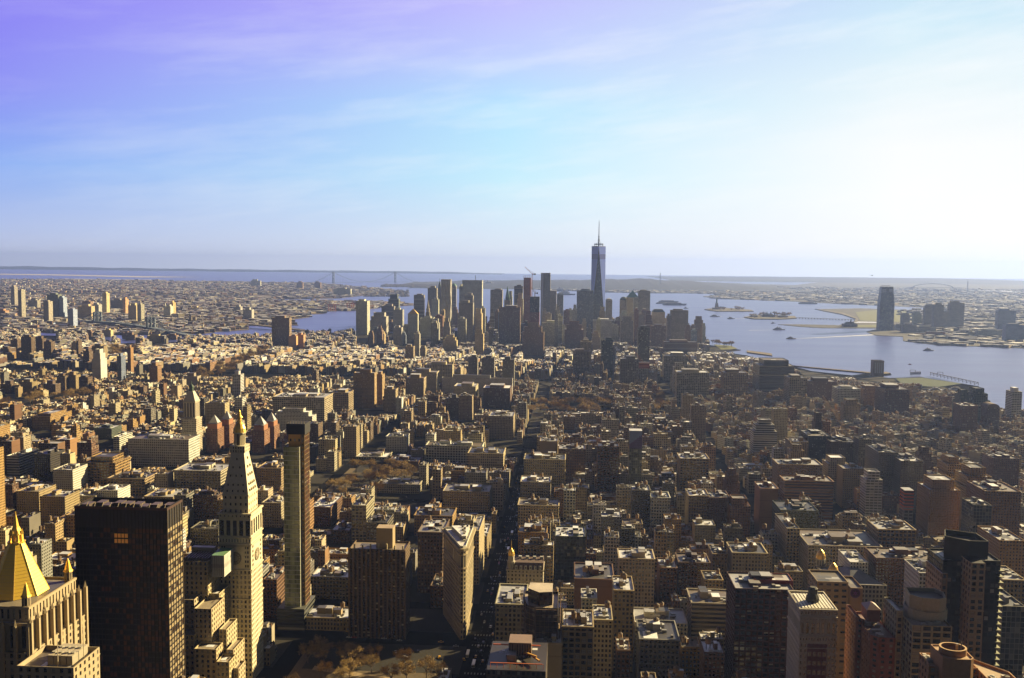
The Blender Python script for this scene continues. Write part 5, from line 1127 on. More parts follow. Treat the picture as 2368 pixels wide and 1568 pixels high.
# --- blue glass sign tower
def sign_tower():
    Y = 1290; a, z = P(1456, 996, Y); b = P(1485.5, 996, Y)[0]; zs = P(1470, 1037, Y)[1]; d = 18
    T = Tower('glass_tower', 'green glass slab tower with a violet skyline mural on its top floors', ((a + b) / 2, Y + d / 2, 2))
    T.tier(rect(a, b, Y, Y + d), 2, z, (.16, .18, .10), ST['c'], 0, mat='curtain')
    m = MB(); m.f([(a, Y - .3, zs), (b, Y - .3, zs), (b, Y - .3, z), (a, Y - .3, z)], 'plain', (.22, .26, .46)); w = b - a
    for i in range(12):
        x = a + w * i / 12; h = (z - zs) * (.25 + .6 * i / 12 * rng.uniform(.8, 1)); m.f([(x + .1, Y - .4, zs), (x + w / 12, Y - .4, zs), (x + w / 12, Y - .4, zs + h), (x + .1, Y - .4, zs + h)], 'plain', (.15, .09, .24))
        for j in range(int(h / 3)): m.f([(x + .4, Y - .45, zs + 1 + j * 3), (x + w / 12 - .3, Y - .45, zs + 1 + j * 3), (x + w / 12 - .3, Y - .45, zs + 2.2 + j * 3), (x + .4, Y - .45, zs + 2.2 + j * 3)], 'plain', (.05, .04, .12))
    T.part('skyline_mural', m)
    T.done(); own(a, b, Y, Y + d); note(1455, 1486, Y, 1108, 'the mural glass tower', (a + b) / 2, Y)
sign_tower()
# --- the sky tower (tallest, with spire)
def sky_tower():
    D = 4560; cx, z = P(1385, 570, D); _, zt = P(1385.5, 508, D); hw = (P(1401, 570, D)[0] - P(1368.5, 570, D)[0]) / 2; cy = D + hw
    T = Tower('skyscraper', 'tallest glass skyscraper with tapering triangular facets and a long spire', (cx, cy, 2))
    s = hw; base = [(cx - s, cy - s), (cx + s, cy - s), (cx + s, cy + s), (cx - s, cy + s)]
    top = [(cx, cy - s), (cx + s, cy), (cx, cy + s), (cx - s, cy)]; zb = 58
    T.w.prism(base, 2, zb, (.2, .22, .24), ST['c'], 'curtain', par=0, tb=T.r)
    blu = (.26, .36, 1.0)  # blue of the mirrored sky, painted into the inverted facets' base colour
    for i in range(4):
        j = (i + 1) % 4
        T.w.f([(*base[i], zb), (*base[j], zb), (*top[i], z)], 'curtain', (.12, .12, .12), (.9, .55, .3), ((0, 0), (16, 0), (8, 90)))
    for (b0, t0, t1) in ((0, 3, 0), (1, 0, 1), (2, 1, 2), (3, 2, 3)):
        n = 30
        for q_ in range(n):      # inverted facets, storey bands between base corner and roof edge
            k0, k1 = q_ / n, (q_ + 1) / n
            L = lambda k, tt: tuple(base[b0][a] * (1 - k) + tt[a] * k for a in (0, 1)) + (zb + (z - zb) * k,)
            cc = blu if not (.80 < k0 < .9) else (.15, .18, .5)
            T.w.f([L(k0, top[t0]), L(k0, top[t1]), L(k1, top[t1]), L(k1, top[t0])][::1], 'skyrefl_glass', cc)
    T.r.prism(top, z, z + 2, (.6, .62, .7), mat='plain', top='roof')
    m = MB(); r = s * .68; m.lathe((cx, cy), [(r, z + 8), (r, z + 11)], (.10, .10, .08), 'metal', 20); m.lathe((cx, cy), [(r * .9, z + 14), (r * .9, z + 15)], (.12, .12, .10), 'metal', 20)
    for i in range(12): a = i * math.pi / 6; m.beam((cx + r * .9 * math.cos(a), cy + r * .9 * math.sin(a), z + 2), (cx + r * .9 * math.cos(a), cy + r * .9 * math.sin(a), z + 15), 1.2, (.1, .1, .08))
    T.part('communication_ring', m)
    m = MB(); m.lathe((cx, cy), [(3.6, z + 2), (3.0, z + 35), (2.2, z + 36), (2.0, z + 44), (3.6, z + 45), (3.6, z + 49), (1.8, z + 50), (1.2, zt - 20), (.4, zt)], (.10, .09, .06), 'metal', 8)
    for i in range(8): m.lathe((cx, cy), [(2.3, z + 56 + i * 8), (2.3, z + 57.5 + i * 8)], (.08, .07, .05), 'metal', 8)
    T.part('spire', m)
    for i in range(4): a = i * math.pi / 2 + .78; m = MB(); m.beam((cx + r * .6 * math.cos(a), cy + r * .6 * math.sin(a), z + 12), (cx, cy, z + 46), .5, (.2, .2, .2)); T.part('guy_cable', m)
    T.done(); own(cx - s, cx + s, cy - s, cy + s); note(1368, 1401, D, 740, 'the sky tower', cx, cy)
simple('skyrefl_glass', .25, 0, .2, .3, .5)
sky_tower()
# --- rippled silver tower, spires
def downtown_extras():
    D = 4350; a, z = P(1020, 646, D); b = P(1042, 646, D)[0]; w = b - a
    T = Tower('apartment_tower', 'rippled silver steel skyscraper, tallest in the left skyline group', ((a + b) / 2, D + w / 2, 2)); n = 24
    def ring(k, ph): 
        pts = []
        for (x0, y0, x1, y1) in ((a, D, b, D), (b, D, b, D + w), (b, D + w, a, D + w), (a, D + w, a, D)):
            for i in range(8):
                t_ = i / 8; nx, ny = (y1 - y0) / w, -(x1 - x0) / w; o_ = 1.6 * math.sin(t_ * 18 + ph + k * 2.2)
                pts.append((x0 + (x1 - x0) * t_ + nx * o_, y0 + (y1 - y0) * t_ + ny * o_))
        return pts
    for j in range(n): T.w.frust(ring(j * .25, 0), 2 + (z - 2) * j / n, ring((j + 1) * .25, 0), 2 + (z - 2) * (j + 1) / n, (.62, .60, .55), 'metal' if 0 else 'curtainlight', top=(j == n - 1), st=(5, 3.5, .5, .4))
    T.done(); own(a, b, D, D + w); note(1020, 1043, D, 770, 'the rippled silver tower', (a + b) / 2, D)
    # green-spired gothic tower
    D = 4480; a, z = P(1166, 694, D); b = P(1180, 694, D)[0]; cx, cy, w = (a + b) / 2, D + (b - a) / 2, b - a; zt = P(1173, 662, D)[1]
    T = Tower('office_tower', 'gothic white tower with a slim green copper spire', (cx, cy, 2)); T.tier(rect(a, b, D, D + w), 2, z, C['stone'], ST['p'], 0)
    m = MB(); m.prism(rect(cx - w * .3, cx + w * .3, cy - w * .3, cy + w * .3), z, z + 14, C['copper'], ST['p']); m.frust(rect(cx - w * .32, cx + w * .32, cy - w * .32, cy + w * .32), z + 14, rect(cx - .5, cx + .5, cy - .5, cy + .5), zt, C['copper'], 'plain'); T.part('copper_spire', m)
    for sx in (-1, 1): m = MB(); m.cone((cx + sx * w * .42, cy - w * .42), 2, z, z + 12, C['copper'], 'plain', 6); T.part('pinnacle', m)
    T.done(); own(a, b, D, D + w); note(1161, 1182, D, 740, 'the green-spired tower', cx, cy)
    # old bank spire
    D = 5350; a, z = P(1010, 668, D); b = P(1022, 668, D)[0]; cx, cy, w = (a + b) / 2, D + 15, b - a
    T = Tower('office_tower', 'old banking tower tapering to a thin gothic spire', (cx, cy, 2)); T.tier(rect(a, b, D, D + w), 2, z, C['grey'], ST['p'], 0); zt = P(1015, 644, D)[1]
    m = MB(); m.frust(rect(cx - w * .34, cx + w * .34, cy - w * .3, cy + w * .3), z, rect(cx - 1, cx + 1, cy - 1, cy + 1), zt - 14, (.16, .2, .18), 'plain'); m.beam((cx, cy, zt - 14), (cx, cy, zt), 1.2, (.2, .2, .2)); T.part('spire', m); T.done(); own(a, b, D, D + w)
    # municipal building crown
    D = 4210; cx, z = P(988, 736, D); T = Tower('civic_tower', 'round tiered white crown tower above the pale municipal building', (cx, D + 20, 2), 'tower'); zz = lambda y: P(988, y, D)[1]
    T.tier(rect(cx - 9, cx + 9, D + 11, D + 29), zz(736) - 4, zz(722), C['stone'], ST['p'], 0); m = MB(); m.lathe((cx, D + 20), [(8, zz(722)), (8, zz(714)), (5.5, zz(713)), (5.5, zz(707)), (3.5, zz(706)), (3, zz(701)), (.6, zz(694))], C['stone'], 'plain', 12); T.part('round_tiers', m); T.done()
    # two construction towers
    D = 4400; a, z = P(1211, 642, D); b = P(1228, 642, D)[0]; w = b - a
    T = Tower('construction_tower', 'slim unfinished tower with orange netting and open top floors', ((a + b) / 2, D + 15, 2), 'tower'); T.tier(rect(a, b, D, D + 28), 2, z, (.46, .16, .08), (4, 4, .5, .5), 0)
    m = MB(); 
    for i in range(5): x = a + i * w / 4; m.beam((x, D, z), (x, D, z + 8), 1, (.5, .15, .08))
    m.beam((a, D, z + 8), (b, D, z + 8), 1, (.5, .15, .08)); T.part('open_frame', m); T.done(); own(a, b, D, D + 28); note(1210, 1229, D, 740, 'the orange-netted slim tower', a, D)
    D = 3900; a, z = P(1225, 686, D); b = P(1248, 686, D)[0]; T = Tower('construction_tower', 'unfinished black and orange concrete tower below the slim orange one', ((a + b) / 2, D + 15, 2), 'tower'); z2 = P(1236, 722, D)[1]
    T.tier(rect(a, b, D, D + 35), 2, z2, (.42, .14, .08), ST['g'], 0); T.tier(rect(a + 1, b - 1, D + 1, D + 34), z2, z, (.04, .035, .035), ST['g'], 0); T.done(); own(a, b, D, D + 35); note(1224, 1249, D, 760, 'the black-topped unfinished tower', a, D)
    # mirrored two-tone tower
    D = 4750; a, z = P(1251, 631, D); b = P(1273, 631, D)[0]; z2 = P(1280, 672, D)[1]; e = P(1287, 672, D)[0]
    T = Tower('glass_tower', 'pale mirrored tower with a lower right half', ((a + b) / 2, D + 20, 2)); T.w.prism(rect(a, b, D, D + 40), 2, z, (.30, .30, .32), (3, 4, .9, .3), 'curtain', par=0, tb=T.r); T.w.prism(rect(b, e, D, D + 40), 2, z2, (.42, .36, .34), (3, 4, .9, .3), 'curtain', par=0, tb=T.r)
    T.w.prism(rect(a, a + 12, D - 1, D), 2, z, (.5, .55, .8), mat='plain'); T.done(); own(a, e, D, D + 40); note(1251, 1287, D, 745, 'the pale two-step mirrored tower', a, D)
    # bowed tower across the river
    D = 5150; a, z = P(2040, 672, D); b = P(2066, 672, D)[0]; cx = (a + b) / 2; a2 = P(2035, 700, D)[0]; zm = P(2050, 705, D)[1]; hw = cx - a2; w = (b - a) / 2
    T = Tower('office_tower', 'tall solitary bowed office tower on the far river bank', (cx, D + 25, 2)); c = (.16, .17, .24); zt = P(2052, 663, D)[1]
    T.w.frust(rect(cx - hw, cx + hw, D, D + 45), 2, rect(cx - hw, cx + hw, D, D + 45), zm, c, 'facade', False, ST['c']); T.w.frust(rect(cx - hw, cx + hw, D, D + 45), zm, rect(cx - w, cx + w, D + 3, D + 42), zt, c, 'facade', True, ST['c'])
    m = MB(); 
    for sx in (-1, 1): m.f([(cx + sx * w * .56 - w * .32, D + 1.4, zt - 28), (cx + sx * w * .56 + w * .32, D + 1.4, zt - 28), (cx + sx * w * .56 + w * .32, D + 2.2, zt - 12), (cx + sx * w * .56 - w * .32, D + 2.2, zt - 12)], 'plain', (.5, .52, .62))
    T.part('crown_opening', m); m = MB(); m.beam((cx - w, D + 20, zt + 5), (cx + w * .6, D + 20, zt + 6), 2, (.2, .2, .25)); T.part('roof_crane', m); T.done(); note(2034, 2071, D, 770, 'the bowed riverside tower', cx, D)
    root = next(o for o in S.objects if o.get('label', '').startswith('wide white gridded bank slab'))
    x, z = P(1099, 648, 5070); m = MB(); m.beam((x, 5080, z - 2), (x, 5080, z + 26), 2.4, (.15, .15, .14)); rel(m, 'antenna', root)
facade_mat('curtainlight', False)
downtown_extras()
# ================= land and water =================
def sheet(name, polys, z, mat, col, kind='structure', skirt=0):
    mb = MB()
    for poly in polys:
        for tri in tessellate_polygon([[Vector((p[0], p[1], 0)) for p in poly]]):
            a, b, c = [poly[i] for i in tri]
            if (b[0] - a[0]) * (c[1] - a[1]) - (b[1] - a[1]) * (c[0] - a[0]) < 0: b, c = c, b
            mb.f([(*a, z), (*b, z), (*c, z)], mat, col)
        if skirt:
            n = len(poly)
            for i in range(n):
                a, b = poly[i], poly[(i + 1) % n]; mb.f([(*a, z - skirt), (*b, z - skirt), (*b, z), (*a, z)], mat, (.10, .09, .08))
    o = mb.build(name); o['kind'] = kind; o['label'] = name.replace('_', ' '); return o
def GP(lst): return [G(x, y) for x, y in lst]
MANH = [(-2600, -500), (-2600, 3300)] + GP([(-60, 772), (120, 776), (225, 778), (272, 794), (420, 790), (520, 787), (628, 782), (760, 776), (900, 770), (1100, 764), (1400, 762), (1580, 770), (1634, 792), (1640, 798), (1713, 809), (1690, 812), (1667, 813), (1727, 822), (1790, 838), (1835, 847), (1876, 858), (1970, 868), (2015, 862), (2045, 861), (2062, 866), (2045, 868), (1985, 873), (2060, 874), (2130, 872), (2263, 893), (2265, 897), (2180, 912), (2300, 938), (2330, 948), (2440, 985)]) + [(1900, 600), (1900, -500)]
BROOK = GP([(-400, 760), (-60, 765), (124, 769), (300, 774), (440, 771), (462, 772), (498, 767), (576, 762), (560, 752), (600, 752), (690, 752), (669, 739), (716, 733), (716, 727), (747, 725), (752, 720), (823, 718), (905, 708), (960, 706), (930, 700), (780, 696), (600, 694), (640, 692), (780, 690), (836, 684), (934, 676), (905, 670), (830, 664), (771, 658), (700, 654), (560, 652), (380, 649), (150, 646), (-400, 644)])
PORT = None
NJ = GP([(1630, 686), (1660, 691), (1727, 693), (1840, 697), (1930, 702), (2139, 711), (2139, 718), (2070, 716), (1990, 713), (1884, 715), (1905, 720), (1950, 728), (1983, 736), (1975, 743), (1954, 748), (1940, 752), (1850, 750), (1799, 750), (1850, 755), (1900, 758), (2033, 759), (2003, 767), (2025, 775), (2088, 778), (2089, 788), (2173, 798), (2250, 800), (2500, 810), (2700, 760), (2600, 655), (2368, 656), (2100, 653), (1900, 652), (1760, 668)])
SI = GP([(917, 659), (960, 661), (1040, 662), (1153, 665), (1280, 671), (1396, 676), (1500, 678), (1586, 678), (1700, 681), (1793, 683), (1900, 670), (2050, 664), (1700, 656), (1400, 654), (1100, 650), (960, 652)])
water = MB()
nw = 40
for i in range(nw):
    water.f([(-45000 + 90000 * i / nw, -3000, 0), (-45000 + 90000 * (i + 1) / nw, -3000, 0), (-45000 + 90000 * (i + 1) / nw, 33000, 0), (-45000 + 90000 * i / nw, 33000, 0)], 'water', (.1, .1, .1))
m, k, b = newmat('water'); p = posn(k)
b.inputs['Base Color'].default_value = (.035, .060, .10, 1); b.inputs['Roughness'].default_value = .30; b.inputs['Specular IOR Level'].default_value = .6
mp = k.n('ShaderNodeMapping'); k.l(p, mp.inputs[0]); mp.inputs['Scale'].default_value = (.010, .045, .02); mp.inputs['Rotation'].default_value = (0, 0, R(12))
mp2 = k.n('ShaderNodeMapping'); k.l(p, mp2.inputs[0]); mp2.inputs['Scale'].default_value = (.0012, .006, .001); mp2.inputs['Rotation'].default_value = (0, 0, R(8))
big = k.noise(mp2.outputs[0], 1, 4, .6)
k.l(k.mix(big, (.04, .06, .24, 1), (.08, .10, .34, 1)), b.inputs['Base Color'])
k.l(k.m('ADD', .22, k.m('MULTIPLY', big, .2)), b.inputs['Roughness'])
bp = k.n('ShaderNodeBump'); bp.inputs['Strength'].default_value = .55; bp.inputs['Distance'].default_value = 4.
k.l(k.m('ADD', k.noise(mp.outputs[0], 1, 5, .65), k.m('MULTIPLY', k.noise(p, .12, 3), .25)), bp.inputs['Height']); k.l(bp.outputs[0], b.inputs['Normal'])
w_ = water.build('water'); w_['kind'] = 'structure'; w_['label'] = 'broad blue-grey bay and rivers'
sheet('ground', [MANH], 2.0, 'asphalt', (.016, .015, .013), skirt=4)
sheet('far_shore', [BROOK], 2.0, 'land', (.17, .13, .10), skirt=4)
sheet('west_shore', [NJ], 2.0, 'land', (.07, .065, .055), skirt=4)
def ridge(name, px, Y, z, depth, col, label):
    """low hills: real height and depth"""
    mb = MB(); n = len(px); rows = 7
    pts = []
    for (x, h) in px:
        X = P(x, 650, Y)[0]; pts.append((X, h))
    for r_ in range(rows):
        f0, f1 = math.sin(math.pi * r_ / rows) ** .7 if r_ else 0, math.sin(math.pi * min(rows - .01, r_ + 1) / rows) ** .7
        for i in range(n - 1):
            (xa, ha), (xb, hb) = pts[i], pts[i + 1]; y0, y1 = Y + depth * r_ / rows, Y + depth * (r_ + 1) / rows
            mb.f([(xa, y0, 2 + ha * f0), (xb, y0, 2 + hb * f0), (xb, y1, 2 + hb * f1), (xa, y1, 2 + ha * f1)], 'land', col)
    o = mb.build(name, smooth=True); tag(o, label, None, None, 'structure'); return o
def hump(x0, x1, n, pts): 
    xs = [p[0] for p in pts]; hs = [p[1] for p in pts]
    return [(x, float(np.interp(x, xs, hs)) * (1 + .10 * math.sin(x * .05) + .05 * math.sin(x * .17 + 1))) for x in np.linspace(x0, x1, n)]
sheet('island_shore', [SI], 2.5, 'land', (.05, .05, .05), skirt=4)
ridge('hills', hump(940, 1900, 60, [(940, 8), (1150, 50), (1300, 65), (1400, 85), (1520, 105), (1650, 80), (1800, 40), (1900, 10)]), 12600, 0, 6500, (.012, .018, .030), 'long wooded hills of the far island')
ridge('hills', hump(-60, 1160, 50, [(-60, 95), (60, 95), (300, 72), (700, 62), (1000, 60), (1160, 20)]), 30500, 0, 1500, (.012, .018, .035), 'faint highlands on the horizon, left')
ridge('hills', hump(1560, 2500, 40, [(1560, 5), (1800, 45), (2100, 60), (2500, 60)]), 21000, 0, 9000, (.015, .02, .035), 'faint mainland plain under the white sky, right')
# sandbar and inland water strips
sheet('sandbar', [GP([(-60, 634.5), (120, 636.8), (330, 641.5), (470, 641), (330, 639), (120, 634.6), (-60, 632.5)])], 3, 'foam', (.55, .5, .42))
sheet('beach', [GP([(150, 645.2), (380, 648.6), (384, 647.5), (150, 644.5)])], 3, 'foam', (.6, .55, .48))
sheet('inland_water', [GP(q_) for q_ in ([(2220, 672), (2300, 674), (2400, 681), (2400, 677), (2300, 671)], [(2130, 685), (2190, 687), (2190, 685.5), (2130, 684)], [(2255, 717), (2330, 717), (2330, 715), (2255, 715)], [(2240, 729), (2300, 731), (2300, 729), (2240, 727)], [(1905, 684), (1970, 689), (2060, 690), (2060, 687), (1960, 686)], [(1970, 747), (2034, 747), (2034, 745), (1985, 744)])], 3.2, 'foam', (.50, .55, .75))
sheet('lawn', [GP(q_) for q_ in ([(1978, 722), (2040, 716), (2120, 720), (2140, 735), (2110, 746), (2050, 744), (1990, 742), (1986, 735)], [(1945, 753), (2030, 751), (2032, 757), (1950, 757)], [(1650, 797), (1690, 800), (1706, 807), (1668, 809)])], 3.0, 'grass', (.16, .17, .05))
sheet('breakwater', [GP([(1884, 715), (1950, 724), (1983, 736), (1984, 742), (1975, 746), (1979, 738), (1946, 727)])], 5.0, 'land', (.16, .14, .12), skirt=4)
# piers and ballfield deck on the near bank
sheet('pier', [GP(q_) for q_ in ([(1835, 846), (2015, 861.5), (2050, 861), (2060, 864), (2040, 866), (1870, 850)], [(1727, 815), (1786, 823), (1784, 818), (1727, 811)], [(545, 735), (605, 738), (640, 734), (600, 730)], [(690, 733), (716, 731), (712, 725), (640, 724)])], 3.5, 'pavement', (.28, .24, .20), skirt=5)
sheet('ballfield', [GP([(2070, 877), (2130, 875), (2225, 889), (2170, 897), (2090, 893)])], 4.5, 'grass', (.05, .08, .035))
# islands
def island(name, poly, label): 
    o = sheet(name, [GP(poly)], 5.0, 'land', (.15, .13, .09), skirt=6); o['label'] = label; return o
island('island', [(1629, 716), (1640, 718), (1660, 720.5), (1743, 720.5), (1738, 717.5), (1720, 716), (1680, 713), (1650, 713)], 'small low island carrying the statue')
island('island', [(1720, 734), (1745, 738), (1800, 738.5), (1842, 736.5), (1838, 732), (1800, 730), (1750, 729)], 'small wooded island with brick halls')
island('island', [(1626, 686), (1660, 690), (1700, 690), (1680, 686), (1650, 684)], 'low dark island in the far bay')
# ================= point tests =================
def inside(pt, poly):
    x, y = pt; c = False; n = len(poly); j = n - 1
    for i in range(n):
        xi, yi = poly[i]; xj, yj = poly[j]
        if (yi > y) != (yj > y) and x < (xj - xi) * (y - yi) / (yj - yi) + xi: c = not c
        j = i
    return c
def st(n): return 815 + (23 - n) * 80.5
PARKS = [(-222, -98, 560, 790), (-352, -236, st(17) + 10, st(14) - 40), (-95, 88, 2050, 2262)]
# ---- trees
def tree_mesh(seed):
    r_ = random.Random(seed); t_ = MB(); c = MB(); H = 15
    def limb(a, b, w0, w1):
        a = Vector(a); b = Vector(b); d = (b - a).normalized(); u = d.orthogonal().normalized(); v = d.cross(u)
        A = [tuple(a + (u * math.cos(q_) + v * math.sin(q_)) * w0) for q_ in (0, 2.1, 4.2)]; B = [tuple(b + (u * math.cos(q_) + v * math.sin(q_)) * w1) for q_ in (0, 2.1, 4.2)]
        for i in range(3): j = (i + 1) % 3; t_.f([A[i], A[j], B[j], B[i]], 'wood', (.13, .09, .06))
    limb((0, 0, 0), (0, 0, H * .35), .4, .3); tips = []
    for i in range(9):
        a = i * .7 + r_.uniform(-.3, .3); e = r_.uniform(.5, 1.25); L = r_.uniform(4, 6.5); p0 = (0, 0, H * r_.uniform(.25, .36)); p1 = (L * math.cos(a) * math.cos(e), L * math.sin(a) * math.cos(e), p0[2] + L * math.sin(e)); limb(p0, p1, .2, .1)
        for j in range(4):
            a2 = a + r_.uniform(-1, 1); e2 = r_.uniform(.1, 1.2); L2 = r_.uniform(2, 4.2); p2 = (p1[0] + L2 * math.cos(a2) * math.cos(e2), p1[1] + L2 * math.sin(a2) * math.cos(e2), p1[2] + L2 * math.sin(e2)); limb(p1, p2, .1, .03); tips.append(p2); tips.append(tuple((p1[q_] + p2[q_]) / 2 for q_ in range(3)))
    for p in tips:
        for j in range(26):
            d = Vector((r_.gauss(0, 1), r_.gauss(0, 1), r_.gauss(.5, .8))).normalized(); L = r_.uniform(.7, 1.9); s = Vector(p) + Vector((r_.gauss(0, .8), r_.gauss(0, .8), r_.gauss(0, .6))); o_ = d.orthogonal().normalized() * .10
            k_ = r_.uniform(.5, 1.3); c.f([tuple(s - o_), tuple(s + o_), tuple(s + d * L)], 'twig', (.42 * k_, .28 * k_, .10 * k_))
    a = t_.build('trunk'); b = c.build('crown'); bpy.data.objects.remove(a) if 0 else None
    return a, b
PROTO = [tree_mesh(s) for s in (1, 2, 3, 4)]
PM = [(a.data, b.data) for a, b in PROTO]
for a, b in PROTO: bpy.data.objects.remove(a); bpy.data.objects.remove(b)
def tree(x, y, s, label, group, z=2.1):
    o = empty('bare_tree', (x, y, z), label, 'tree', group); o.rotation_euler.z = rng.uniform(0, 6.28); o.scale = (s, s, s * rng.uniform(.85, 1.1))
    ms = rng.choice(PM)
    for n_, me in zip(('trunk', 'crown'), ms): c = bpy.data.objects.new(n_, me); COL.objects.link(c); c.parent = o
groves = []
def grove(poly_px, n, s, label, group, clampY=None):
    poly = GP(poly_px); xs = [p[0] for p in poly]; ys = [p[1] for p in poly]; k = 0; t_ = 0; pts = []
    while k < n and t_ < 4000:
        t_ += 1; x, y = rng.uniform(min(xs), max(xs)), rng.uniform(min(ys), max(ys))
        if inside((x, y), poly) and all(math.dist((x, y), q_) > 7 * s for q_ in pts): tree(x, y, s * rng.uniform(.8, 1.2), label, group); pts.append((x, y)); k += 1
    groves.append(poly)
def rgrove(x0, x1, y0, y1, n, s, label, group):
    pts = []; t_ = 0
    while len(pts) < n and t_ < 3000:
        t_ += 1; x, y = rng.uniform(x0, x1), rng.uniform(y0, y1)
        if all(math.dist((x, y), q_) > 6.5 * s for q_ in pts): tree(x, y, s * rng.uniform(.8, 1.25), label, group); pts.append((x, y))
rgrove(-218, -102, 612, 782, 36, 1.05, 'bare brown tree in the park at the bottom of the picture', 'bare trees of the bottom park')
rgrove(-346, -240, st(17) + 14, st(14) - 46, 28, 1.35, 'bare golden-brown tree in the park left of centre', 'bare trees of the union park')
rgrove(-92, 84, 2070, 2250, 44, 1.5, 'bare tree in the square beyond the brown slabs', 'bare trees of the far square')
grove([(455, 870), (520, 850), (600, 812), (636, 812), (600, 838), (530, 868), (470, 885)], 60, 1.6, 'bare tree in the long strip park among the east blocks', 'bare trees of the strip park')
grove([(1513, 962), (1545, 955), (1528, 925), (1513, 922)], 14, 1.5, 'bare tree in the wooded triangle between the village streets', 'bare trees of the wooded triangle')
grove([(250, 834), (320, 836), (320, 812), (250, 808)], 20, 1.8, 'bare tree between the eastern housing towers', 'bare trees of the estates')
grove([(0, 945), (210, 925), (210, 912), (0, 926)], 26, 1.4, 'bare tree at the feet of the near eastern estate row', 'bare trees of the near estate')
grove([(1640, 797), (1700, 806), (1690, 800), (1650, 794)], 12, 1.5, 'small bare tree on the green river park at the skyline\'s right end', 'trees of the river park')
grove([(1650, 719), (1735, 719), (1725, 716), (1660, 715)], 14, 2., 'dark tree on the statue island', 'trees of the statue island')
grove([(1735, 736), (1835, 735), (1828, 731), (1750, 730)], 16, 2., 'dark tree on the island of brick halls', 'trees of the hall island')
grove([(1955, 985), (2050, 992), (2050, 1000), (1955, 994)], 10, 1.2, 'bare street tree among the low village houses at the right', 'village street trees')
# ================= ordinary city blocks =================
CLAMP = []
for (a, b, Y, yb) in HERO: CLAMP.append((a, b, Y, yb))
CLAMP += [(1140, 1200, 1400, 1100), (1640, 1700, 4300, 814), (1700, 1760, 4000, 826), (1760, 1850, 3500, 853), (1850, 1985, 3300, 873), (1985, 2130, 3200, 884), (2130, 2225, 3000, 902), (2225, 2280, 2800, 908), (2280, 2368, 2600, 944), (720, 802, 1460, 1134), (802, 930, 1480, 1110),
          (620, 1000, 700, 1520), (455, 640, 2700, 868), (1229, 1412, 2120, 948), (1513, 1545, 2100, 955), (940, 1022, 900, 1470), (1094, 1140, 900, 1478)]
def zlimit(cx, cy, w, d):
    x, y = proj(cx, cy - d / 2, 20); hw = w / 2 / max(cy, 1) * FPX; z = 400
    for (a, b, Y, yb) in CLAMP:
        if Y > cy + d / 2 and b > x - hw and a < x + hw:
            zz = P(x, yb, cy)[1]; z = min(z, zz)
    return z
def blocked(cx, cy, w, d):
    for (a, b, c, e) in FOOT:
        if cx + w / 2 > a and cx - w / 2 < b and cy + d / 2 > c and cy - d / 2 < e: return True
    for (a, b, c, e) in PARKS:
        if cx + w / 2 > a and cx - w / 2 < b and cy + d / 2 > c and cy - d / 2 < e: return True
    return False
# broadway: diagonal street
BW = [(-60, 740), (-105, 830), (-250, st(15)), (-330, st(14) + 20), (-352, 2000), (-300, 2700), (-190, 3600), (-100, 4600)]
def near_bway(x, y, m=17):
    if abs(x - float(np.interp(y, [760, 830, 1460, 1560, 2000, 2700, 3600, 4600], [-62, -100, -262, -335, -352, -300, -190, -100]))) < m and y > 740: return True
    return False
def dead(x, y):
    for g_ in groves:
        if inside((x, y), g_): return True
    return False
LOTS = []; PADS = []
def storeys(x, y):
    r_ = rng.random()
    if y < 1534:
        if 870 < y and abs(x + 72) < 62: f = rng.choice([9, 10, 11, 12, 13, 15])
        elif -360 < x < 240: f = rng.choice([4, 5, 5, 6, 6, 8, 9, 11, 12, 14])
        elif x < -360: f = rng.choice([4, 5, 6, 8, 10, 12, 14, 16])
        elif x < 800: f = rng.choice([3, 4, 4, 5, 5, 5, 6, 8, 12]) if y > 900 else rng.choice([4, 5, 5, 6, 8, 11, 14])
        else: f = rng.choice([4, 4, 5, 5, 6, 9, 12, 16])
    elif y < 2700:
        if x > 260: f = rng.choice([3, 3, 4, 4, 4, 5, 5, 6, 6]) if r_ < .95 else rng.choice([9, 12, 15])
        elif x > -480: f = rng.choice([5, 6, 6, 8, 9, 11, 12, 14]) if y < 2050 else rng.choice([4, 5, 5, 6, 7, 9])
        else: f = rng.choice([4, 4, 5, 5, 6]) if r_ < .95 else rng.choice([8, 12])
    elif y < 3500: f = rng.choice([5, 5, 6, 6, 7, 8]) if x < -60 or r_ < .5 else rng.choice([6, 8, 10, 13])
    else: f = rng.choice([5, 6, 7, 8]) if x < -480 else rng.choice([6, 8, 10, 12, 16, 22])
    return f
PAL = [('tan', 6), ('cream', 5), ('brick', 3), ('brown', 4), ('grey', 3), ('white', 3), ('ochre', 3), ('orange', 2), ('stone', 6), ('dusk', 3)]
PALL = [c for c, n in PAL for _ in range(n)]
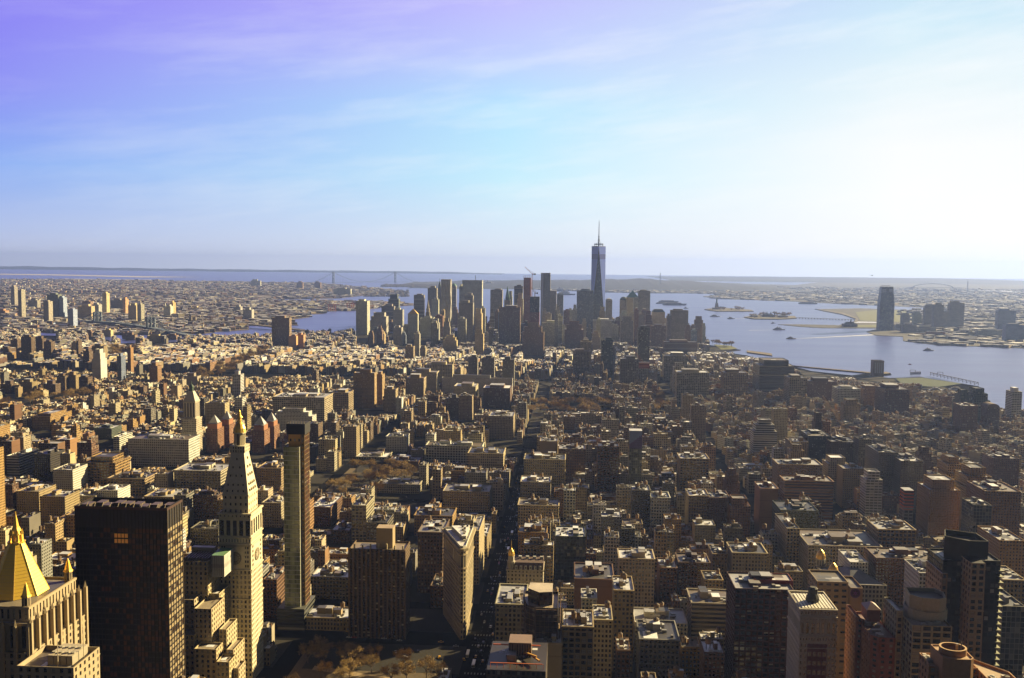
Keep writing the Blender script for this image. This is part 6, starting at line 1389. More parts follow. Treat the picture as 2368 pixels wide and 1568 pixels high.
def block(x0, x1, y0, y1, T, rot, test, small=False):
    """T maps block coordinates to the world"""
    if x1 - x0 < 10 or y1 - y0 < 10: return
    c = T((x0 + x1) / 2, (y0 + y1) / 2)
    px, py = proj(c[0], c[1], 20)
    if not (-260 < px < 2640) or py > 2000 or c[1] < 420: return
    pad = [T(x0, y0), T(x1, y0), T(x1, y1), T(x0, y1)]
    if all(inside(p, MANH) for p in pad): PADS.append(pad)
    D = y1 - y0; two = D > 40; rows = [(y0 + 3, y0 + 3 + (D - 6) * .45), (y1 - 3 - (D - 6) * .45, y1 - 3)] if two else [(y0 + 3, y1 - 3)]
    for (a, b) in rows:
        x = x0 + 3
        while x < x1 - 5:
            wd_ = rng.choice([6.5, 7, 7.5, 8, 8, 10, 12, 15, 20]) if small else rng.choice([7.5, 7.5, 8, 8, 10, 12, 15, 15, 18, 23, 30])
            if x + wd_ > x1 - 8: wd_ = x1 - 3 - x
            cx, cy = T(x + wd_ / 2, (a + b) / 2); dd = b - a; sh = rng.uniform(.78, 1.) if two else 1
            if test(cx, cy) and inside((cx, cy), MANH): LOTS.append((cx, cy, wd_ - .15, dd * sh, rot))
            x += wd_
I_ = lambda x, y: (x, y)
AV = [(-2500 + i * 210, 22) for i in range(6)] + [(-1240, 22), (-1030, 28), (-830, 28), (-615, 28), (-485, 22), (-355, 26), (-227, 24), (-72, 30), (239, 30), (513, 30), (787, 30), (1061, 30), (1335, 28), (1600, 26), (1850, 22)]
for n_ in range(28, 1, -1):
    ya, yb = st(n_) + 9, st(n_ - 1) - 9
    if n_ - 1 in (14, 23): yb -= 6
    if n_ in (14, 23): ya += 6
    av = AV if n_ > 8 else [a for a in AV if a[0] not in (-485,)]
    if ya < 2700 - 60:
        for (a, wa), (b, wb) in zip(av, av[1:]):
            if a == -227 and ya > 800: pass
            tst = lambda x, y: not (x > 262 and y > 1560) and y < 2690
            if ya > 1560 and a + 40 > 250: continue
            if ya >= 800 and b == -227: 
                block(a + wa / 2, -72 - 15, ya, yb, I_, 0, tst, ya > 2060); continue
            if ya >= 800 and a == -227: continue
            block(a + wa / 2, b - wb / 2, ya, yb, I_, 0, tst, ya > 1700 and a < -480 or ya > 2060)
def rot_zone(ox, oy, ang, xs, ys, tst, small):
    c, s = math.cos(ang), math.sin(ang); T = lambda x, y: (ox + x * c - y * s, oy + x * s + y * c)
    for a, b in zip(xs, xs[1:]):
        for u, v in zip(ys, ys[1:]): block(a + 7, b - 7, u + 7, v - 7, T, ang, tst, small)
rot_zone(262, 1560, R(26), range(-200, 2200, 118), range(-1100, 2000, 72), lambda x, y: x > 270 and 1565 < y < 2700, True)
rot_zone(0, 2720, R(-3), range(-3000, 1900, 84), range(0, 840, 132), lambda x, y: 2705 < y < 3520, True)
rot_zone(0, 3540, R(7), range(-3000, 1900, 92), range(-300, 2200, 84), lambda x, y: 3530 < y < 5400, True)
B = []
for (cx, cy, w, d, a) in LOTS:
    ww, dd = (w, d) if abs(a) < .1 else (w * .95, d * .95)
    if near_bway(cx, cy, 9 + w * .42) and cy > 700: 
        if w > 24 and abs(cx - float(np.interp(cy, [760, 830, 1460, 1560, 2000], [-62, -100, -262, -335, -352]))) > 15: w *= .5; ww *= .5
        else: continue
    if blocked(cx, cy, ww + 1, dd + 1) or dead(cx, cy): continue
    p = proj(cx, cy, 20)
    if not (-80 < p[0] < 2450): continue
    f = storeys(cx, cy)
    if w < 9: f = min(f, 6)
    H = f * 3.6 + rng.uniform(0, 3)
    zl = zlimit(cx, cy, ww, dd)
    if zl < 9: continue
    if H + 6 > zl: H = max(7, zl - 6 - rng.uniform(0, 3)); f = max(2, round(H / 3.6))
    if not (proj(cx, cy, H)[1] < 1640): continue
    B.append([cx, cy, w, d, a, H, f])
print('lots', len(B))
def wall_style(f, w): return rng.choice([ST['m'], ST['s'], ST['s'], ST['t'], ST['l'], ST['m'], (3.4, 3.7, .6, .6)]) if f > 6 else rng.choice([(2.6, 3.4, .44, .56), (2.4, 3.3, .5, .58), (3, 3.6, .46, .56)])
ROOFL = [(.55, .55, .56), (.72, .73, .76), (.35, .33, .30), (.8, .8, .82), (.12, .11, .10), (.6, .57, .5)]
def emit(W, Rf, b, cname, detail, parts=None):
    cx, cy, w, d, a, H, f = b[:7]; c = jit(C[cname], .16); if_ = wall_style(f, w); pts = rrect(cx, cy, w, d, a)
    rc = rng.choice(ROOFC if cy < 1400 else ROOFL); z1 = 2 + H; par = rng.choice([.8, 1.1, 1.4]) if detail > 0 else 0
    blind = rng.random() < .35
    seed = rng.random(); n = 4; ca, sa = math.cos(a), math.sin(a); L0 = lambda x, y: (cx + x * ca - y * sa, cy + x * sa + y * ca)
    if detail > 0 and d > 18 and rng.random() < .6:     # rear wing, narrower and a little lower
        dr = d * rng.uniform(.28, .42); wr = w * rng.uniform(.55, .8); xo = rng.choice([-1, 0, 1]) * (w - wr) / 2; hr = z1 - rng.choice([0.6, 3.4, 3.4, 6.8, 10])
        if hr > 9:
            q = [L0(xo - wr / 2, d / 2 - dr), L0(xo + wr / 2, d / 2 - dr), L0(xo + wr / 2, d / 2), L0(xo - wr / 2, d / 2)]
            W.prism(q, 2, hr, c, if_, par=.8, tb=Rf, tcol=rng.choice(ROOFC)); cx, cy = L0(0, -dr / 2); d = d - dr; pts = rrect(cx, cy, w, d, a)
    deep = detail > 1 and math.hypot(cx, cy) < 1300
    for i in range(4):
        s_ = if_ if (i in (0, 2) or not blind) else (4, 4, 0, 0)
        if deep and s_[2] and faces_cam(pts[i], pts[(i + 1) % 4]): relief(W, pts[i], pts[(i + 1) % 4], 2, z1, c, s_, None); continue
        W.wall(pts[i], pts[(i + 1) % 4], 2, z1, c, s_, 'facade', seed)
    L = lambda x, y: (cx + x * ca - y * sa, cy + x * sa + y * ca)
    if par:
        t_ = .4; ins = rrect(cx, cy, w - 2 * t_, d - 2 * t_, a); cc = c if rng.random() < .6 else (.5, .47, .4)
        for i in range(4):
            j = (i + 1) % 4; A, Bq, D_, E_ = pts[i], pts[j], ins[j], ins[i]
            W.f([(*A, z1), (*Bq, z1), (*D_, z1), (*E_, z1)], 'plain', cc); W.f([(*D_, z1 - par), (*E_, z1 - par), (*E_, z1), (*D_, z1)], 'plain', c)
        Rf.f([(*p, z1 - par) for p in ins], 'roof', rc); W.patches(Rf, ins, z1 - par)
        if rng.random() < .5 and detail > 1:   # front cornice
            m = parts.setdefault('cornice', []) if parts is not None else None; q_ = MB() if m is not None else W
            A, Bq = L(-w / 2, -d / 2 - .9), L(w / 2, -d / 2 - .9); q_.prism([A, Bq, L(w / 2, -d / 2 - .02), L(-w / 2, -d / 2 - .02)], z1 - 1.6, z1 - .3, (c[0] * .8, c[1] * .8, c[2] * .8), mat='stone', top='stone')
            if m is not None: m.append(q_)
    else: Rf.f([(*p, z1) for p in pts], 'roof', rc)
    zr = z1 - par
    def sub(name): 
        if parts is None: return W
        m = MB(); parts.setdefault(name, []).append(m); return m
    # bulkhead
    bw, bd = max(2.4, w * rng.uniform(.18, .4)), max(2.6, d * rng.uniform(.15, .35)); bx, by = rng.uniform(-.25, .25) * w, rng.uniform(-.2, .3) * d
    ctr = L(bx, by); bh = rng.uniform(2.6, 3.6) + (2 if f > 9 else 0)
    if w > 6: sub('bulkhead').prism(rrect(*ctr, bw, bd, a), zr, zr + bh, jit(c, .2), mat='plain', top='roof', tcol=rng.choice(ROOFC))
    if detail > 0:
        if f > 5 and rng.random() < .6:
            for k in range(rng.choice([1, 1, 2])):
                q_ = L(rng.uniform(-.36, .36) * w, rng.uniform(-.36, .36) * d); tank(sub('water_tank'), q_[0], q_[1], zr, rng.uniform(1.6, 2.4), rng.uniform(3.2, 4.4), rng.uniform(2, 5), n=8 if detail > 1 else 6)
        for k in range(rng.choice([2, 4, 6, 8]) if detail > 1 else rng.choice([1, 2, 3])):
            q_ = L(rng.uniform(-.4, .4) * w, rng.uniform(-.4, .4) * d); m = sub('roof_unit'); m.prism(rrect(*q_, rng.uniform(1.2, 3.2), rng.uniform(1.2, 3.2), a), zr, zr + rng.uniform(.8, 2.2), rng.choice([(.5, .5, .48), (.62, .6, .56), (.2, .18, .16), (.3, .22, .15)]), mat='plain', top='plain')
        for k in range(rng.choice([0, 1, 2])):
            q_ = L(rng.choice([-.46, .46]) * w, rng.uniform(-.4, .4) * d); m = sub('chimney'); m.prism(rrect(*q_, .9, 1.6, a), zr, zr + rng.uniform(2, 3.6), jit(C['brick'], .3), mat='plain', top='plain')
    if f > 8 and w > 18 and rng.random() < .4:
        m = sub('penthouse'); m.prism(rrect(*L(0, d * .1), w * .62, d * .55, a), zr, zr + 4.2, jit(c, .1), if_, tcol=rng.choice(ROOFC))
    return c
WORD = {2: 'two', 3: 'three', 4: 'four', 5: 'five', 6: 'six', 7: 'seven', 8: 'eight', 9: 'nine', 10: 'ten', 11: 'eleven', 12: 'twelve', 13: 'thirteen', 14: 'fourteen', 15: 'fifteen', 16: 'sixteen', 17: 'seventeen', 18: 'eighteen', 19: 'nineteen', 20: 'twenty', 22: 'twenty-two'}
LP = [(n_, x, y) + proj(x, y, 30) for n_, x, y in LAND_]
def describe(b, cname, kindw):
    px, py = proj(b[0], b[1], b[5]); cand = sorted(LP, key=lambda l: math.hypot(l[1] - b[0], (l[2] - b[1])))[:14]
    near = ('', 'close ', 'well ', 'far ', 'slightly ')
    fw = WORD.get(b[6], 'tall')
    wide = 'wide' if b[2] > 26 else ('narrow' if b[2] < 11 else '')
    cw = dict(dusk='dark grey', stone='beige', ochre='yellow-brown', brick='red brick', orange='orange brick').get(cname, cname)
    for q_ in range(5):
        for (n_, x, y, lx, ly) in cand:
            dx, dy = b[0] - x, b[1] - y
            d = ('right of' if dx > 0 else 'left of') if abs(dx) > abs(dy) else ('behind' if dy > 0 else 'in front of')
            lb = ' '.join(f'{wide} {cw} {fw}-storey {kindw} {near[q_]}{d} {n_}'.split())
            if lb not in USED: return lb
    return lb
LIM = {'walk_up_building': 150, 'loft_building': 130, 'apartment_tower': 90}
def kind_of(f): return 'walk_up_building' if f <= 6 else ('loft_building' if f <= 13 else 'apartment_tower')
KW = {'walk_up_building': 'walk-up house', 'loft_building': 'loft building', 'apartment_tower': 'apartment tower'}
for b in B: b.append(b[2] * (b[5] + b[3] * .35) / (b[0] ** 2 + b[1] ** 2) * 1e4)
B.sort(key=lambda b: -b[7]); cnt = {}
mass = MB(); massr = mass
nvis = 0
for b in B:
    k = kind_of(b[6]); cn = rng.choice(PALL)
    if b[0] > 150 and 1400 < b[1] < 3400 and rng.random() < .6: cn = rng.choice(['white', 'cream', 'stone', 'tan', 'cream', 'orange', 'grey'])
    if b[1] > 3400: cn = rng.choice(['dusk', 'brown', 'tan', 'stone', 'grey', 'brick'])
    p = proj(b[0], b[1], 2 + b[5]); onscr = -20 < p[0] < 2390 and p[1] < 1568
    dist_ = math.hypot(b[0], b[1])
    if onscr and cnt.get(k, 0) < LIM[k]:
        cnt[k] = cnt.get(k, 0) + 1; parts = {}; W = MB(); Rf = MB()
        emit(W, Rf, b, cn, 2, parts)
        root = empty(k, (b[0], b[1], 2), describe(b, cn, KW[k]), k.replace('_', ' ').replace('walk up', 'walk-up'), {'walk_up_building': 'ordinary low houses of the blocks', 'loft_building': 'ordinary loft buildings of the blocks', 'apartment_tower': 'ordinary apartment towers of the blocks'}[k])
        rel(W, 'wall', root); rel(Rf, 'roof', root)
        if dist_ < 1500:
            for n_, ms in parts.items():
                for m in ms: rel(m, n_, root)
        else:
            for n_ in ('bulkhead', 'water_tank', 'penthouse'):
                for m in parts.get(n_, []): rel(m, n_, root)
    else: emit(mass, massr, b, cn, 1 if dist_ < 3000 else 0)
o = mass.build('city_buildings'); tag(o, 'countless low buildings filling the city blocks out to the rivers', None, None, 'stuff')
print('individual', cnt)
pm = MB()
for p in PADS: pm.prism(p, 2, 2.14, (.08, .075, .065), mat='pavement', top='pavement', tcol=(.06, .055, .045))
pm.build('pavement')['kind'] = 'structure'
pk = MB()
for (a, b, c, e) in PARKS: pk.prism(rect(a, b, c, e), 2, 2.12, (.16, .12, .07), mat='grass', top='grass')
pk.build('park_ground')['kind'] = 'structure'
sheet('path', [[(-214, 640), (-170, 668), (-120, 700), (-98, 690), (-98, 668), (-150, 640)], [(-206, 742), (-100, 716), (-100, 722), (-206, 750)]], 2.16, 'pavement', (.42, .32, .20))
# ================= far quarters across the rivers =================
def far_mass(name, label, poly, n, zmax, cols, wmin, wmax, ymax, excl=None, seed=3, bright=.35):
    r_ = random.Random(seed); mb = MB(); xs = [p[0] for p in poly]; ys = [p[1] for p in poly]; k = 0; t_ = 0
    y0, y1 = min(ys), min(max(ys), ymax)
    while k < n and t_ < n * 8:
        t_ += 1; y = y0 + (y1 - y0) * r_.random() ** 1.35; px = r_.uniform(-40, 2410); x = (px - 1325) / FPX * y
        if not inside((x, y), poly) or (excl and excl(px, y)): continue
        s_ = (y / 5000) ** .5; w = r_.uniform(wmin, wmax) * s_; d = r_.uniform(wmin, wmax) * s_ * .8; h = r_.uniform(.35, 1) * zmax * (1 + .6 * (r_.random() < .06))
        c = C[r_.choice(cols)]; q_ = r_.uniform(.7, 1.15); c = (c[0] * q_, c[1] * q_, c[2] * q_)
        g_ = r_.random(); rc = (.75, .74, .72) if g_ < bright else ((.3, .28, .26) if g_ < .7 else (.12, .11, .10))
        mb.prism(rrect(x, y, w, d, r_.choice([.3, .3, .9])), 2, 2 + h, c, (4, 3.5, .4, .5) if y < 7000 else None, tcol=rc); k += 1
    o = mb.build(name); tag(o, label, None, None, 'stuff')
def park_far(px, y): return (0 < px < 620 and 8600 < y < 9300) or (2034 > px > 1790 and y < 8000)
far_mass('rooftops', 'sea of small roofs of the borough across the east river', BROOK, 9000, 17, ['tan', 'brick', 'stone', 'white', 'orange', 'brown', 'cream'], 16, 44, 15500, park_far)
far_mass('rooftops', 'low buildings and sheds of the western shore', NJ, 1700, 12, ['grey', 'tan', 'brick', 'white', 'dusk'], 22, 70, 16000, lambda px, y: px < 2090 and y < 8600 and True, 5, .18)
far_mass('rooftops', 'tiny houses along the foot of the far island hills', SI, 900, 12, ['white', 'tan', 'grey'], 18, 45, 13400, None, 8, .35)
wd = MB(); r_ = random.Random(4)
for i in range(1500):      # woods: low bumpy clumps of crowns
    reg = r_.choice([(0, 560, 8700, 9200), (800, 940, 9300, 11500), (2060, 2400, 6600, 7600), (1880, 2360, 9000, 14000), (880, 1300, 13000, 14000), (880, 1000, 13000, 14500)])
    px = r_.uniform(reg[0], reg[1]); y = r_.uniform(reg[2], reg[3]); x = (px - 1325) / FPX * y; s_ = r_.uniform(14, 34)
    h = r_.uniform(8, 15); wd.lathe((x, y), [(s_, 2), (s_ * 1.05, h * .5), (s_ * .6, h), (s_ * .1, h * 1.1)], (.085, .07, .05), 'twig', 5, r_.random())
tag(wd.build('woods'), 'dark far-off woods and cemetery groves', None, None, 'stuff')
# street trees of the village and east blocks as one mass
vt = MB(); r_ = random.Random(6)
src = PM[0][1]; n = len(src.vertices); co = np.zeros(n * 3, dtype=np.float32); src.vertices.foreach_get('co', co); co = co.reshape(-1, 3)
for (reg, cnt_) in (((270, 1100, 1600, 2680), 60), ((-1500, -500, 1600, 2700), 40), ((240, 1000, 900, 1500), 30)):
    for i in range(cnt_):
        x, y = r_.uniform(reg[0], reg[1]), r_.uniform(reg[2], reg[3])
        if not inside((x, y), MANH) or blocked(x, y, 4, 4): continue
        s_ = r_.uniform(.8, 1.1); P_ = co[:900] * s_ + np.array((x, y, 2))
        for j in range(0, 900, 3): vt.f([tuple(P_[j]), tuple(P_[j + 1]), tuple(P_[j + 2])], 'twig', (.16, .11, .05))
tag(vt.build('street_trees'), 'bare twiggy yard and street trees scattered between the low houses', None, None, 'stuff')
# ================= bridges =================
def suspension(name, label, tA, tB, ztop, zdeck, wdt, endA, endB, col, tower_w, zt0=0, cab=2.2, legs=2, mid=.08, truss=6):
    A, Bv = Vector((*tA, 0)), Vector((*tB, 0)); ax = (Bv - A).normalized(); nx = Vector((-ax.y, ax.x, 0)); mid_ = (A + Bv) / 2
    root = empty(name, (mid_.x, mid_.y, 0), label, 'bridge')
    for t_ in (A, Bv):
        m = MB()
        for s in ((-1, 1) if legs == 2 else (-1, 0, 1)): q_ = t_ + nx * s * wdt / 2; m.beam((q_.x, q_.y, 0), (q_.x, q_.y, ztop), tower_w, col, 'plain')
        for zf in (.98, .72, .42): m.beam(tuple(t_ - nx * wdt / 2 + Vector((0, 0, ztop * zf))), tuple(t_ + nx * wdt / 2 + Vector((0, 0, ztop * zf))), tower_w * .8, col, 'plain', tower_w)
        rel(m, 'tower', root)
    L = (Bv - A).length; m = MB(); E0 = A - ax * endA; E1 = Bv + ax * endB
    n = 24; tot = endA + L + endB
    def dz(s): return zdeck + truss * 2.2 * math.sin(math.pi * min(max((s) / tot, 0), 1)) - truss
    for i in range(n):
        s0, s1 = tot * i / n, tot * (i + 1) / n; a = E0 + ax * s0; b = E0 + ax * s1
        m.beam((a.x, a.y, dz(s0)), (b.x, b.y, dz(s1)), wdt, col, 'plain', truss)
    rel(m, 'deck', root); m = MB()
    for s in (-1, 1):
        o_ = nx * s * wdt / 2; pts = []
        for i in range(21):
            k = i / 20; pts.append(A + ax * L * k + o_ + Vector((0, 0, ztop - (ztop - dz(endA + L / 2) - L * .006) * (1 - (2 * k - 1) ** 2))))
        for a, b in zip(pts, pts[1:]): m.beam(a, b, cab, col, 'plain')
        for i in range(1, 20): q_ = pts[i]; m.beam(q_, (q_.x, q_.y, dz(endA + L * i / 20)), cab * .35, col, 'plain')
        for (t_, e, d_) in ((A, E0, endA), (Bv, E1, endB)):
            a = t_ + o_ + Vector((0, 0, ztop)); b = t_ + (e - t_) * .75 + o_ + Vector((0, 0, zdeck)); prev = a
            for i in range(1, 9):
                k = i / 8; q_ = a.lerp(b, k) - Vector((0, 0, (ztop - zdeck) * .35 * math.sin(math.pi * k) * .6)); m.beam(prev, q_, cab, col, 'plain'); prev = q_
                if i < 8: m.beam(q_, (q_.x, q_.y, zdeck), cab * .35, col, 'plain')
    rel(m, 'cables', root); return root
D = 15200; zz = lambda x, y, d: P(x, y, d)
a = zz(771, 640, 15000)[0]; b = zz(914, 640, 16000)[0]
suspension('suspension_bridge', 'faint long suspension bridge spanning the strait at the horizon', (a, 15000), (b, 16000), P(771, 629, 15000)[1], P(840, 653, 15500)[1], 34, 700, 700, (.16, .20, .28), 13, cab=2.6, truss=4)
A = G(226, 775); Bq = G(349, 772)
suspension('suspension_bridge', 'blue-grey steel suspension bridge with drooping cables across the east river', (P(226, 760, 4700)[0], 4700), (P(349, 760, 4330)[0], 4330), P(226, 722, 4700)[1], P(300, 757, 4450)[1], 34, 420, 380, (.16, .20, .26), 9, cab=2.4, legs=3, truss=9)
suspension('stone_bridge', 'old stone-towered suspension bridge behind the blue-grey one', (P(446, 760, 5000)[0], 5000), (P(640, 765, 4600)[0], 4600), P(446, 732, 5000)[1], P(560, 752, 4750)[1], 26, 330, 260, (.26, .21, .15), 14, cab=1.2, truss=6)
# causeway and pier gantries
m = MB(); p0, p1 = G(1842, 736), G(1976, 741)
m.beam((*p0, 7), (*p1, 7), 10, (.3, .28, .25), 'plain', 2)
for i in range(20): x, y = p0[0] + (p1[0] - p0[0]) * i / 19, p0[1] + (p1[1] - p0[1]) * i / 19; m.beam((x, y, 0), (x, y, 6), 4, (.25, .22, .2))
tag(m.build('causeway', org=(*p0, 0)), 'low piled causeway from the brick-hall island to the green shore', 'causeway')
for lb, q0, q1, hump_ in (('left', (2105, 868), (2129, 866.5), (2111, 2120)), ('right', (2151, 868), (2262, 892), (2162, 2172))):
    m = MB(); a, b = G(*q0), G(*q1); n = 14; h = 11
    for i in range(n):
        x, y = a[0] + (b[0] - a[0]) * i / (n - 1), a[1] + (b[1] - a[1]) * i / (n - 1)
        m.beam((x, y, 2), (x, y, h), 1.0, (.20, .17, .15))
        if i: m.beam((px_, py_, h), (x, y, h), 1.6, (.22, .19, .16)); m.beam((px_, py_, 2), (x, y, h), .5, (.2, .17, .15)); m.beam((px_, py_, h - 4), (x, y, h - 4), .6, (.2, .17, .15))
        px_, py_ = x, y
    k0 = .22
    x, y = a[0] + (b[0] - a[0]) * k0, a[1] + (b[1] - a[1]) * k0; m.beam((x - 8, y, h), (x - 8, y, h + 7), 1, (.2, .17, .15)); m.beam((x + 8, y, h), (x + 8, y, h + 7), 1, (.2, .17, .15)); m.beam((x - 8, y, h + 7), (x + 8, y, h + 7), 1, (.2, .17, .15))
    tag(m.build('pier_shed_frame', org=(*a, 2)), f'open steel pier-shed frame at the ballfields, {lb} one', 'steel frame')
# vent tower on the pier, terminal, statue, islands' halls
a, z = P(2021, 834, 2960); b = P(2045, 834, 2960)[0]
T = Tower('vent_tower', 'solitary brick tunnel vent tower standing in the river', ((a + b) / 2, 2980, 0), 'tower'); T.tier(rect(a, b, 2960, 2990), 0, z, (.36, .28, .20), (60, 60, 0, 0), 2); m = MB(); w = b - a
for i in range(4): m.f([(a + w * (.12 + .2 * i), 2959.8, 12), (a + w * (.24 + .2 * i), 2959.8, 12), (a + w * (.24 + .2 * i), 2959.8, z - 6), (a + w * (.12 + .2 * i), 2959.8, z - 6)], 'plain', (.5, .45, .38))
T.part('louvres', m); T.done()
def statue():
    x, y = G(1657, 716); z0 = 5; T = empty('statue', (x, y, z0), 'robed green statue raising a torch on a tall stone pedestal, on its island', 'statue')
    m = MB(); m.prism(ngon(x, y, 34, 11), z0, z0 + 12, (.32, .28, .22), mat='stone', top='stone'); m.frust(rect(x - 13, x + 13, y - 13, y + 13), z0 + 12, rect(x - 9, x + 9, y - 9, y + 9), z0 + 44, (.34, .3, .24), 'stone'); m.prism(rect(x - 10, x + 10, y - 10, y + 10), z0 + 44, z0 + 47, (.34, .3, .24), mat='stone', top='stone'); rel(m, 'pedestal', T)
    z = z0 + 47; g = (.10, .16, .14); m = MB(); m.lathe((x, y), [(6.5, z), (5.6, z + 8), (5, z + 18), (4.8, z + 24), (5.4, z + 29), (3.2, z + 33), (1.6, z + 34), (1.8, z + 36), (2.1, z + 38), (1.6, z + 40), (.8, z + 41)], g, 'plain', 12); m.beam((x + 4, y, z + 30), (x + 7.5, y, z + 40), 2, g); m.beam((x + 7.5, y, z + 40), (x + 7, y, z + 46), 1.5, g); m.beam((x - 4.5, y - 2, z + 24), (x - 5.5, y - 5, z + 30), 3, g, 'plain', 1.2)
    for i in range(7): q_ = math.pi * i / 6; m.beam((x, y, z + 39.5), (x + 3.6 * math.cos(q_), y, z + 39.5 + 3.2 * math.sin(q_)), .4, g)
    rel(m, 'robed_figure', T); m = MB(); m.lathe((x + 7, y), [(1.2, z + 46), (2, z + 47), (1, z + 48), (.9, z + 50), (.1, z + 52)], (.6, .45, .15), 'gold', 8); rel(m, 'torch', T)
statue()
def hall(x0, x1, yb, h, lb, towers=0, col='brick', Yd=40):
    a = G(x0, yb); b = G(x1, yb); Y = (a[1] + b[1]) / 2; T = Tower('hall', lb, ((a[0] + b[0]) / 2, Y, 4), 'building'); w = b[0] - a[0]
    T.w.prism(rect(a[0], b[0], Y, Y + Yd), 4, 4 + h * .6, C[col], ST['l'], top='roof', tb=T.r, tcol=(.2, .18, .16)); cx = (a[0] + b[0]) / 2
    m = MB(); m.frust(rect(a[0] + w * .1, b[0] - w * .1, Y + 4, Y + Yd - 4), 4 + h * .6, rect(a[0] + w * .25, b[0] - w * .25, Y + Yd / 2 - 2, Y + Yd / 2 + 2), 4 + h, (.15, .16, .15), 'plain'); T.part('pitched_roof', m)
    for i in range(towers): m = MB(); x = cx + (i - (towers - 1) / 2) * w * .3; m.prism(rect(x - 3, x + 3, Y - 1, Y + 5), 4, 4 + h * 1.2, C[col], top='plain', mat='plain'); m.cone((x, Y + 2), 3.6, 4 + h * 1.2, 4 + h * 1.7, (.16, .2, .17), 'plain', 8); T.part('turret', m)
    T.done()
hall(1952, 1982, 756.5, 26, 'old rail terminal with clock turret on the western waterfront', 1); hall(1764, 1792, 734, 22, 'brick hall with turrets on the wooded island', 4)
hall(1800, 1822, 735, 15, 'lower brick hall at the right of the wooded island', 0); hall(1736, 1752, 734, 14, 'lower brick hall at the left of the wooded island', 0)
# distant arch bridge and tall far mast
m = MB(); D = 14500
for i in range(16):
    q0, q1 = math.pi * i / 16, math.pi * (i + 1) / 16; x0, z0 = P(2158, 668, D); r_ = 290
    for dy in (0, 30): m.beam((x0 - r_ * math.cos(q0), D + dy, 40 + 62 * math.sin(q0)), (x0 - r_ * math.cos(q1), D + dy, 40 + 62 * math.sin(q1)), 7, (.3, .33, .45))
m.beam((x0 - r_ * 1.5, D + 15, 48), (x0 + r_ * 1.5, D + 15, 48), 34, (.3, .33, .45), 'plain', 5)
tag(m.build('arch_bridge', org=(x0, D, 40)), 'faint steel arch bridge far off beyond the bowed tower', 'bridge')
for px, y0, D, lb in ((2237, 681, 14000, 'faint tall stack at the far right horizon'), (1527, 640, 13800, 'thin mast on top of the far island hills')):
    x, zt = P(px, 679 if px > 2000 else 631, D); zt = max(zt, 150); m = MB(); m.beam((x, D, 2), (x, D, zt), 9, (.3, .3, .4)); tag(m.build('mast', org=(x, D, 2)), lb, 'mast')
# container port cranes
for i, px in enumerate((683, 693, 876 / 1.3, 812, 820)):
    px = [762, 773, 806, 815, 1890][i]; py = [719, 719, 716, 716, 693][i]; x, y = G(px, py); m = MB(); c = (.45, .15, .10) if i < 4 else (.25, .28, .35); s_ = 1 + (i == 4) * .8
    for dx in (-8, 8):
        for dy in (-7, 7): m.beam((x + dx * s_, y + dy, 2), (x + dx * s_, y + dy, 45 * s_), 2.4, c)
    m.beam((x - 20 * s_, y, 45 * s_), (x + 36 * s_, y, 45 * s_), 4, c); m.beam((x, y, 45 * s_), (x, y, 64 * s_), 2, c); m.beam((x, y, 64 * s_), (x + 34 * s_, y, 46 * s_), 1.2, c)
    tag(m.build('port_crane', org=(x, y, 2)), ['red container crane, leftmost of the port', 'second red container crane of the port', 'third red container crane of the port', 'rightmost red container crane of the port', 'grey port crane across the bay on the far right'][i], 'crane')
# ================= tower cranes =================
def crane(lb, base, Y, zbase, top, tip, col, tail=None, w=2.4, mastc=None):
    x, z0 = P(base[0], base[1], Y); z0 = zbase if zbase is not None else z0; xt, zt = P(top[0], top[1], Y); xj, zj = P(tip[0], tip[1], Y)
    r = empty('tower_crane', (x, Y, z0), lb, 'crane')
    def lattice(a, b, w, n):
        m = MB(); a, b = Vector(a), Vector(b); d = (b - a).normalized(); u = Vector((0, 1, 0)); v = d.cross(u).normalized(); c4 = [(u * i + v * j) * w / 2 for i, j in ((-1, -1), (1, -1), (1, 1), (-1, 1))]
        for q_ in c4: m.beam(a + q_, b + q_, w * .22, col)
        for i in range(n):
            p, q2 = a.lerp(b, i / n), a.lerp(b, (i + 1) / n)
            for k in range(4): m.beam(p + c4[k], q2 + c4[(k + 1) % 4], w * .12, col)
        return m
    rel(lattice((x, Y, z0), (xt, Y, zt), w, 12), 'mast', r); rel(lattice((xt, Y, zt), (xj, Y, zj), w * .8, 16), 'jib', r)
    m = MB(); sx = -1 if xj > xt else 1; m.beam((xt, Y, zt), (xt + sx * 9 * w / 2.4, Y, zt + 1), w, col); m.prism(rect(xt + sx * 8 * w / 2.4 - w, xt + sx * 8 * w / 2.4 + w, Y - w * .7, Y + w * .7), zt - w, zt + w, (.3, .28, .25), mat='plain', top='plain'); rel(m, 'counterweight', r)
    m = MB(); m.beam((xt, Y, zt), (xt + sx * w, Y, zt + 6 * w / 2.4), w * .4, col); m.beam((xt + sx * w, Y, zt + 6 * w / 2.4), (xt * .4 + xj * .6, Y, zt * .4 + zj * .6), w * .15, col); rel(m, 'stay', r)
crane('tall red luffing crane on the slim unfinished tower', (1230, 690), 4395, None, (1231, 634), (1214, 617), (.42, .12, .08), w=3.6)
crane('small yellow crane on the black-topped unfinished tower', (1237, 686), 3905, None, (1237, 678), (1229, 664), (.4, .3, .12), w=3)
crane('orange crane leaning over the low lofts by orange netting', (1484, 860), 2560, None, (1484, 838), (1454, 792), (.50, .17, .07), w=2.4)
crane('long cream lattice crane slanting over the low village roofs', (1947, 1012), 1570, None, (1947, 983), (1902, 914), (.62, .46, .30), w=2.0)
crane('dark crane by the river beyond the low bridge, left', (875, 785), 3900, None, (875, 770), (884, 744), (.2, .12, .09), w=2.6)
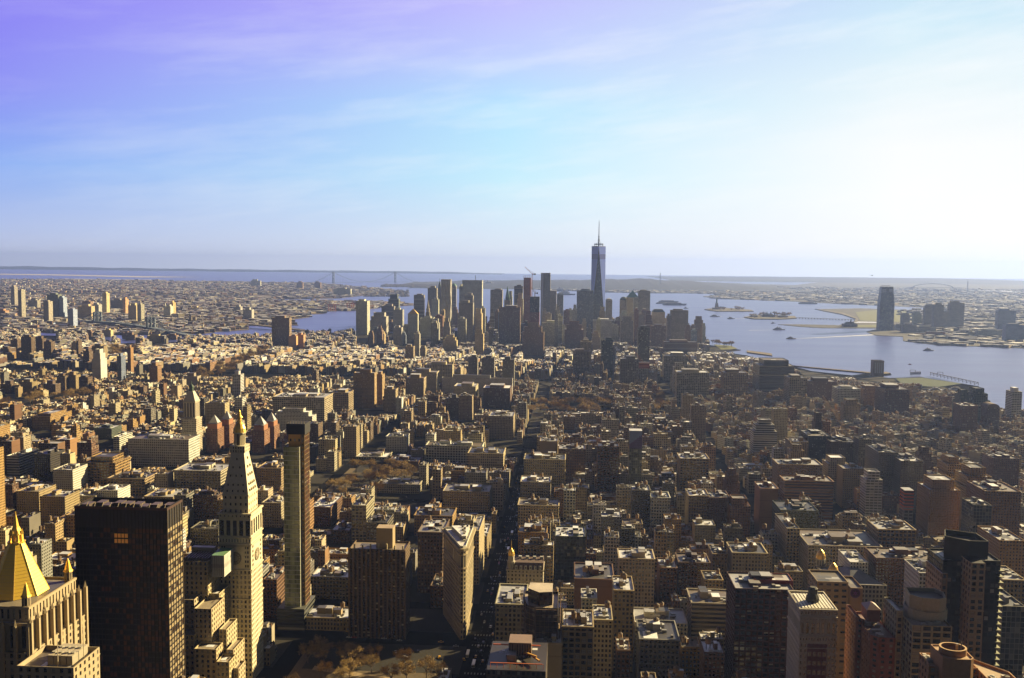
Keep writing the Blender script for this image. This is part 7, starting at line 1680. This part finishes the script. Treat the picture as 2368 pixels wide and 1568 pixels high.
crane('dark crane by the river beyond the low bridge, right', (890, 785), 3900, None, (890, 768), (899, 744), (.2, .12, .09), w=2.6)
# orange netting on the loft works and the red rooftop job
for px0, px1, yt, yb, Y, lb in ((1478, 1502, 838, 852, 2545, 'bright orange safety netting round unfinished floors beside the crane'), (2092, 2112, 1074 + 60, 1180, 1140, 'orange-netted hoist tower among the low roofs at right'), (2050, 2085, 1074 - 14, 1086, 1500, 'orange-netted round building site below the cream crane')):
    if px0 == 2050: px0, px1, yt, yb, Y = 1995 + 50, 2095, 0, 0, 0; continue
    a, z = P(px0, yt, Y); b, z2 = P(px1, yb, Y); T = Tower('construction_building', lb, ((a + b) / 2, Y + 8, 2), 'building'); T.tier(rect(a, b, Y, Y + 16), 2, z2, C['grey'], ST['g'], 0); T.tier(rect(a, b, Y, Y + 16), z2, z, (.72, .15, .05), ST['b'], 0); T.done()
# ================= boats =================
def boat(px, py, L, lb, col=(.6, .6, .6), kind='ferry', wake=0, wdir=-1, ang=0.):
    x, y = G(px, py, 0); r = empty(kind, (x, y, 0), lb, 'boat'); r.rotation_euler.z = ang; w = L * .24; m = MB()
    m.frust([(-L / 2, -w / 2), (L * .3, -w / 2), (L * .5, 0), (L * .3, w / 2), (-L / 2, w / 2)], -.5, [(-L / 2, -w / 2 - .4), (L * .34, -w / 2 - .4), (L * .56, 0), (L * .34, w / 2 + .4), (-L / 2, w / 2 + .4)], L * .07 + 1, col, 'paint')
    m.build('hull', r)
    if kind == 'barge': m = MB(); m.prism(rect(-L * .4, L * .3, -w * .35, w * .35), L * .07 + 1, L * .1 + 2, (.2, .14, .1), mat='plain'); m.build('cargo', r)
    else:
        m = MB(); h = L * .07 + 1; m.prism(rect(-L * .36, L * .22, -w * .4, w * .4), h, h + L * .08, (.75, .75, .72), (3, L * .08, .6, .5), tcol=(.6, .6, .6)); m.prism(rect(-L * .24, L * .12, -w * .32, w * .32), h + L * .08, h + L * .14, (.75, .75, .72), (3, L * .06, .6, .5), tcol=(.5, .5, .5)); m.build('cabin', r)
        m = MB(); m.beam((-L * .1, 0, h + L * .14), (-L * .12, 0, h + L * .22), L * .04, (.3, .12, .08)); m.build('funnel', r)
    if wake:
        mb = MB(); ex, ey = G(px + wdir * wake, py + (-.05 * wake if wdir > 0 else .02 * wake), 0); dx, dy = ex - x, ey - y; Lw = math.hypot(dx, dy); nx, ny = -dy / Lw, dx / Lw; ww = 5 + Lw * .02
        mb.f([(x + nx * 3, y + ny * 3, .35), (x - nx * 3, y - ny * 3, .35), (ex - nx * ww, ey - ny * ww, .35), (ex + nx * ww, ey + ny * ww, .35)], 'foam', (.62, .64, .70)); o = mb.build('wake'); o['kind'] = 'structure'; o['label'] = 'pale foam wake behind a boat'
boat(1801, 763, 60, 'grey ferry with two decks mid-river left of the rail terminal', wake=70, wdir=-1)
boat(1829, 784, 42, 'small orange-grey ferry trailing a long wake towards the bowed tower', (.42, .3, .2), wake=260, wdir=1)
boat(2147, 811, 40, 'white ferry in the river below the western towers', (.6, .6, .62), wake=14, wdir=1)
boat(1653, 732.5, 60, 'white ferry just below the statue island', wake=16, wdir=1); boat(1690, 737.5, 45, 'small ferry right of and below the statue island', wake=105, wdir=1)
boat(1586, 713.5, 40, 'tiny white boat left of the statue island', wake=8, wdir=1); boat(1788, 763 - 15, 26, 'tiny launch before the brick-hall island')
boat(1545, 699.5, 170, 'long dark barge in the bay, uppermost of the three', (.12, .12, .13), 'barge'); boat(1532, 702.5, 110, 'short dark barge in the bay, second of the three', (.12, .12, .13), 'barge'); boat(1559, 705.8, 190, 'long dark barge in the bay, lowest of the three', (.12, .12, .13), 'barge')
boat(1308, 682, 200, 'cargo ship beyond the grey tower top', (.18, .18, .22), 'cargo_ship'); boat(1298, 674, 180, 'cargo ship near the far island, beyond the skyline', (.18, .18, .22), 'cargo_ship'); boat(1868, 703, 160, 'long low barge off the western shore', (.15, .15, .16), 'barge')
boat(1132, 660, 260, 'pale cargo ship right of the gridded bank slab', (.4, .4, .42), 'cargo_ship'); boat(1457 - 200, 661, 200, 'pale ship at the strait', (.5, .5, .5), 'cargo_ship') if 0 else None
boat(2165, 904, 38, 'white excursion boat moored at the pier, left one', (.75, .75, .75)); boat(2212, 903, 40, 'white excursion boat moored at the pier, right one', (.75, .75, .75)); boat(2104, 856 - 13, 10, 'tiny red tug out in the river', (.5, .15, .1)); boat(744, 760, 60, 'white river ferry left of the low bridge end', (.7, .7, .7)) if 0 else None
# helicopter
x, z = P(2017, 637, 3300); r = empty('helicopter', (x, 3300, z), 'tiny dark helicopter hovering over the horizon at right', 'helicopter'); c = (.03, .03, .025)
m = MB(); m.frust(rrect(0, 0, 4, 1.6, 0), -1, rrect(.3, 0, 5, 2, 0), 0, c, 'paint'); m.frust(rrect(.3, 0, 5, 2, 0), 0, rrect(0, 0, 3, 1.2, 0), 1, c, 'paint'); m.build('fuselage', r)
m = MB(); m.beam((-2, 0, .3), (-8, 0, .8), .5, c); m.beam((-8, 0, .5), (-8.6, 0, 2.2), .5, c); m.build('tail', r); m = MB(); m.beam((-5.5, 0, 1.7), (5.5, 0, 1.7), .35, c, 'plain', .12); m.beam((0, -5.5, 1.7), (0, 5.5, 1.7), .35, c, 'plain', .12); m.beam((0, 0, 1), (0, 0, 1.7), .3, c); m.build('rotor', r)
# ================= cars =================
def car_mesh(col, bus=False):
    m = MB(); L, W_, H = (11, 2.5, 3) if bus else (4.7, 1.85, 1.45)
    if bus: m.prism(rect(-W_ / 2, W_ / 2, -L / 2, L / 2), .4, H, col, (1.6, 2.6, .75, .42), top='paint')
    else:
        m.frust(rect(-W_ / 2, W_ / 2, -L / 2, L / 2), .35, rect(-W_ / 2 * .96, W_ / 2 * .96, -L / 2 * .98, L / 2 * .98), .85, col, 'paint'); m.frust(rect(-W_ * .46, W_ * .46, -1.5, 1.2), .85, rect(-W_ * .38, W_ * .38, -1., .7), H, (.03, .035, .04), 'glass', top=False); m.f([(-W_ * .38, -1., H), (W_ * .38, -1., H), (W_ * .38, .7, H), (-W_ * .38, .7, H)], 'paint', col)
    for sx in (-1, 1):
        for sy in (-1, 1): m.beam((sx * W_ * .5 - .1, sy * L * .32, .33), (sx * W_ * .5 + .1, sy * L * .32, .33), .62, (.02, .02, .02))
    o = m.build('car'); me = o.data; bpy.data.objects.remove(o); return me
CM = {'white car': car_mesh((.75, .75, .75)), 'black car': car_mesh((.02, .02, .02)), 'yellow taxi': car_mesh((.75, .42, .03)), 'silver car': car_mesh((.45, .46, .47)), 'red car': car_mesh((.35, .03, .02)), 'white bus': car_mesh((.7, .7, .7), True)}
def put_car(x, y, a, street):
    k = rng.choice(['white car', 'black car', 'yellow taxi', 'yellow taxi', 'silver car', 'silver car', 'red car', 'white car', 'black car', 'black car'] if rng.random() < .97 else ['white bus']); o = bpy.data.objects.new(k.replace(' ', '_'), CM[k]); COL.objects.link(o); o.location = (x, y, 2.02); o.rotation_euler.z = a
    tag(o, f'tiny {k} on {street}', k.split()[-1], f'{k}s on {street}')
for i in range(88): put_car(-72 + rng.choice([-9.5, -5, -1.6, 1.6, 5, 9.5]), 760 + i * 9.5 + rng.uniform(-3, 3), 0, 'the dark central avenue')
for i in range(24): y = 840 + i * 24 + rng.uniform(-5, 5); x = float(np.interp(y, [760, 830, 1460], [-62, -100, -262])); put_car(x + rng.choice([-4, 0, 4]), y, R(14), 'the diagonal street left of the wedge building')
for i in range(26): put_car(rng.uniform(-200, -100) if i % 2 else rng.uniform(-60, 200), 815 + rng.choice([-8, -4.5, 4.5, 8]), R(90), 'the cross street by the bare park')
for i in range(44): put_car(239 + rng.choice([-9, -5.5, -2, 2, 5.5, 9]), 900 + i * 13 + rng.uniform(-4, 4), 0, 'the long avenue right of centre')
for i in range(10): put_car(rng.uniform(-150, -75), rng.uniform(768, 800), R(rng.choice([0, 90, 20])), 'the crossing before the wedge building')
# lane dashes and zebra crossings
m = MB()
for y in range(700, 2040, 9):
    for x in (-77.5, -72, -66.5): m.f([(x - .1, y, 2.02), (x + .1, y, 2.02), (x + .1, y + 3, 2.02), (x - .1, y + 3, 2.02)], 'plain', (.3, .3, .27))
    for x in (233.5, 239, 244.5): m.f([(x - .1, y, 2.02), (x + .1, y, 2.02), (x + .1, y + 3, 2.02), (x - .1, y + 3, 2.02)], 'plain', (.3, .3, .27))
for n_ in range(26, 9, -1):
    for cx in (-72, 239):
        for yy in (st(n_) - 13, st(n_) + 10):
            for i in range(9): x = cx - 11 + i * 2.6; m.f([(x, yy, 2.024), (x + 1.1, yy, 2.024), (x + 1.1, yy + 3.4, 2.024), (x, yy + 3.4, 2.024)], 'plain', (.30, .30, .27))
m.build('road_markings')['kind'] = 'structure'
# ================= air =================
hm = bpy.data.materials.new('haze'); hm.use_nodes = True; nt = hm.node_tree
for n_ in list(nt.nodes): nt.nodes.remove(n_)
ou = nt.nodes.new('ShaderNodeOutputMaterial'); pv = nt.nodes.new('ShaderNodeVolumePrincipled'); nt.links.new(pv.outputs[0], ou.inputs['Volume'])
pv.inputs['Color'].default_value = (.31, .45, 1.0, 1); pv.inputs['Density'].default_value = 3.0e-5; pv.inputs['Anisotropy'].default_value = .38
me = bpy.data.meshes.new('haze'); x0, x1, y0, y1, z0, z1 = -46000, 46000, -3500, 34000, -3., 560.
V = [(x, y, z) for z in (z0, z1) for y in (y0, y1) for x in (x0, x1)]
me.from_pydata(V, [], [(0, 2, 3, 1), (4, 5, 7, 6), (0, 1, 5, 4), (2, 6, 7, 3), (0, 4, 6, 2), (1, 3, 7, 5)]); me.materials.append(hm)
ho = bpy.data.objects.new('haze', me); COL.objects.link(ho); ho['kind'] = 'stuff'; ho['label'] = 'blue afternoon haze over city and bay'
